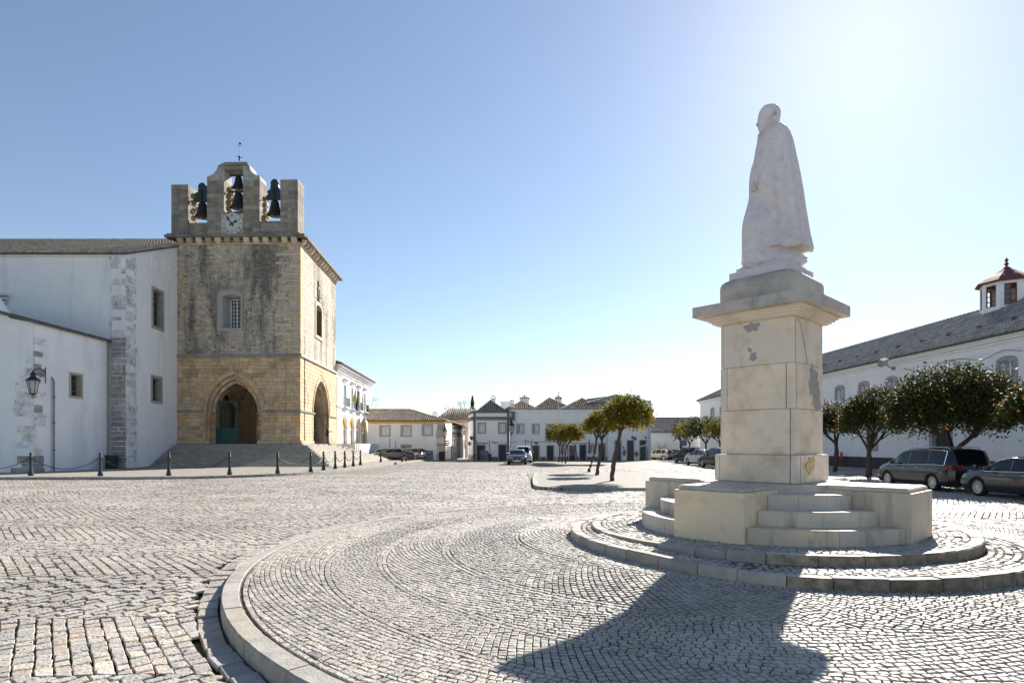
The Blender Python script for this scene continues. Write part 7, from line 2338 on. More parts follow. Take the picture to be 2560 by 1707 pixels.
 if fruit:
  f = MB(); f.S = True
  for q in range(fruit):
   i = npt.randint(ncl)
   dd_ = (cc[i] - np.array(c)); fr = cc[i] + dd_ / (np.linalg.norm(dd_) + 1e-6) * cr[i] * .95 + npt.normal(size=3) * cr[i] * .35
   f.T = var(.15, 1, .05); f.ball(tuple(fr), .045 * rnd.uniform(.75, 1.2), 7, 5)
   if rnd.random() < .4: f.ball((fr[0] + .07, fr[1], fr[2] - .05), .042, 7, 5)
  f.build('oranges', 'orange_fruit', t, kind='stuff')
 return t
def zg_(x, y): return G(x, y) + .11
# near island: three trees
def tr_at(px, D): return at(px, D), D
GI = 'orange trees on the near island'
x, y = tr_at(1529.5, 29.0); orange_tree('nearest and biggest orange tree of the near island, full of bright fruit, slanting trunk', x, y, zg_(x, y), (1.16, 1.1, .98, 3.08, .8, .1), 2.45, (.38, 0), 11000, .07, 'leaf', 42, 3, GI, .11)
x, y = tr_at(1493.7, 34.6); orange_tree('middle orange tree of the near island, its crown merging with the nearest one', x, y, zg_(x, y), (1.0, .95, .72, 3.0, .35, .3), 2.1, (.25, 0), 6500, .07, 'leaf', 18, 4, GI, .10)
x, y = tr_at(1472, 38.6); orange_tree('farthest orange tree of the near island with a trunk leaning right', x, y, zg_(x, y), (1.0, 1.0, .74, 3.0, .72, 0), 2.2, (.55, 0), 6500, .07, 'leaf', 14, 5, GI, .09)
# far island
GF = 'orange trees on the far island beside the flagpole'
for (px, D, dx, rx, sd_, nm) in ((1396.8, 62, -.15, 1.15, 6, 'left'), (1404.4, 59, .2, 1.0, 7, 'middle'), (1412, 56.5, .65, 1.25, 8, 'right')):
 x, y = tr_at(px, D); orange_tree('small yellow green orange tree, %s one of three on the far island' % nm, x, y, zg_(x, y), (rx, 1.1, .95, 2.65, dx, 0), 1.7, (.15, 0), 4200, .1, 'leaf', 16, sd_, GF, .08)
# row along the right-hand building
GR = 'orange trees in front of the huge white building'
rows_ = [(2088, 41.5, (1.7, 1.6, 1.25, 3.15, -.3, 0), 1.9, 9000, 31, 'slim orange tree half hidden behind the pedestal, first of the right hand row'),
   (2170, 35.0, (1.75, 1.6, 1.5, 3.3, .35, 0), 1.5, 15000, 32, 'round dark orange tree between the pedestal and the black people carrier'),
   (2378, 27.6, (2.6, 2.2, 1.72, 3.3, .05, 0), 1.5, 36000, 33, 'widest orange tree, dotted with fruit, above the black people carrier'),
   (2618, 22.3, (1.25, 1.3, 1.05, 2.95, -.05, 0), 1.8, 11000, 34, 'orange tree cut by the right edge of the frame')]
for px, D, cr_, th_, nl, sd_, lab in rows_:
 x, y = tr_at(px, D); orange_tree(lab, x, y, zg_(x, y), cr_, th_, (.1, 0), nl, .08, 'leaf_dark', 110 if nl > 8000 else 45, sd_, GR, .16, lump=.25)
# trees near the far parked cars
for px, D, cr_, nl, sd_, mt, lab in ((1762, 66, (1.9, 1.8, 1.5, 3.4, 0, 0), 3200, 41, 'leaf_dark', 'dark orange tree behind the white estate car beside the pedestal'),
  (1722, 74, (1.7, 1.6, 1.4, 3.3, 0, 0), 2400, 42, 'leaf', 'yellow green orange tree behind the blue parking sign'),
  (1798, 60, (1.5, 1.5, 1.2, 3.2, 0, 0), 2400, 43, 'leaf', 'bright orange tree peeping out left of the pedestal shaft'),
  (1703, 79, (1.3, 1.3, 1.3, 3.6, 0, 0), 1800, 44, 'leaf_dark', 'small dark tree in front of the tiled garden wall')):
 x, y = tr_at(px, D); orange_tree(lab, x, y, zg_(x, y), cr_, 2.0, (.1, 0), nl, .11, mt, 22, sd_, 'orange trees by the far parked cars', .12)
# palm-like and creeper plants on the white wall
def fronds(name, label, cat, x, y, z, n, L_, seed_, mat='leaf_dark', droop=.5, stem=0):
 rnd = random.Random(seed_); t = thing(name, label, cat, (x, y, z - stem))
 if stem:
  b = MB(); b.tube([(x, y, z - stem), (x + .05, y, z)], .09, 7); b.build('trunk', 'bark', t)
 b = MB()
 for i in range(n):
  a = rnd.uniform(0, 2 * pi); el = rnd.uniform(.3, 1.3); l = L_ * rnd.uniform(.6, 1)
  prev = Vector((x, y, z)); dirv = Vector((cos(a) * cos(el), sin(a) * cos(el), sin(el)))
  for q in range(7):
   nx = prev + dirv * l / 7; dirv = (dirv + Vector((0, 0, -droop * .3))).normalized()
   side_ = dirv.cross(Vector((0, 0, 1))).normalized() * l * .09
   b.T = var(.3); b.poly(tuple(prev - side_), tuple(nx - side_ * .8 - Vector((0, 0, .05))), tuple(nx)); b.poly(tuple(prev + side_), tuple(nx), tuple(nx + side_ * .8 - Vector((0, 0, .05))))
   prev = nx
 b.build('foliage', mat, t); return t
fronds('palm', 'small arching palm beside the blue parking sign', 'palm', at(1700, 80), 80, 2.6, 26, 1.8, 3, stem=2.7)
fronds('climbing_plant', 'young climbing plant in front of the white garden wall', 'plant', at(1652, 84.5), 84.5, 1.0, 20, 1.6, 4, droop=.1, stem=1.1)
# conifer and bare trees beyond the roofs
def spire(label, px, D, z0, z1, w, seed_, n=900):
 rnd = random.Random(seed_); x = at(px, D); t = thing('conifer', label, 'tree', (x, D, z0))
 b = MB(); b.tube([(x, D, z0), (x, D, z1)], .12, 6, r1=.02); b.build('trunk', 'bark', t)
 b = MB()
 for i in range(n):
  q = rnd.random() ** .8; z = z0 + (z1 - z0) * q; ww = w * 1.5 * (1.03 - q) * (.8 + .2 * sin(q * 30)) * rnd.random() ** .5
  a = rnd.uniform(0, 2 * pi); p = Vector((x + ww * cos(a), D + ww * sin(a), z)); s = .15
  u = Vector((rnd.uniform(-1, 1), rnd.uniform(-1, 1), rnd.uniform(-1, 1))).normalized() * s; v = u.cross(Vector((rnd.uniform(-1, 1), rnd.uniform(-1, 1), 1))).normalized() * s * .5
  b.T = var(.3); b.poly(tuple(p - u), tuple(p + v), tuple(p + u), tuple(p - v))
 b.build('crown', 'leaf_dark', t)
spire('thin dark conifer rising behind the corner house roof', 1181, 105, 2, zat(989, 105), 1.5, 2, 1600)
def bare(label, px, D, z0, z1, seed_, w=1.0):
 rnd = random.Random(seed_); x = at(px, D); t = thing('bare_tree', label, 'tree', (x, D, z0))
 b = MB()
 def br(p, d, l, r, k):
  e = p + d * l; b.tube([p, (p + e) / 2 + Vector((rnd.uniform(-.1, .1), 0, 0)) * l, e], r * .6, 4, r1=r * .35)
  if k: 
   for _ in range(3): br(e, (d + Vector((rnd.uniform(-.6, .6) * w, rnd.uniform(-.6, .6), rnd.uniform(-.1, .4)))).normalized(), l * .72, r * .6, k - 1)
 H = z1 - z0
 br(Vector((x, D, z0)), Vector((0, 0, 1)), H * .42, .13, 4); b.build('branches', 'bark', t)
bare('leafless tree beyond the orange banded house', 1143, 110, 2, zat(1014, 110), 5)
bare('leafless bushy tree beyond the alley roofs', 1118, 112, 2, zat(1026, 112), 6, 1.4)
bare('leafless tree showing right of the arcade house', 923, 95, 2, zat(1008, 95), 7, 1.2)
# ------------------------------------------------------------------ cars
def interp(T, x):
 if x <= T[0][0]: return T[0][1]
 for (a, va), (b, vb) in zip(T, T[1:]):
  if x <= b:
   t = (x - a) / (b - a); t = t * t * (3 - 2 * t) * .35 + t * .65; return va + (vb - va) * t
 return T[-1][1]
def car(name, label, cat, x, y, heading, paint, K, group=None, detail=True):
 """K: dict of profiles in metres, x forward from the middle of the car"""
 t = thing(name, label, cat, (0, 0, 0), group)
 L_, Wd = K['L'], K['W'] / 2
 top, belt = K['top'], K['belt']
 xw = K['wheels']; Rw = K['Rw']; Ra = Rw + .055
 xs_ = set([-L_ / 2, L_ / 2])
 n = int(L_ / .13)
 for i in range(n + 1): xs_.add(round(-L_ / 2 + L_ * i / n, 4))
 for c in xw:
  for i in range(-6, 7): xs_.add(round(c + Ra * sin(i / 6 * pi / 2), 4))
 for a, _ in top: xs_.add(round(a, 4))
 for a in K['pillars']: xs_.add(round(a - .035, 4)); xs_.add(round(a + .035, 4))
 xs_ = sorted(xs_); xs_ = [v for i, v in enumerate(xs_) if i == 0 or v - xs_[i - 1] > .012]
 def sect(xx):
  e = abs(xx) / (L_ / 2)
  w = Wd * (1 - .10 * max(0, (e - .78) / .22) ** 2 - (.16 if e > .985 else 0))
  zt, zb_ = interp(top, xx), interp(belt, xx)
  zb_ = min(zb_, zt - .015)
  zl = K.get('low', .2) + (.10 * max(0, (e - .9) / .1))
  cab = max(0, min(1, (zt - zb_) / .3))
  wr = w * (1 - .25 * cab) if cab > .05 else w * .9
  P = [(w * .86, zl), (w * .965, zl + .05), (w * 1.0, .42), (w * 1.0, .42 + (zb_ - .42) * .45), (w * .985, zb_ - .09), (w * .945, zb_ - .005), (w * (.945 - .16 * cab) if cab > .05 else w * .86, zb_ + (zt - zb_) * (.90 if cab > .05 else .55)), (wr * .86, zt - .018), (wr * .5, zt - .003), (0, zt)]
  if e > .985: P = [(a, max(b, .32) if i < 3 else b - .03) for i, (a, b) in enumerate(P)]
  for c in xw:
   if abs(xx - c) < Ra - .004:
    za = Rw + sqrt(Ra * Ra - (xx - c) ** 2)
    P = [(max(a, w * .97) if i < 3 and za > b else a, max(b, za - .035 + .018 * i) if i < 4 else b) for i, (a, b) in enumerate(P)]
  return P
 S_ = [sect(v) for v in xs_]
 m = len(S_[0])
 body = MB(); body.S = True
 V_ = []
 for xx, P in zip(xs_, S_):
  for s_ in (1, -1):
   for a, b in P: V_.append((xx, s_ * a, b))
 body.v = V_
 glass = {}
 for i in range(len(xs_) - 1):
  xm = (xs_[i] + xs_[i + 1]) / 2
  cabm = interp(top, xm) - interp(belt, xm)
  for s_ in (0, 1):
   for j in range(m - 1):
    a, b = i * 2 * m + s_ * m + j, i * 2 * m + s_ * m + j + 1
    c, d = a + 2 * m, b + 2 * m
    f = [a, c, d, b] if s_ == 0 else [a, b, d, c]
    g_ = None
    if j == 5 and K['glass'][0] < xm < K['glass'][1] and cabm > .14:
     if not any(abs(xm - p) < .036 for p in K['pillars']):
      k_ = sum(xm > p for p in K['pillars']); g_ = ('side_window', s_, k_)
    if j >= 7 and K['wind'][0] < xm < K['wind'][1]: g_ = ('windscreen', 0, 0)
    if j >= 7 and K['rearw'][0] < xm < K['rearw'][1]: g_ = ('rear_window', 0, 0)
    if j == 6 and (K['wind'][0] + .1 < xm < K['wind'][1]): pass
    if g_: glass.setdefault(g_, []).append(f)
    else: body.f.append(f); body.t.append((1, 1, 1)); body.sm.append(True); body.mi.append(1 if j == 0 else 0)
 for i, rev in ((0, 1), (len(xs_) - 1, 0)):
  a = i * 2 * m
  f = [a + j for j in range(m)] + [a + m + j for j in range(m - 1)][::-1]
  body.f.append(f if not rev else f[::-1]); body.t.append((1, 1, 1)); body.sm.append(False); body.mi.append(0)
 body.build('body', [paint, 'car_plastic'], t, world=False)
 for (nm, _, _), fl_ in glass.items():
  g = MB(); used = sorted({i for f in fl_ for i in f}); mp_ = {u: k for k, u in enumerate(used)}
  g.v = [V_[u] for u in used]; g.f = [[mp_[i] for i in f] for f in fl_]; g.t = [(1, 1, 1)] * len(fl_); g.sm = [True] * len(fl_); g.mi = [0] * len(fl_)
  g.build(nm, 'car_glass', t, world=False)
 mb = MB(); mb.box(-L_ / 2 + .25, L_ / 2 - .25, -Wd * .72, Wd * .72, K.get('low', .2) - .02, .55)
 for c in xw: mb.box(c - Ra * .9, c + Ra * .9, -Wd * .93, Wd * .93, Rw * 1.0, Rw * 1.85)
 mb.build('underbody', 'car_plastic', t, world=False)
 for c in xw:
  for s_ in (1, -1):
   wt = MB(); wt.S = True; n_ = 26; pr = [(Rw * .70, .10), (Rw * .93, .105), (Rw, .075), (Rw, -.09), (Rw * .9, -.11), (Rw * .6, -.11)]
   yy = s_ * (Wd - .115)
   vs = []; 
   for r_, o in pr:
    for k in range(n_): a = 2 * pi * k / n_; vs.append((c + r_ * cos(a), yy + s_ * o, Rw + r_ * sin(a)))
   wt.add(vs, [(q * n_ + k, q * n_ + (k + 1) % n_, (q + 1) * n_ + (k + 1) % n_, (q + 1) * n_ + k) for q in range(len(pr) - 1) for k in range(n_)])
   tyre = wt.build('tyre', 'tyre', t, world=False)
   rm = MB()
   def rg(r0, r1, o0, o1):
    vs = []
    for r_, o in ((r0, o0), (r1, o1)):
     for k in range(n_): a = 2 * pi * k / n_; vs.append((c + r_ * cos(a), yy + s_ * o, Rw + r_ * sin(a)))
    rm.add(vs, [(k, (k + 1) % n_, n_ + (k + 1) % n_, n_ + k) for k in range(n_)])
   rg(Rw * .72, Rw * .64, .10, .095); rg(Rw * .64, Rw * .62, .095, .0)
   ns = K.get('spokes', 10)
   for k in range(ns):
    a = 2 * pi * k / ns + .2; w_ = .16 * pi / ns * 3.2 * Rw * .5
    ca, sa = cos(a), sin(a)
    P = [(Rw * .14, -w_ * .7), (Rw * .66, -w_), (Rw * .66, w_), (Rw * .14, w_ * .7)]
    pf = [(c + r_ * ca - q * sa, yy + s_ * (.085 if r_ > .1 * 2 else .075), Rw + r_ * sa + q * ca) for r_, q in P]
    pb = [(p[0], p[1] - s_ * .04, p[2]) for p in pf]
    rm.hexa(pb + pf)
   hb = [(c + Rw * .17 * cos(2 * pi * k / 12), yy + s_ * .09, Rw + Rw * .17 * sin(2 * pi * k / 12)) for k in range(12)]
   rm.add(hb + [(p[0], yy, p[2]) for p in hb], [tuple(range(12))] + [(k, (k + 1) % 12, 12 + (k + 1) % 12, 12 + k) for k in range(12)])
   rm.build('rim', 'rim', tyre, world=False)
   dk = MB(); dk.add([(c + Rw * .66 * cos(2 * pi * k / 16), yy + s_ * .01, Rw + Rw * .66 * sin(2 * pi * k / 16)) for k in range(16)], [tuple(range(16))]); dk.build('brake', 'car_plastic', tyre, world=False)
 xr, xf = -L_ / 2, L_ / 2
 zb0_, zf0 = interp(belt, xr + .1), interp(belt, xf - .3)
 for s_ in (1, -1):
  z0, z1 = K.get('tail', (.72, .95))
  wl = K.get('tailw', .34)
  mb = MB(); y0, y1 = s_ * Wd * .885, s_ * (Wd * .885 - wl)
  wS = Wd * .985
  vs = [(xr - .012, y1, z0 + .03), (xr + .02, s_ * Wd * .86, z0), (xr + .26, s_ * wS, z0 + .03), (xr + .30, s_ * wS, z1 - .02), (xr + .03, s_ * Wd * .87, z1), (xr - .006, y1, z1 - .02)]
  vs2 = [(a + .05, b * .96, z) for a, b, z in vs]
  mb.add(vs + vs2, [(0, 1, 4, 5), (1, 2, 3, 4)] + [(i, (i + 1) % 6, 6 + (i + 1) % 6, 6 + i) for i in range(6)]); mb.build('tail_light', 'tail_red', t, world=False)
  z0, z1 = K.get('head', (.58, .74))
  mb = MB(); vs = [(xf + .008, s_ * Wd * .45, z0 + .03), (xf - .0, s_ * Wd * .80, z0), (xf - .38, s_ * Wd * .965, z0 + .09), (xf - .40, s_ * Wd * .95, z1 + .05), (xf - .08, s_ * Wd * .82, z1), (xf - .03, s_ * Wd * .46, z1 - .02)]
  vs2 = [(a - .06, b * .96, z) for a, b, z in vs]
  mb.add(vs + vs2, [(0, 1, 4, 5), (1, 2, 3, 4)] + [(i, (i + 1) % 6, 6 + (i + 1) % 6, 6 + i) for i in range(6)]); mb.build('headlight', 'head_lamp', t, world=False)
  mb = MB(); mb.S = True; xm_ = K['mirror']; zm = interp(belt, xm_) + .10
  mb.lathe([(.02, -.08), (.085, -.05), (.10, .02), (.07, .08), (.01, .09)], (xm_, s_ * (Wd + .10), zm), 8); mb.tube([(xm_, s_ * Wd * .93, zm - .06), (xm_, s_ * (Wd + .06), zm - .02)], .03, 5); mb.build('mirror', paint if K.get('mp', 1) else 'car_plastic', t, world=False)
  for q in K['handles']:
   mb = MB(); zz = interp(belt, q) - .13; mb.tube([(q - .09, s_ * (Wd * .985), zz), (q - .06, s_ * (Wd + .022), zz), (q + .06, s_ * (Wd + .022), zz), (q + .09, s_ * (Wd * .985), zz)], .014, 6); mb.build('handle', 'chrome', t, world=False)
  for q in K['doors']:    # door gaps
   mb = MB(); zb1 = interp(belt, q); mb.tube([(q, s_ * Wd * .955, zb1), (q + .01, s_ * (Wd * .99 + .0), zb1 - .14), (q - .02, s_ * (Wd + .001), .5), (q - .10, s_ * (Wd * .985), .28)], .006, 4); mb.build('door_gap', 'car_plastic', t, world=False)
  if K.get('trim'):
   g0, g1 = K['glass']; mb = MB()
   pts = [(g0 + (g1 - g0) * i / 14, s_ * (interp([(0, Wd * .945), (1, Wd * .945)], 0) + .004), interp(belt, g0 + (g1 - g0) * i / 14) + .0) for i in range(15)]
   mb.tube(pts, .012, 5)
   tp = []
   for i in range(15):
    xx = g0 + (g1 - g0) * i / 14; P = sect(xx); tp.append((xx, s_ * (P[6][0] + .006), P[6][1]))
   mb.tube(tp, .012, 5); mb.tube([tp[0], pts[0]], .012, 5); mb.build('window_trim', 'chrome', t, world=False)
  if K.get('rails'):
   mb = MB(); r0, r1 = K['rails']; mb.tube([(r0, s_ * Wd * .62, interp(top, r0) + .0)] + [(r0 + .12 + (r1 - r0 - .24) * i / 6, s_ * Wd * .64, interp(top, r0 + .12 + (r1 - r0 - .24) * i / 6) + .05) for i in range(7)] + [(r1, s_ * Wd * .62, interp(top, r1))], .02, 6); mb.build('roof_rail', 'rim', t, world=False)
 for xx, s_ in ((xr - .02, -1), (xf + .012, 1)):
  zp = K.get('plate_r', .78) if s_ < 0 else .42
  mb = MB(); mb.box(min(xx, xx + s_ * .015), max(xx, xx + s_ * .015), -.26, .26, zp - .055, zp + .055); pl = mb.build('licence_plate', 'plate', t, world=False)
  mb = MB(); mb.box(min(xx + s_ * .015, xx + s_ * .018), max(xx + s_ * .015, xx + s_ * .018), (.215 if s_ < 0 else -.26), (.26 if s_ < 0 else -.215), zp - .055, zp + .055); mb.build('plate_band', 'blue_paint', pl, world=False)
  if s_ < 0 and K.get('plate_text'):
   M_ = Matrix(((0, 0, -1, xx - .017), (-1, 0, 0, 0), (0, 1, 0, zp), (0, 0, 0, 1)))
   o = text_mesh(K['plate_text'], .115, 'ink', 'plate_lettering', None, M_, .001); o.parent = pl
 mb = MB(); mb.box(xf - .02, xf + .004, -Wd * .40, Wd * .40, .50, .66); mb.build('grille', 'car_plastic', t, world=False)
 mb = MB(); mb.box(xr - .004, xr + .1, -Wd * .74, Wd * .74, .24, .40); mb.build('rear_bumper_insert', 'car_plastic', t, world=False)
 for s_ in (1, -1):
  mb = MB(); mb.box(xr - .012, xr + .03, s_ * Wd * .62 - .1, s_ * Wd * .62 + .1, .43, .47); mb.build('reflector', 'tail_red', t, world=False)
 t.location = (x, y, G(x, y) - .015)
 t.rotation_euler = (0, 0, heading)
 return t
MPV = dict(L=4.85, W=1.90, top=[(-2.425, .98), (-2.40, 1.10), (-2.28, 1.42), (-2.12, 1.66), (-1.9, 1.715), (-.8, 1.745), (.2, 1.72), (.65, 1.63), (1.1, 1.37), (1.5, 1.10), (1.62, 1.06), (2.1, .93), (2.35, .76), (2.425, .60)],
  belt=[(-2.425, 1.02), (-1.5, 1.07), (1.0, 1.0), (1.5, .98), (2.1, .84), (2.425, .62)], wheels=(-1.42, 1.50), Rw=.335, glass=(-2.05, 1.38), pillars=(-1.08, .12, .98), wind=(.52, 1.50), rearw=(-2.38, -2.13),
  mirror=1.02, handles=(-.55, .38), doors=(-1.12, .12, 1.16), trim=1, rails=(-2.0, .5), tail=(.86, 1.08), tailw=.42, spokes=10, plate_r=.83, plate_text='77-Q')
SED = dict(L=4.85, W=1.86, top=[(-2.425, .86), (-2.3, .97), (-1.9, 1.04), (-1.55, 1.12), (-1.0, 1.36), (-.5, 1.46), (.1, 1.47), (.6, 1.38), (1.1, 1.12), (1.35, 1.0), (1.9, .90), (2.25, .76), (2.425, .58)],
  belt=[(-2.425, .88), (-1.5, .97), (.9, .93), (1.3, .92), (2.1, .80), (2.425, .6)], wheels=(-1.42, 1.42), Rw=.335, glass=(-1.35, 1.16), pillars=(-.98, .02, .84), wind=(.42, 1.34), rearw=(-1.62, -.78),
  mirror=.86, handles=(-.62, .32), doors=(-.98, .02, 1.0), trim=1, tail=(.70, .90), spokes=14)
EST = dict(SED, L=4.7, top=[(-2.35, .80), (-2.3, 1.02), (-2.1, 1.30), (-1.85, 1.42), (-.8, 1.48), (.1, 1.46), (.6, 1.36), (1.1, 1.10), (1.35, .98), (1.9, .88), (2.2, .74), (2.35, .58)], belt=[(-2.35, .9), (-1.5, .97), (.9, .93), (1.3, .92), (2.1, .78), (2.35, .6)], rearw=(-2.26, -1.9), glass=(-1.95, 1.16), rails=(-1.8, .3), wheels=(-1.4, 1.38))
HAT = dict(L=3.75, W=1.6, top=[(-1.875, .75), (-1.82, .95), (-1.65, 1.18), (-1.4, 1.36), (-.6, 1.39), (.1, 1.36), (.75, .95), (1.2, .88), (1.7, .74), (1.875, .58)], belt=[(-1.875, .86), (0, .86), (.7, .85), (1.6, .74), (1.875, .6)], wheels=(-1.18, 1.18), Rw=.28, glass=(-1.35, .62), pillars=(-.75, .05), wind=(.12, .78), rearw=(-1.80, -1.38), mirror=.45, handles=(-.1,), doors=(-.78, .45), spokes=6, low=.2)
SUV = dict(L=4.4, W=1.85, top=[(-2.2, .85), (-2.15, 1.12), (-1.98, 1.42), (-1.7, 1.62), (-.6, 1.67), (.2, 1.64), (.5, 1.52), (1.0, 1.17), (1.2, 1.08), (1.8, .98), (2.1, .82), (2.2, .65)], belt=[(-2.2, 1.0), (-1, 1.06), (1.0, 1.02), (1.9, .86), (2.2, .68)], wheels=(-1.3, 1.35), Rw=.35, glass=(-1.8, 1.0), pillars=(-1.05, 0, .72), wind=(.35, 1.15), rearw=(-2.12, -1.78), mirror=.7, handles=(-.5, .3), doors=(-1.0, 0, .9), tail=(.85, 1.1), rails=(-1.6, .2), spokes=10, low=.24)
VAN = dict(L=4.4, W=1.82, top=[(-2.2, .9), (-2.18, 1.6), (-2.1, 1.80), (-1.0, 1.84), (.3, 1.82), (.7, 1.70), (1.2, 1.2), (1.4, 1.08), (1.9, .95), (2.15, .75), (2.2, .6)], belt=[(-2.2, 1.0), (1.0, 1.0), (1.9, .82), (2.2, .62)], wheels=(-1.3, 1.4), Rw=.32, glass=(.0, 1.1), pillars=(.55,), wind=(.58, 1.36), rearw=(-9, -8), mirror=.9, handles=(.3,), doors=(-.1, .9), spokes=6, mp=0)
up = pi / 2
CR = 'cars parked at the right of the square'
mpv = car('people_carrier', 'black people carrier with chrome window trim parked under the widest orange tree', 'car', 18.15, 26.02, up, 'paint_anthracite', MPV, CR)
# round badge on the tailgate
bd = MB(); cz3, xb_ = 1.045, -2.425
ring_o = [(xb_ - .03, .055 * cos(2 * pi * k / 20), cz3 + .055 * sin(2 * pi * k / 20)) for k in range(21)]
bd.tube(ring_o, .006, 4, cap=False)
for pts in ([(-.03, .035), (-.012, -.0), (0, .02), (.012, 0), (.03, .035)], [(-.036, .0), (-.014, -.042), (0, -.01), (.014, -.042), (.036, 0)]): bd.tube([(xb_ - .03, a, cz3 + b) for a, b in pts], .0045, 4)
bd.build('badge', 'chrome', mpv, world=False)
car('sedan_car', 'dark grey blue saloon with many spoked wheels cut by the right frame edge', 'car', 17.95, 20.55, up, 'paint_slate', SED, CR)
GM = 'cars parked near the far end of the square'
car('estate_car', 'white estate car with roof rails seen from behind left of the pedestal', 'car', at(1752, 56), 55.5, up + .10, 'paint_white', EST, GM)
car('suv_car', 'dark blue off road car partly hidden by the pedestal base', 'car', at(1795, 50), 49.6, up + .12, 'paint_navy', SUV, GM)
car('suv_car', 'dark car behind the white estate, only its roof and left side showing', 'car', at(1722, 65), 65, up + .15, 'paint_navy', SUV, GM)
car('hatchback_car', 'small beige hatchback parked by the pilaster house corner', 'car', at(1647, 79.5), 79.3, up + .75, 'paint_beige', HAT, GM)
car('hatchback_car', 'dark hatchback parked right next to the beige one', 'car', at(1679, 80.5), 80, up + .6, 'paint_slate', dict(HAT, L=4.0, W=1.7), GM)
au = car('estate_car', 'dark blue car with silver ringed grille facing the camera in mid square', 'car', at(1293, 58), 58.6, -up - .02, 'paint_navy', dict(EST, rails=(-1.8, .3), spokes=10), 'cars standing in the middle of the square')
mb = MB(); xf = 2.35
for k in range(4):
 mb.tube([(xf + .02, -.105 + .07 * k + .042 * cos(2 * pi * q / 14), .62 + .042 * sin(2 * pi * q / 14)) for q in range(15)], .006, 4, cap=False)
mb.build('badge', 'chrome', au, world=False)
mb = MB(); gp_ = [(.40, .68), (.40, .50), (.30, .33), (-.30, .33), (-.40, .50), (-.40, .68)]
mb.tube([(xf + .02, a, b) for a, b in gp_ + gp_[:1]], .02, 5); mb.build('grille_frame', 'chrome', au, world=False)
mb = MB(); mb.box(xf + .027, xf + .03, .20, .26, .365, .475); mb.build('plate_band', 'yellow_cloth', au, world=False)
car('van', 'white van standing right behind the dark blue car in mid square', 'van', at(1308, 64), 64.5, -up, 'paint_white', VAN, 'cars standing in the middle of the square')
GL = 'cars parked below the low white house'
car('sedan_car', 'dark olive saloon parked side on below the low white house', 'car', at(986, 69.5), 69.5, pi, 'paint_olive', dict(SED, top=SED['top'][:1] + [(-2.3, .99), (-1.9, 1.08), (-1.55, 1.16), (-1.0, 1.38), (-.5, 1.47), (.1, 1.47), (.6, 1.38), (1.1, 1.12), (1.35, 1.0), (1.9, .90), (2.25, .76), (2.425, .58)]), GL)
car('estate_car', 'silver car mostly hidden behind the dark olive saloon, on its left', 'car', at(962, 72.3), 72.3, pi, 'paint_silver', EST, GL)
car('estate_car', 'silver white car with tall red tail lights right of the dark olive saloon', 'car', at(1018, 73.4), 73.2, pi - .35, 'paint_silver', dict(EST, tail=(.8, 1.25), tailw=.12), GL)
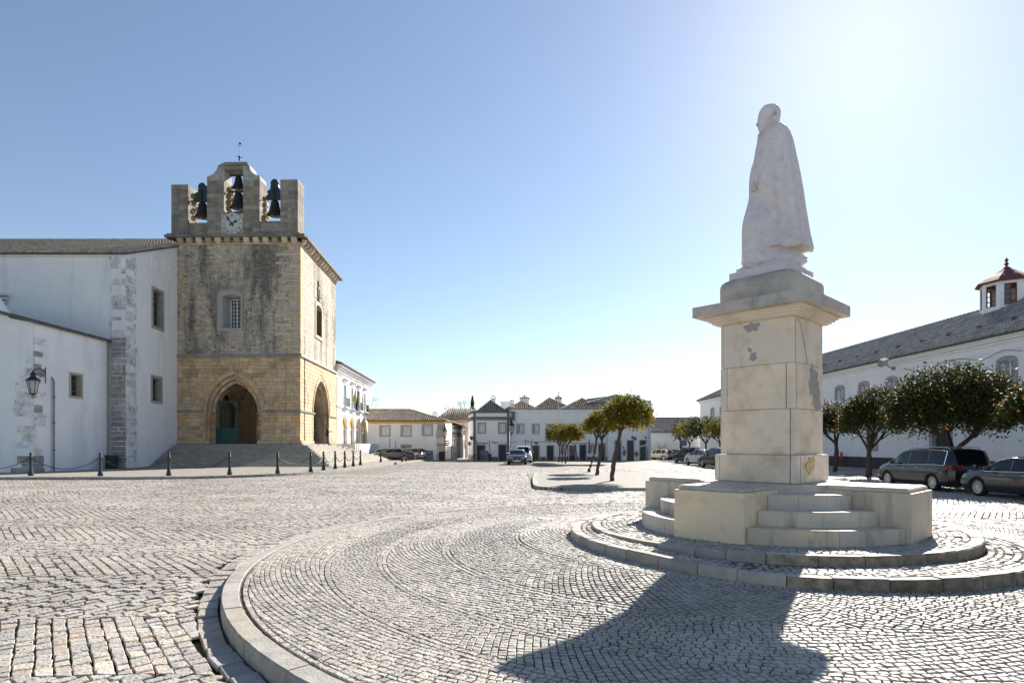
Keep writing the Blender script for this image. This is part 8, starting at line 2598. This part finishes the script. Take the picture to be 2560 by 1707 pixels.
# ------------------------------------------------------------------ person with a phone at the side arch
def person(label, x, y, z0, rz=0.0, s=1.0):
 t = thing('person', label, 'person', (x, y, z0))
 J = dict(pel=(0, 0, .93), waist=(0, .0, 1.08), chest=(.01, 0, 1.32), neckb=(.02, 0, 1.46), neck=(.05, 0, 1.53), head=(.09, 0, 1.64), crown=(.085, 0, 1.73),
    shL=(0, .17, 1.42), elL=(.07, .21, 1.15), wrL=(.30, .10, 1.20), haL=(.37, .06, 1.23), shR=(0, -.17, 1.42), elR=(.06, -.21, 1.15), wrR=(.29, -.10, 1.19), haR=(.36, -.05, 1.22),
    hiL=(0, .09, .88), knL=(.02, .10, .50), anL=(.0, .10, .09), toL=(.16, .11, .035), hiR=(0, -.09, .88), knR=(.03, -.10, .50), anR=(.02, -.10, .09), toR=(.18, -.12, .035))
 R_ = dict(pel=.14, waist=.13, chest=.155, neckb=.08, neck=.055, head=.095, crown=.06, shL=.07, elL=.05, wrL=.035, haL=.035, shR=.07, elR=.05, wrR=.035, haR=.035, hiL=.09, knL=.065, anL=.045, toL=.035, hiR=.09, knR=.065, anR=.045, toR=.035)
 E_ = [('pel', 'waist'), ('waist', 'chest'), ('chest', 'neckb'), ('neckb', 'neck'), ('neck', 'head'), ('head', 'crown'), ('chest', 'shL'), ('shL', 'elL'), ('elL', 'wrL'), ('wrL', 'haL'), ('chest', 'shR'), ('shR', 'elR'), ('elR', 'wrR'), ('wrR', 'haR'), ('pel', 'hiL'), ('hiL', 'knL'), ('knL', 'anL'), ('anL', 'toL'), ('pel', 'hiR'), ('hiR', 'knR'), ('knR', 'anR'), ('anR', 'toR')]
 names = list(J); me = bpy.data.meshes.new('body')
 me.from_pydata([J[k] for k in names], [(names.index(a), names.index(b)) for a, b in E_], [])
 o = bpy.data.objects.new('tmp', me); COL.objects.link(o)
 md = o.modifiers.new('s', 'SKIN'); md.use_smooth_shade = True
 sv = me.skin_vertices[0].data
 for i, k in enumerate(names): sv[i].radius = (R_[k] * (.85 if k in ('pel', 'waist', 'chest') else 1), R_[k]); sv[i].use_root = (k == 'pel')
 o.modifiers.new('d', 'SUBSURF').levels = 2
 dg = bpy.context.evaluated_depsgraph_get(); me2 = bpy.data.meshes.new_from_object(o.evaluated_get(dg))
 bpy.data.objects.remove(o)
 for m_ in ('skin', 'suit', 'jeans', 'hair'): me2.materials.append(MATS[m_])
 at_ = me2.color_attributes.new('tint', 'FLOAT_COLOR', 'CORNER'); at_.data.foreach_set('color', [1.0] * (4 * len(me2.loops)))
 for p in me2.polygons:
  c = p.center
  if c.z > 1.49: p.material_index = 3 if (c.z > 1.66 or c.x < .06) and c.z > 1.56 else 0
  elif c.x > .29: p.material_index = 0
  elif c.z > .80: p.material_index = 1
  elif c.z < .10: p.material_index = 3
  else: p.material_index = 2
 b = bpy.data.objects.new('body', me2); COL.objects.link(b); b.parent = t
 mb = MB(); mb.S = True; mb.ball((.185, 0, 1.62), .018, 6, 4); mb.ball((.17, .03, 1.645), .012, 6, 4); mb.ball((.17, -.03, 1.645), .012, 6, 4); mb.build('face', 'skin', t, world=False)
 mb = MB(); mb.lathe([(.075, 1.465), (.062, 1.52)], (.035, 0, 0), 12); mb.box(.12, .165, -.05, .05, 1.12, 1.44); mb.build('shirt', 'shirt', t, world=False)
 for s_, nm in ((1, 'L'), (-1, 'R')):
  mb = MB(); mb.S = True; h = Vector(J['ha' + nm])
  for i in range(4):
   q = h + Vector((.02, s_ * (-.005 + .004 * i), -.025 + .017 * i)); mb.tube([q, q + Vector((.045, -s_ * .008, .012)), q + Vector((.055, -s_ * .035, .016))], .0085, 5)
  mb.tube([h + Vector((0, -s_ * .01, .03)), h + Vector((.035, -s_ * .02, .055))], .01, 5); mb.build('fingers', 'skin', t, world=False)
 mb = MB(); mb.S = True; mb.lathe([(.155, .80), (.15, .95), (.14, 1.05)], (0, 0, 0), 14); mb.build('jacket_hem', 'suit', t, world=False)
 t.rotation_euler = (0, 0, rz); t.scale = (s, s, s)
 return t, J
u = uR(811) ; 
pp = FR_.p(uR(812), 0, .15); pz = 1.97
per, J = person('person in dark jacket and jeans reading a phone in the tower side arch', pp[0] + .1, pp[1], pz - .02, -.15, 1.0)
ph_ = thing('phone', 'dark phone held up in the hands of the person in the side arch', 'phone', (pp[0] + .52, pp[1] - .06, pz + 1.24))
mb = MB(); o = Vector((pp[0] + .53, pp[1] - .06, pz + 1.26)); mb.hexa([tuple(o + Vector(v)) for v in ((-.03, -.035, -.05), (-.02, -.035, -.055), (-.02, .035, -.055), (-.03, .035, -.05), (.045, -.035, .06), (.055, -.035, .055), (.055, .035, .055), (.045, .035, .06))]); mb.build('phone_body', 'iron', ph_)
# ------------------------------------------------------------------ small street things
flagpole(1391.5, 70, 980, 1151, 'tall plain white flagpole among the far island trees', r=.09, lean=.28)
def signpost(name, label, px, D, z1, r=.035):
 x = at(px, D); z0 = G(x, D) - .02; t = thing(name, label, 'sign', (x, D, z0)); mb = MB(); mb.tube([(x, D, z0), (x, D, z1)], r, 7); mb.build('pole', 'grey_metal', t); return t, x
t, x = signpost('parking_sign', 'blue square no parking sign with a red stroke in front of the palm', 1709, 76, zat(1098, 76))
Fp = Face((x - .5, 75.93), (x + .5, 75.93)); z1 = zat(1100, 76); hs = .33
mb = MB(); Fp.box(mb, .5 - hs - .03, .5 + hs + .03, z1 - 2 * hs - .03, z1 + .03, 0, .02); pl = mb.build('plate', 'white_paint', t)
mb = MB(); Fp.box(mb, .5 - hs, .5 + hs, z1 - 2 * hs, z1, .02, .03); mb.build('blue_field', 'blue_paint', pl)
mb = MB(); Fp.box(mb, .38, .46, z1 - 2 * hs + .12, z1 - .12, .03, .036); Fp.ring(mb, [(.46, z1 - .12), (.62, z1 - .12), (.68, z1 - .2), (.62, z1 - .32), (.46, z1 - .32)], [(.46, z1 - .17), (.58, z1 - .17), (.61, z1 - .21), (.58, z1 - .27), (.46, z1 - .27)], .03, .036, closed=False); mb.build('letter', 'white_paint', pl)
mb = MB(); Fp.ext(mb, [(.5 - hs + .04, z1 - .04), (.5 - hs, z1 - .10), (.5 + hs - .04, z1 - 2 * hs + .04), (.5 + hs, z1 - 2 * hs + .10)][:2] + [(.5 + hs - .04, z1 - 2 * hs + .04), (.5 + hs, z1 - 2 * hs + .10)], .037, .042); mb.build('red_stroke', 'red_paint', pl)
# direction signs near the alley
t, x = signpost('direction_signpost', 'leaning signpost with three white direction arms before the low house corner', 1093, 74, zat(1094, 74))
for k, yy in enumerate((1096, 1101, 1106)):
 mb = MB(); z = zat(yy, 73.9); Fp = Face((x - .1, 73.9), (x + 3, 73.9)); Fp.box(mb, .15, .85 + .02 * k, z - .10, z + .10, 0, .03); a = mb.build('sign_arm', 'white_paint', t)
 mb = MB(); Fp.box(mb, .25, .62, z - .02, z + .02, .03, .035); mb.build('lettering', 'ink', a)
t, x = signpost('direction_signpost', 'second signpost with grey direction arms at the alley mouth', 1113, 77.5, zat(1094, 77.5))
for k, (yy, w_) in enumerate(((1102, .7), (1108, .75), (1112.5, .6))):
 mb = MB(); z = zat(yy, 77.4); Fp = Face((x, 77.4), (x + 3, 77.4)); Fp.box(mb, -.25, w_ - .1, z - .10, z + .10, 0, .03); a = mb.build('sign_arm', 'cream_metal', t)
 mb = MB(); Fp.box(mb, -.1, w_ * .6, z - .02, z + .02, .03, .035); mb.build('lettering', 'ink', a)
lantern('wall_lantern', 'small lantern on the ochre edged corner of the low white house', (at(1113.5, 75.6), 75.3, zat(1084, 75.3)), 1.0, (at(1111, 76), 75.95))
for px, D, yt, lab in ((974.5, 74.5, 1095, 'thin grey post by the low white house wall, left one'), (989, 74.5, 1101, 'thin dark post by the low white house wall, right one')):
 t, x = signpost('post', lab, px, D, zat(yt, D), .05)
 t['category'] = 'post'
# litter bin at the alley
x = at(1104.5, 73.6); t = thing('litter_bin', 'black litter bin at the stone corner of the low white house', 'bin', (x, 73.6, -.08)); mb = MB(); mb.lathe([(.30, 0), (.33, .05), (.36, 1.0)], (x, 73.6, -.08), 14); mb.build('bin_body', 'bin_black', t); mb = MB(); mb.lathe([(.38, 1.0), (.38, 1.08), (.30, 1.12)], (x, 73.6, -.08), 14); mb.build('rim', 'bin_black', t)
# cafe posts, canvas, covered kiosk
DK = 73.0
def kz(y): return zat(V(0, y)[1], DK)
def kx(x): return at(V(x, 0)[0], DK)
cf = thing('awning', 'grey canvas awning strung on slanting dark poles before the corner house doors', 'awning', (kx(800), DK, -.08))
for (xa, xb_, yt) in ((415, 383, 1050), (640, 622, 1040), (1280, 1300, 1035), (1372, 1424, 1032)):
 mb = MB(); mb.tube([(kx(xa), DK, -.1), (kx(xb_), DK, kz(yt))], .045, 6); mb.build('pole', 'iron', cf)
mb = MB(); mb.box(kx(370), kx(608), DK - .05, DK + .02, kz(1112), kz(1090)); mb.build('roller', 'wood', cf)
def cloth(pts_top, pts_bot, mat, name='canvas'):
 mb = MB(); n = len(pts_top)
 vs = [(a, DK - .02, b) for a, b in pts_top] + [(a, DK - .3, b) for a, b in pts_bot]
 vs += [(a, b_ + .02, c) for a, b_, c in vs]
 mb.add(vs, [(i, i + 1, n + i + 1, n + i) for i in range(n - 1)] + [(2 * n + i, 3 * n + i, 3 * n + i + 1, 2 * n + i + 1) for i in range(n - 1)]); mb.build(name, mat, cf)
cloth([(kx(x), kz(y)) for x, y in ((640, 1058), (700, 1072), (800, 1084), (900, 1084), (1000, 1084), (1100, 1076), (1200, 1066), (1285, 1048))], [(kx(x), kz(y)) for x, y in ((642, 1062), (712, 1118), (800, 1096), (900, 1094), (1000, 1100), (1100, 1088), (1200, 1072), (1285, 1056))], 'grey_cloth')
cloth([(kx(x), kz(y)) for x, y in ((1270, 1040), (1340, 1056), (1455, 1098))], [(kx(x), kz(y)) for x, y in ((1270, 1048), (1370, 1092), (1455, 1104))], 'grey_cloth')
mb = MB(); mb.poly((kx(1440), DK, kz(1068)), (kx(1560), DK, kz(1075)), (kx(1500), DK, kz(1142))); mb.poly((kx(1440), DK + .02, kz(1068)), (kx(1500), DK + .02, kz(1142)), (kx(1560), DK + .02, kz(1075))); mb.build('canvas', 'tarp_grey', cf)
ki = thing('covered_kiosk', 'kiosk wrapped in a blue and grey striped tarpaulin beside the corner house door', 'kiosk', (kx(525), DK + .3, -.1))
P = [(kx(440), -.1), (kx(608), -.1), (kx(612), kz(1290)), (kx(585), kz(1238)), (kx(480), kz(1232)), (kx(445), kz(1275))]
FK = Face((kx(440), DK), (kx(640), DK))
mb = MB(); FK.ext(mb, [(a - kx(440), b) for a, b in P], -1.3, 0); tp_ = mb.build('tarpaulin', 'tarp_grey', ki)
for x0_, x1_ in ((462, 484), (510, 534), (560, 584)):
 mb = MB(); FK.ext(mb, [(kx(x0_) - kx(440), -.1), (kx(x1_) - kx(440), -.1), (kx(x1_ - 8) - kx(440), kz(1240)), (kx(x0_ - 4) - kx(440), kz(1240))], 0, .012); mb.build('stripe', 'tarp_blue', tp_)
mb = MB(); mb.box(kx(602), kx(655), DK, DK + 1.0, -.1, kz(1300)); mb.build('counter', 'plinth_dark', ki)
bk = thing('bicycle', 'dark bicycle leaning between the kiosk and the corner house', 'bicycle', (kx(395), DK - .2, -.1))
for q in (-.45, .45):
 mb = MB(); c = (kx(405) + q, DK - .2, .25); mb.tube([(c[0] + .32 * cos(2 * pi * k / 18), c[1], c[2] + .32 * sin(2 * pi * k / 18)) for k in range(19)], .022, 5, cap=False)
 for k in range(8): mb.tube([c, (c[0] + .31 * cos(2 * pi * k / 8), c[1], c[2] + .31 * sin(2 * pi * k / 8))], .004, 3)
 mb.build('wheel', 'tyre', bk)
mb = MB(); cx_ = kx(405); y_ = DK - .2
for a, b in (((-.45, .25), (-.12, .72)), ((-.45, .25), (.0, .25)), ((0, .25), (-.12, .75)), ((-.1, .68), (.32, .72)), ((0, .25), (.34, .70)), ((.45, .25), (.32, .88))): mb.tube([(cx_ + a[0], y_, a[1]), (cx_ + b[0], y_, b[1])], .018, 5)
mb.build('frame', 'iron', bk)
mb = MB(); mb.box(cx_ - .24, cx_ - .02, y_ - .05, y_ + .05, .77, .82); mb.build('saddle', 'car_plastic', bk)
mb = MB(); mb.tube([(cx_ + .32, y_ - .22, .92), (cx_ + .32, y_ + .22, .92)], .015, 5); mb.build('handlebar', 'iron', bk)
# meter cupboard and slanting poles by the long house
mc = thing('folded_parasol', 'tall folded grey parasol standing against the long house wall', 'parasol', (at(1473, 74), 74, -.1))
x = at(1473, 74); mb = MB(); mb.tube([(x, 74, -.1), (x, 74, 2.6)], .03, 6); mb.build('pole', 'iron', mc); mb = MB(); mb.lathe([(.16, .9), (.14, 1.6), (.06, 2.5), (.02, 2.6)], (x, 74, -.1), 10); mb.build('canvas', 'tarp_grey', mc)
for (xa, xb_, lab) in ((1270, 1248, 'slanting dark prop pole in front of the long house, right of the white flagpole'), (1173, 1172, 'upright dark prop pole in front of the double door')):
 D_ = 73.5; x0_, x1_ = at(W(xa, 0)[0], D_), at(W(xb_, 0)[0], D_); t = thing('prop_pole', lab, 'pole', (x0_, D_, -.08)); mb = MB(); mb.tube([(x0_, D_, -.1), (x1_, D_, zat(W(0, 668)[1], D_))], .05, 6); mb.build('pole', 'iron', t)
D_ = 75.2; x = at(W(1958, 0)[0], D_); t = thing('prop_pole', 'black upright pole at the pilaster house corner', 'pole', (x, D_, -.08)); mb = MB(); mb.tube([(x, D_, -.1), (x, D_, zat(W(0, 712)[1], D_))], .055, 6); mb.build('pole', 'iron', t)
sp = thing('parking_meter', 'small dark stone lying on the pale pavement below the stairs', 'stone', (at(989, 62), 62, .1))
sp.name = 'loose_stone'
mb = MB(); o = (at(989, 55), 55, G(-10, 55) + .02); mb.lathe([(.10, 0), (.14, .06), (.1, .18), (.03, .22)], o, 7); mb.build('rock', 'quoin_stone', sp)
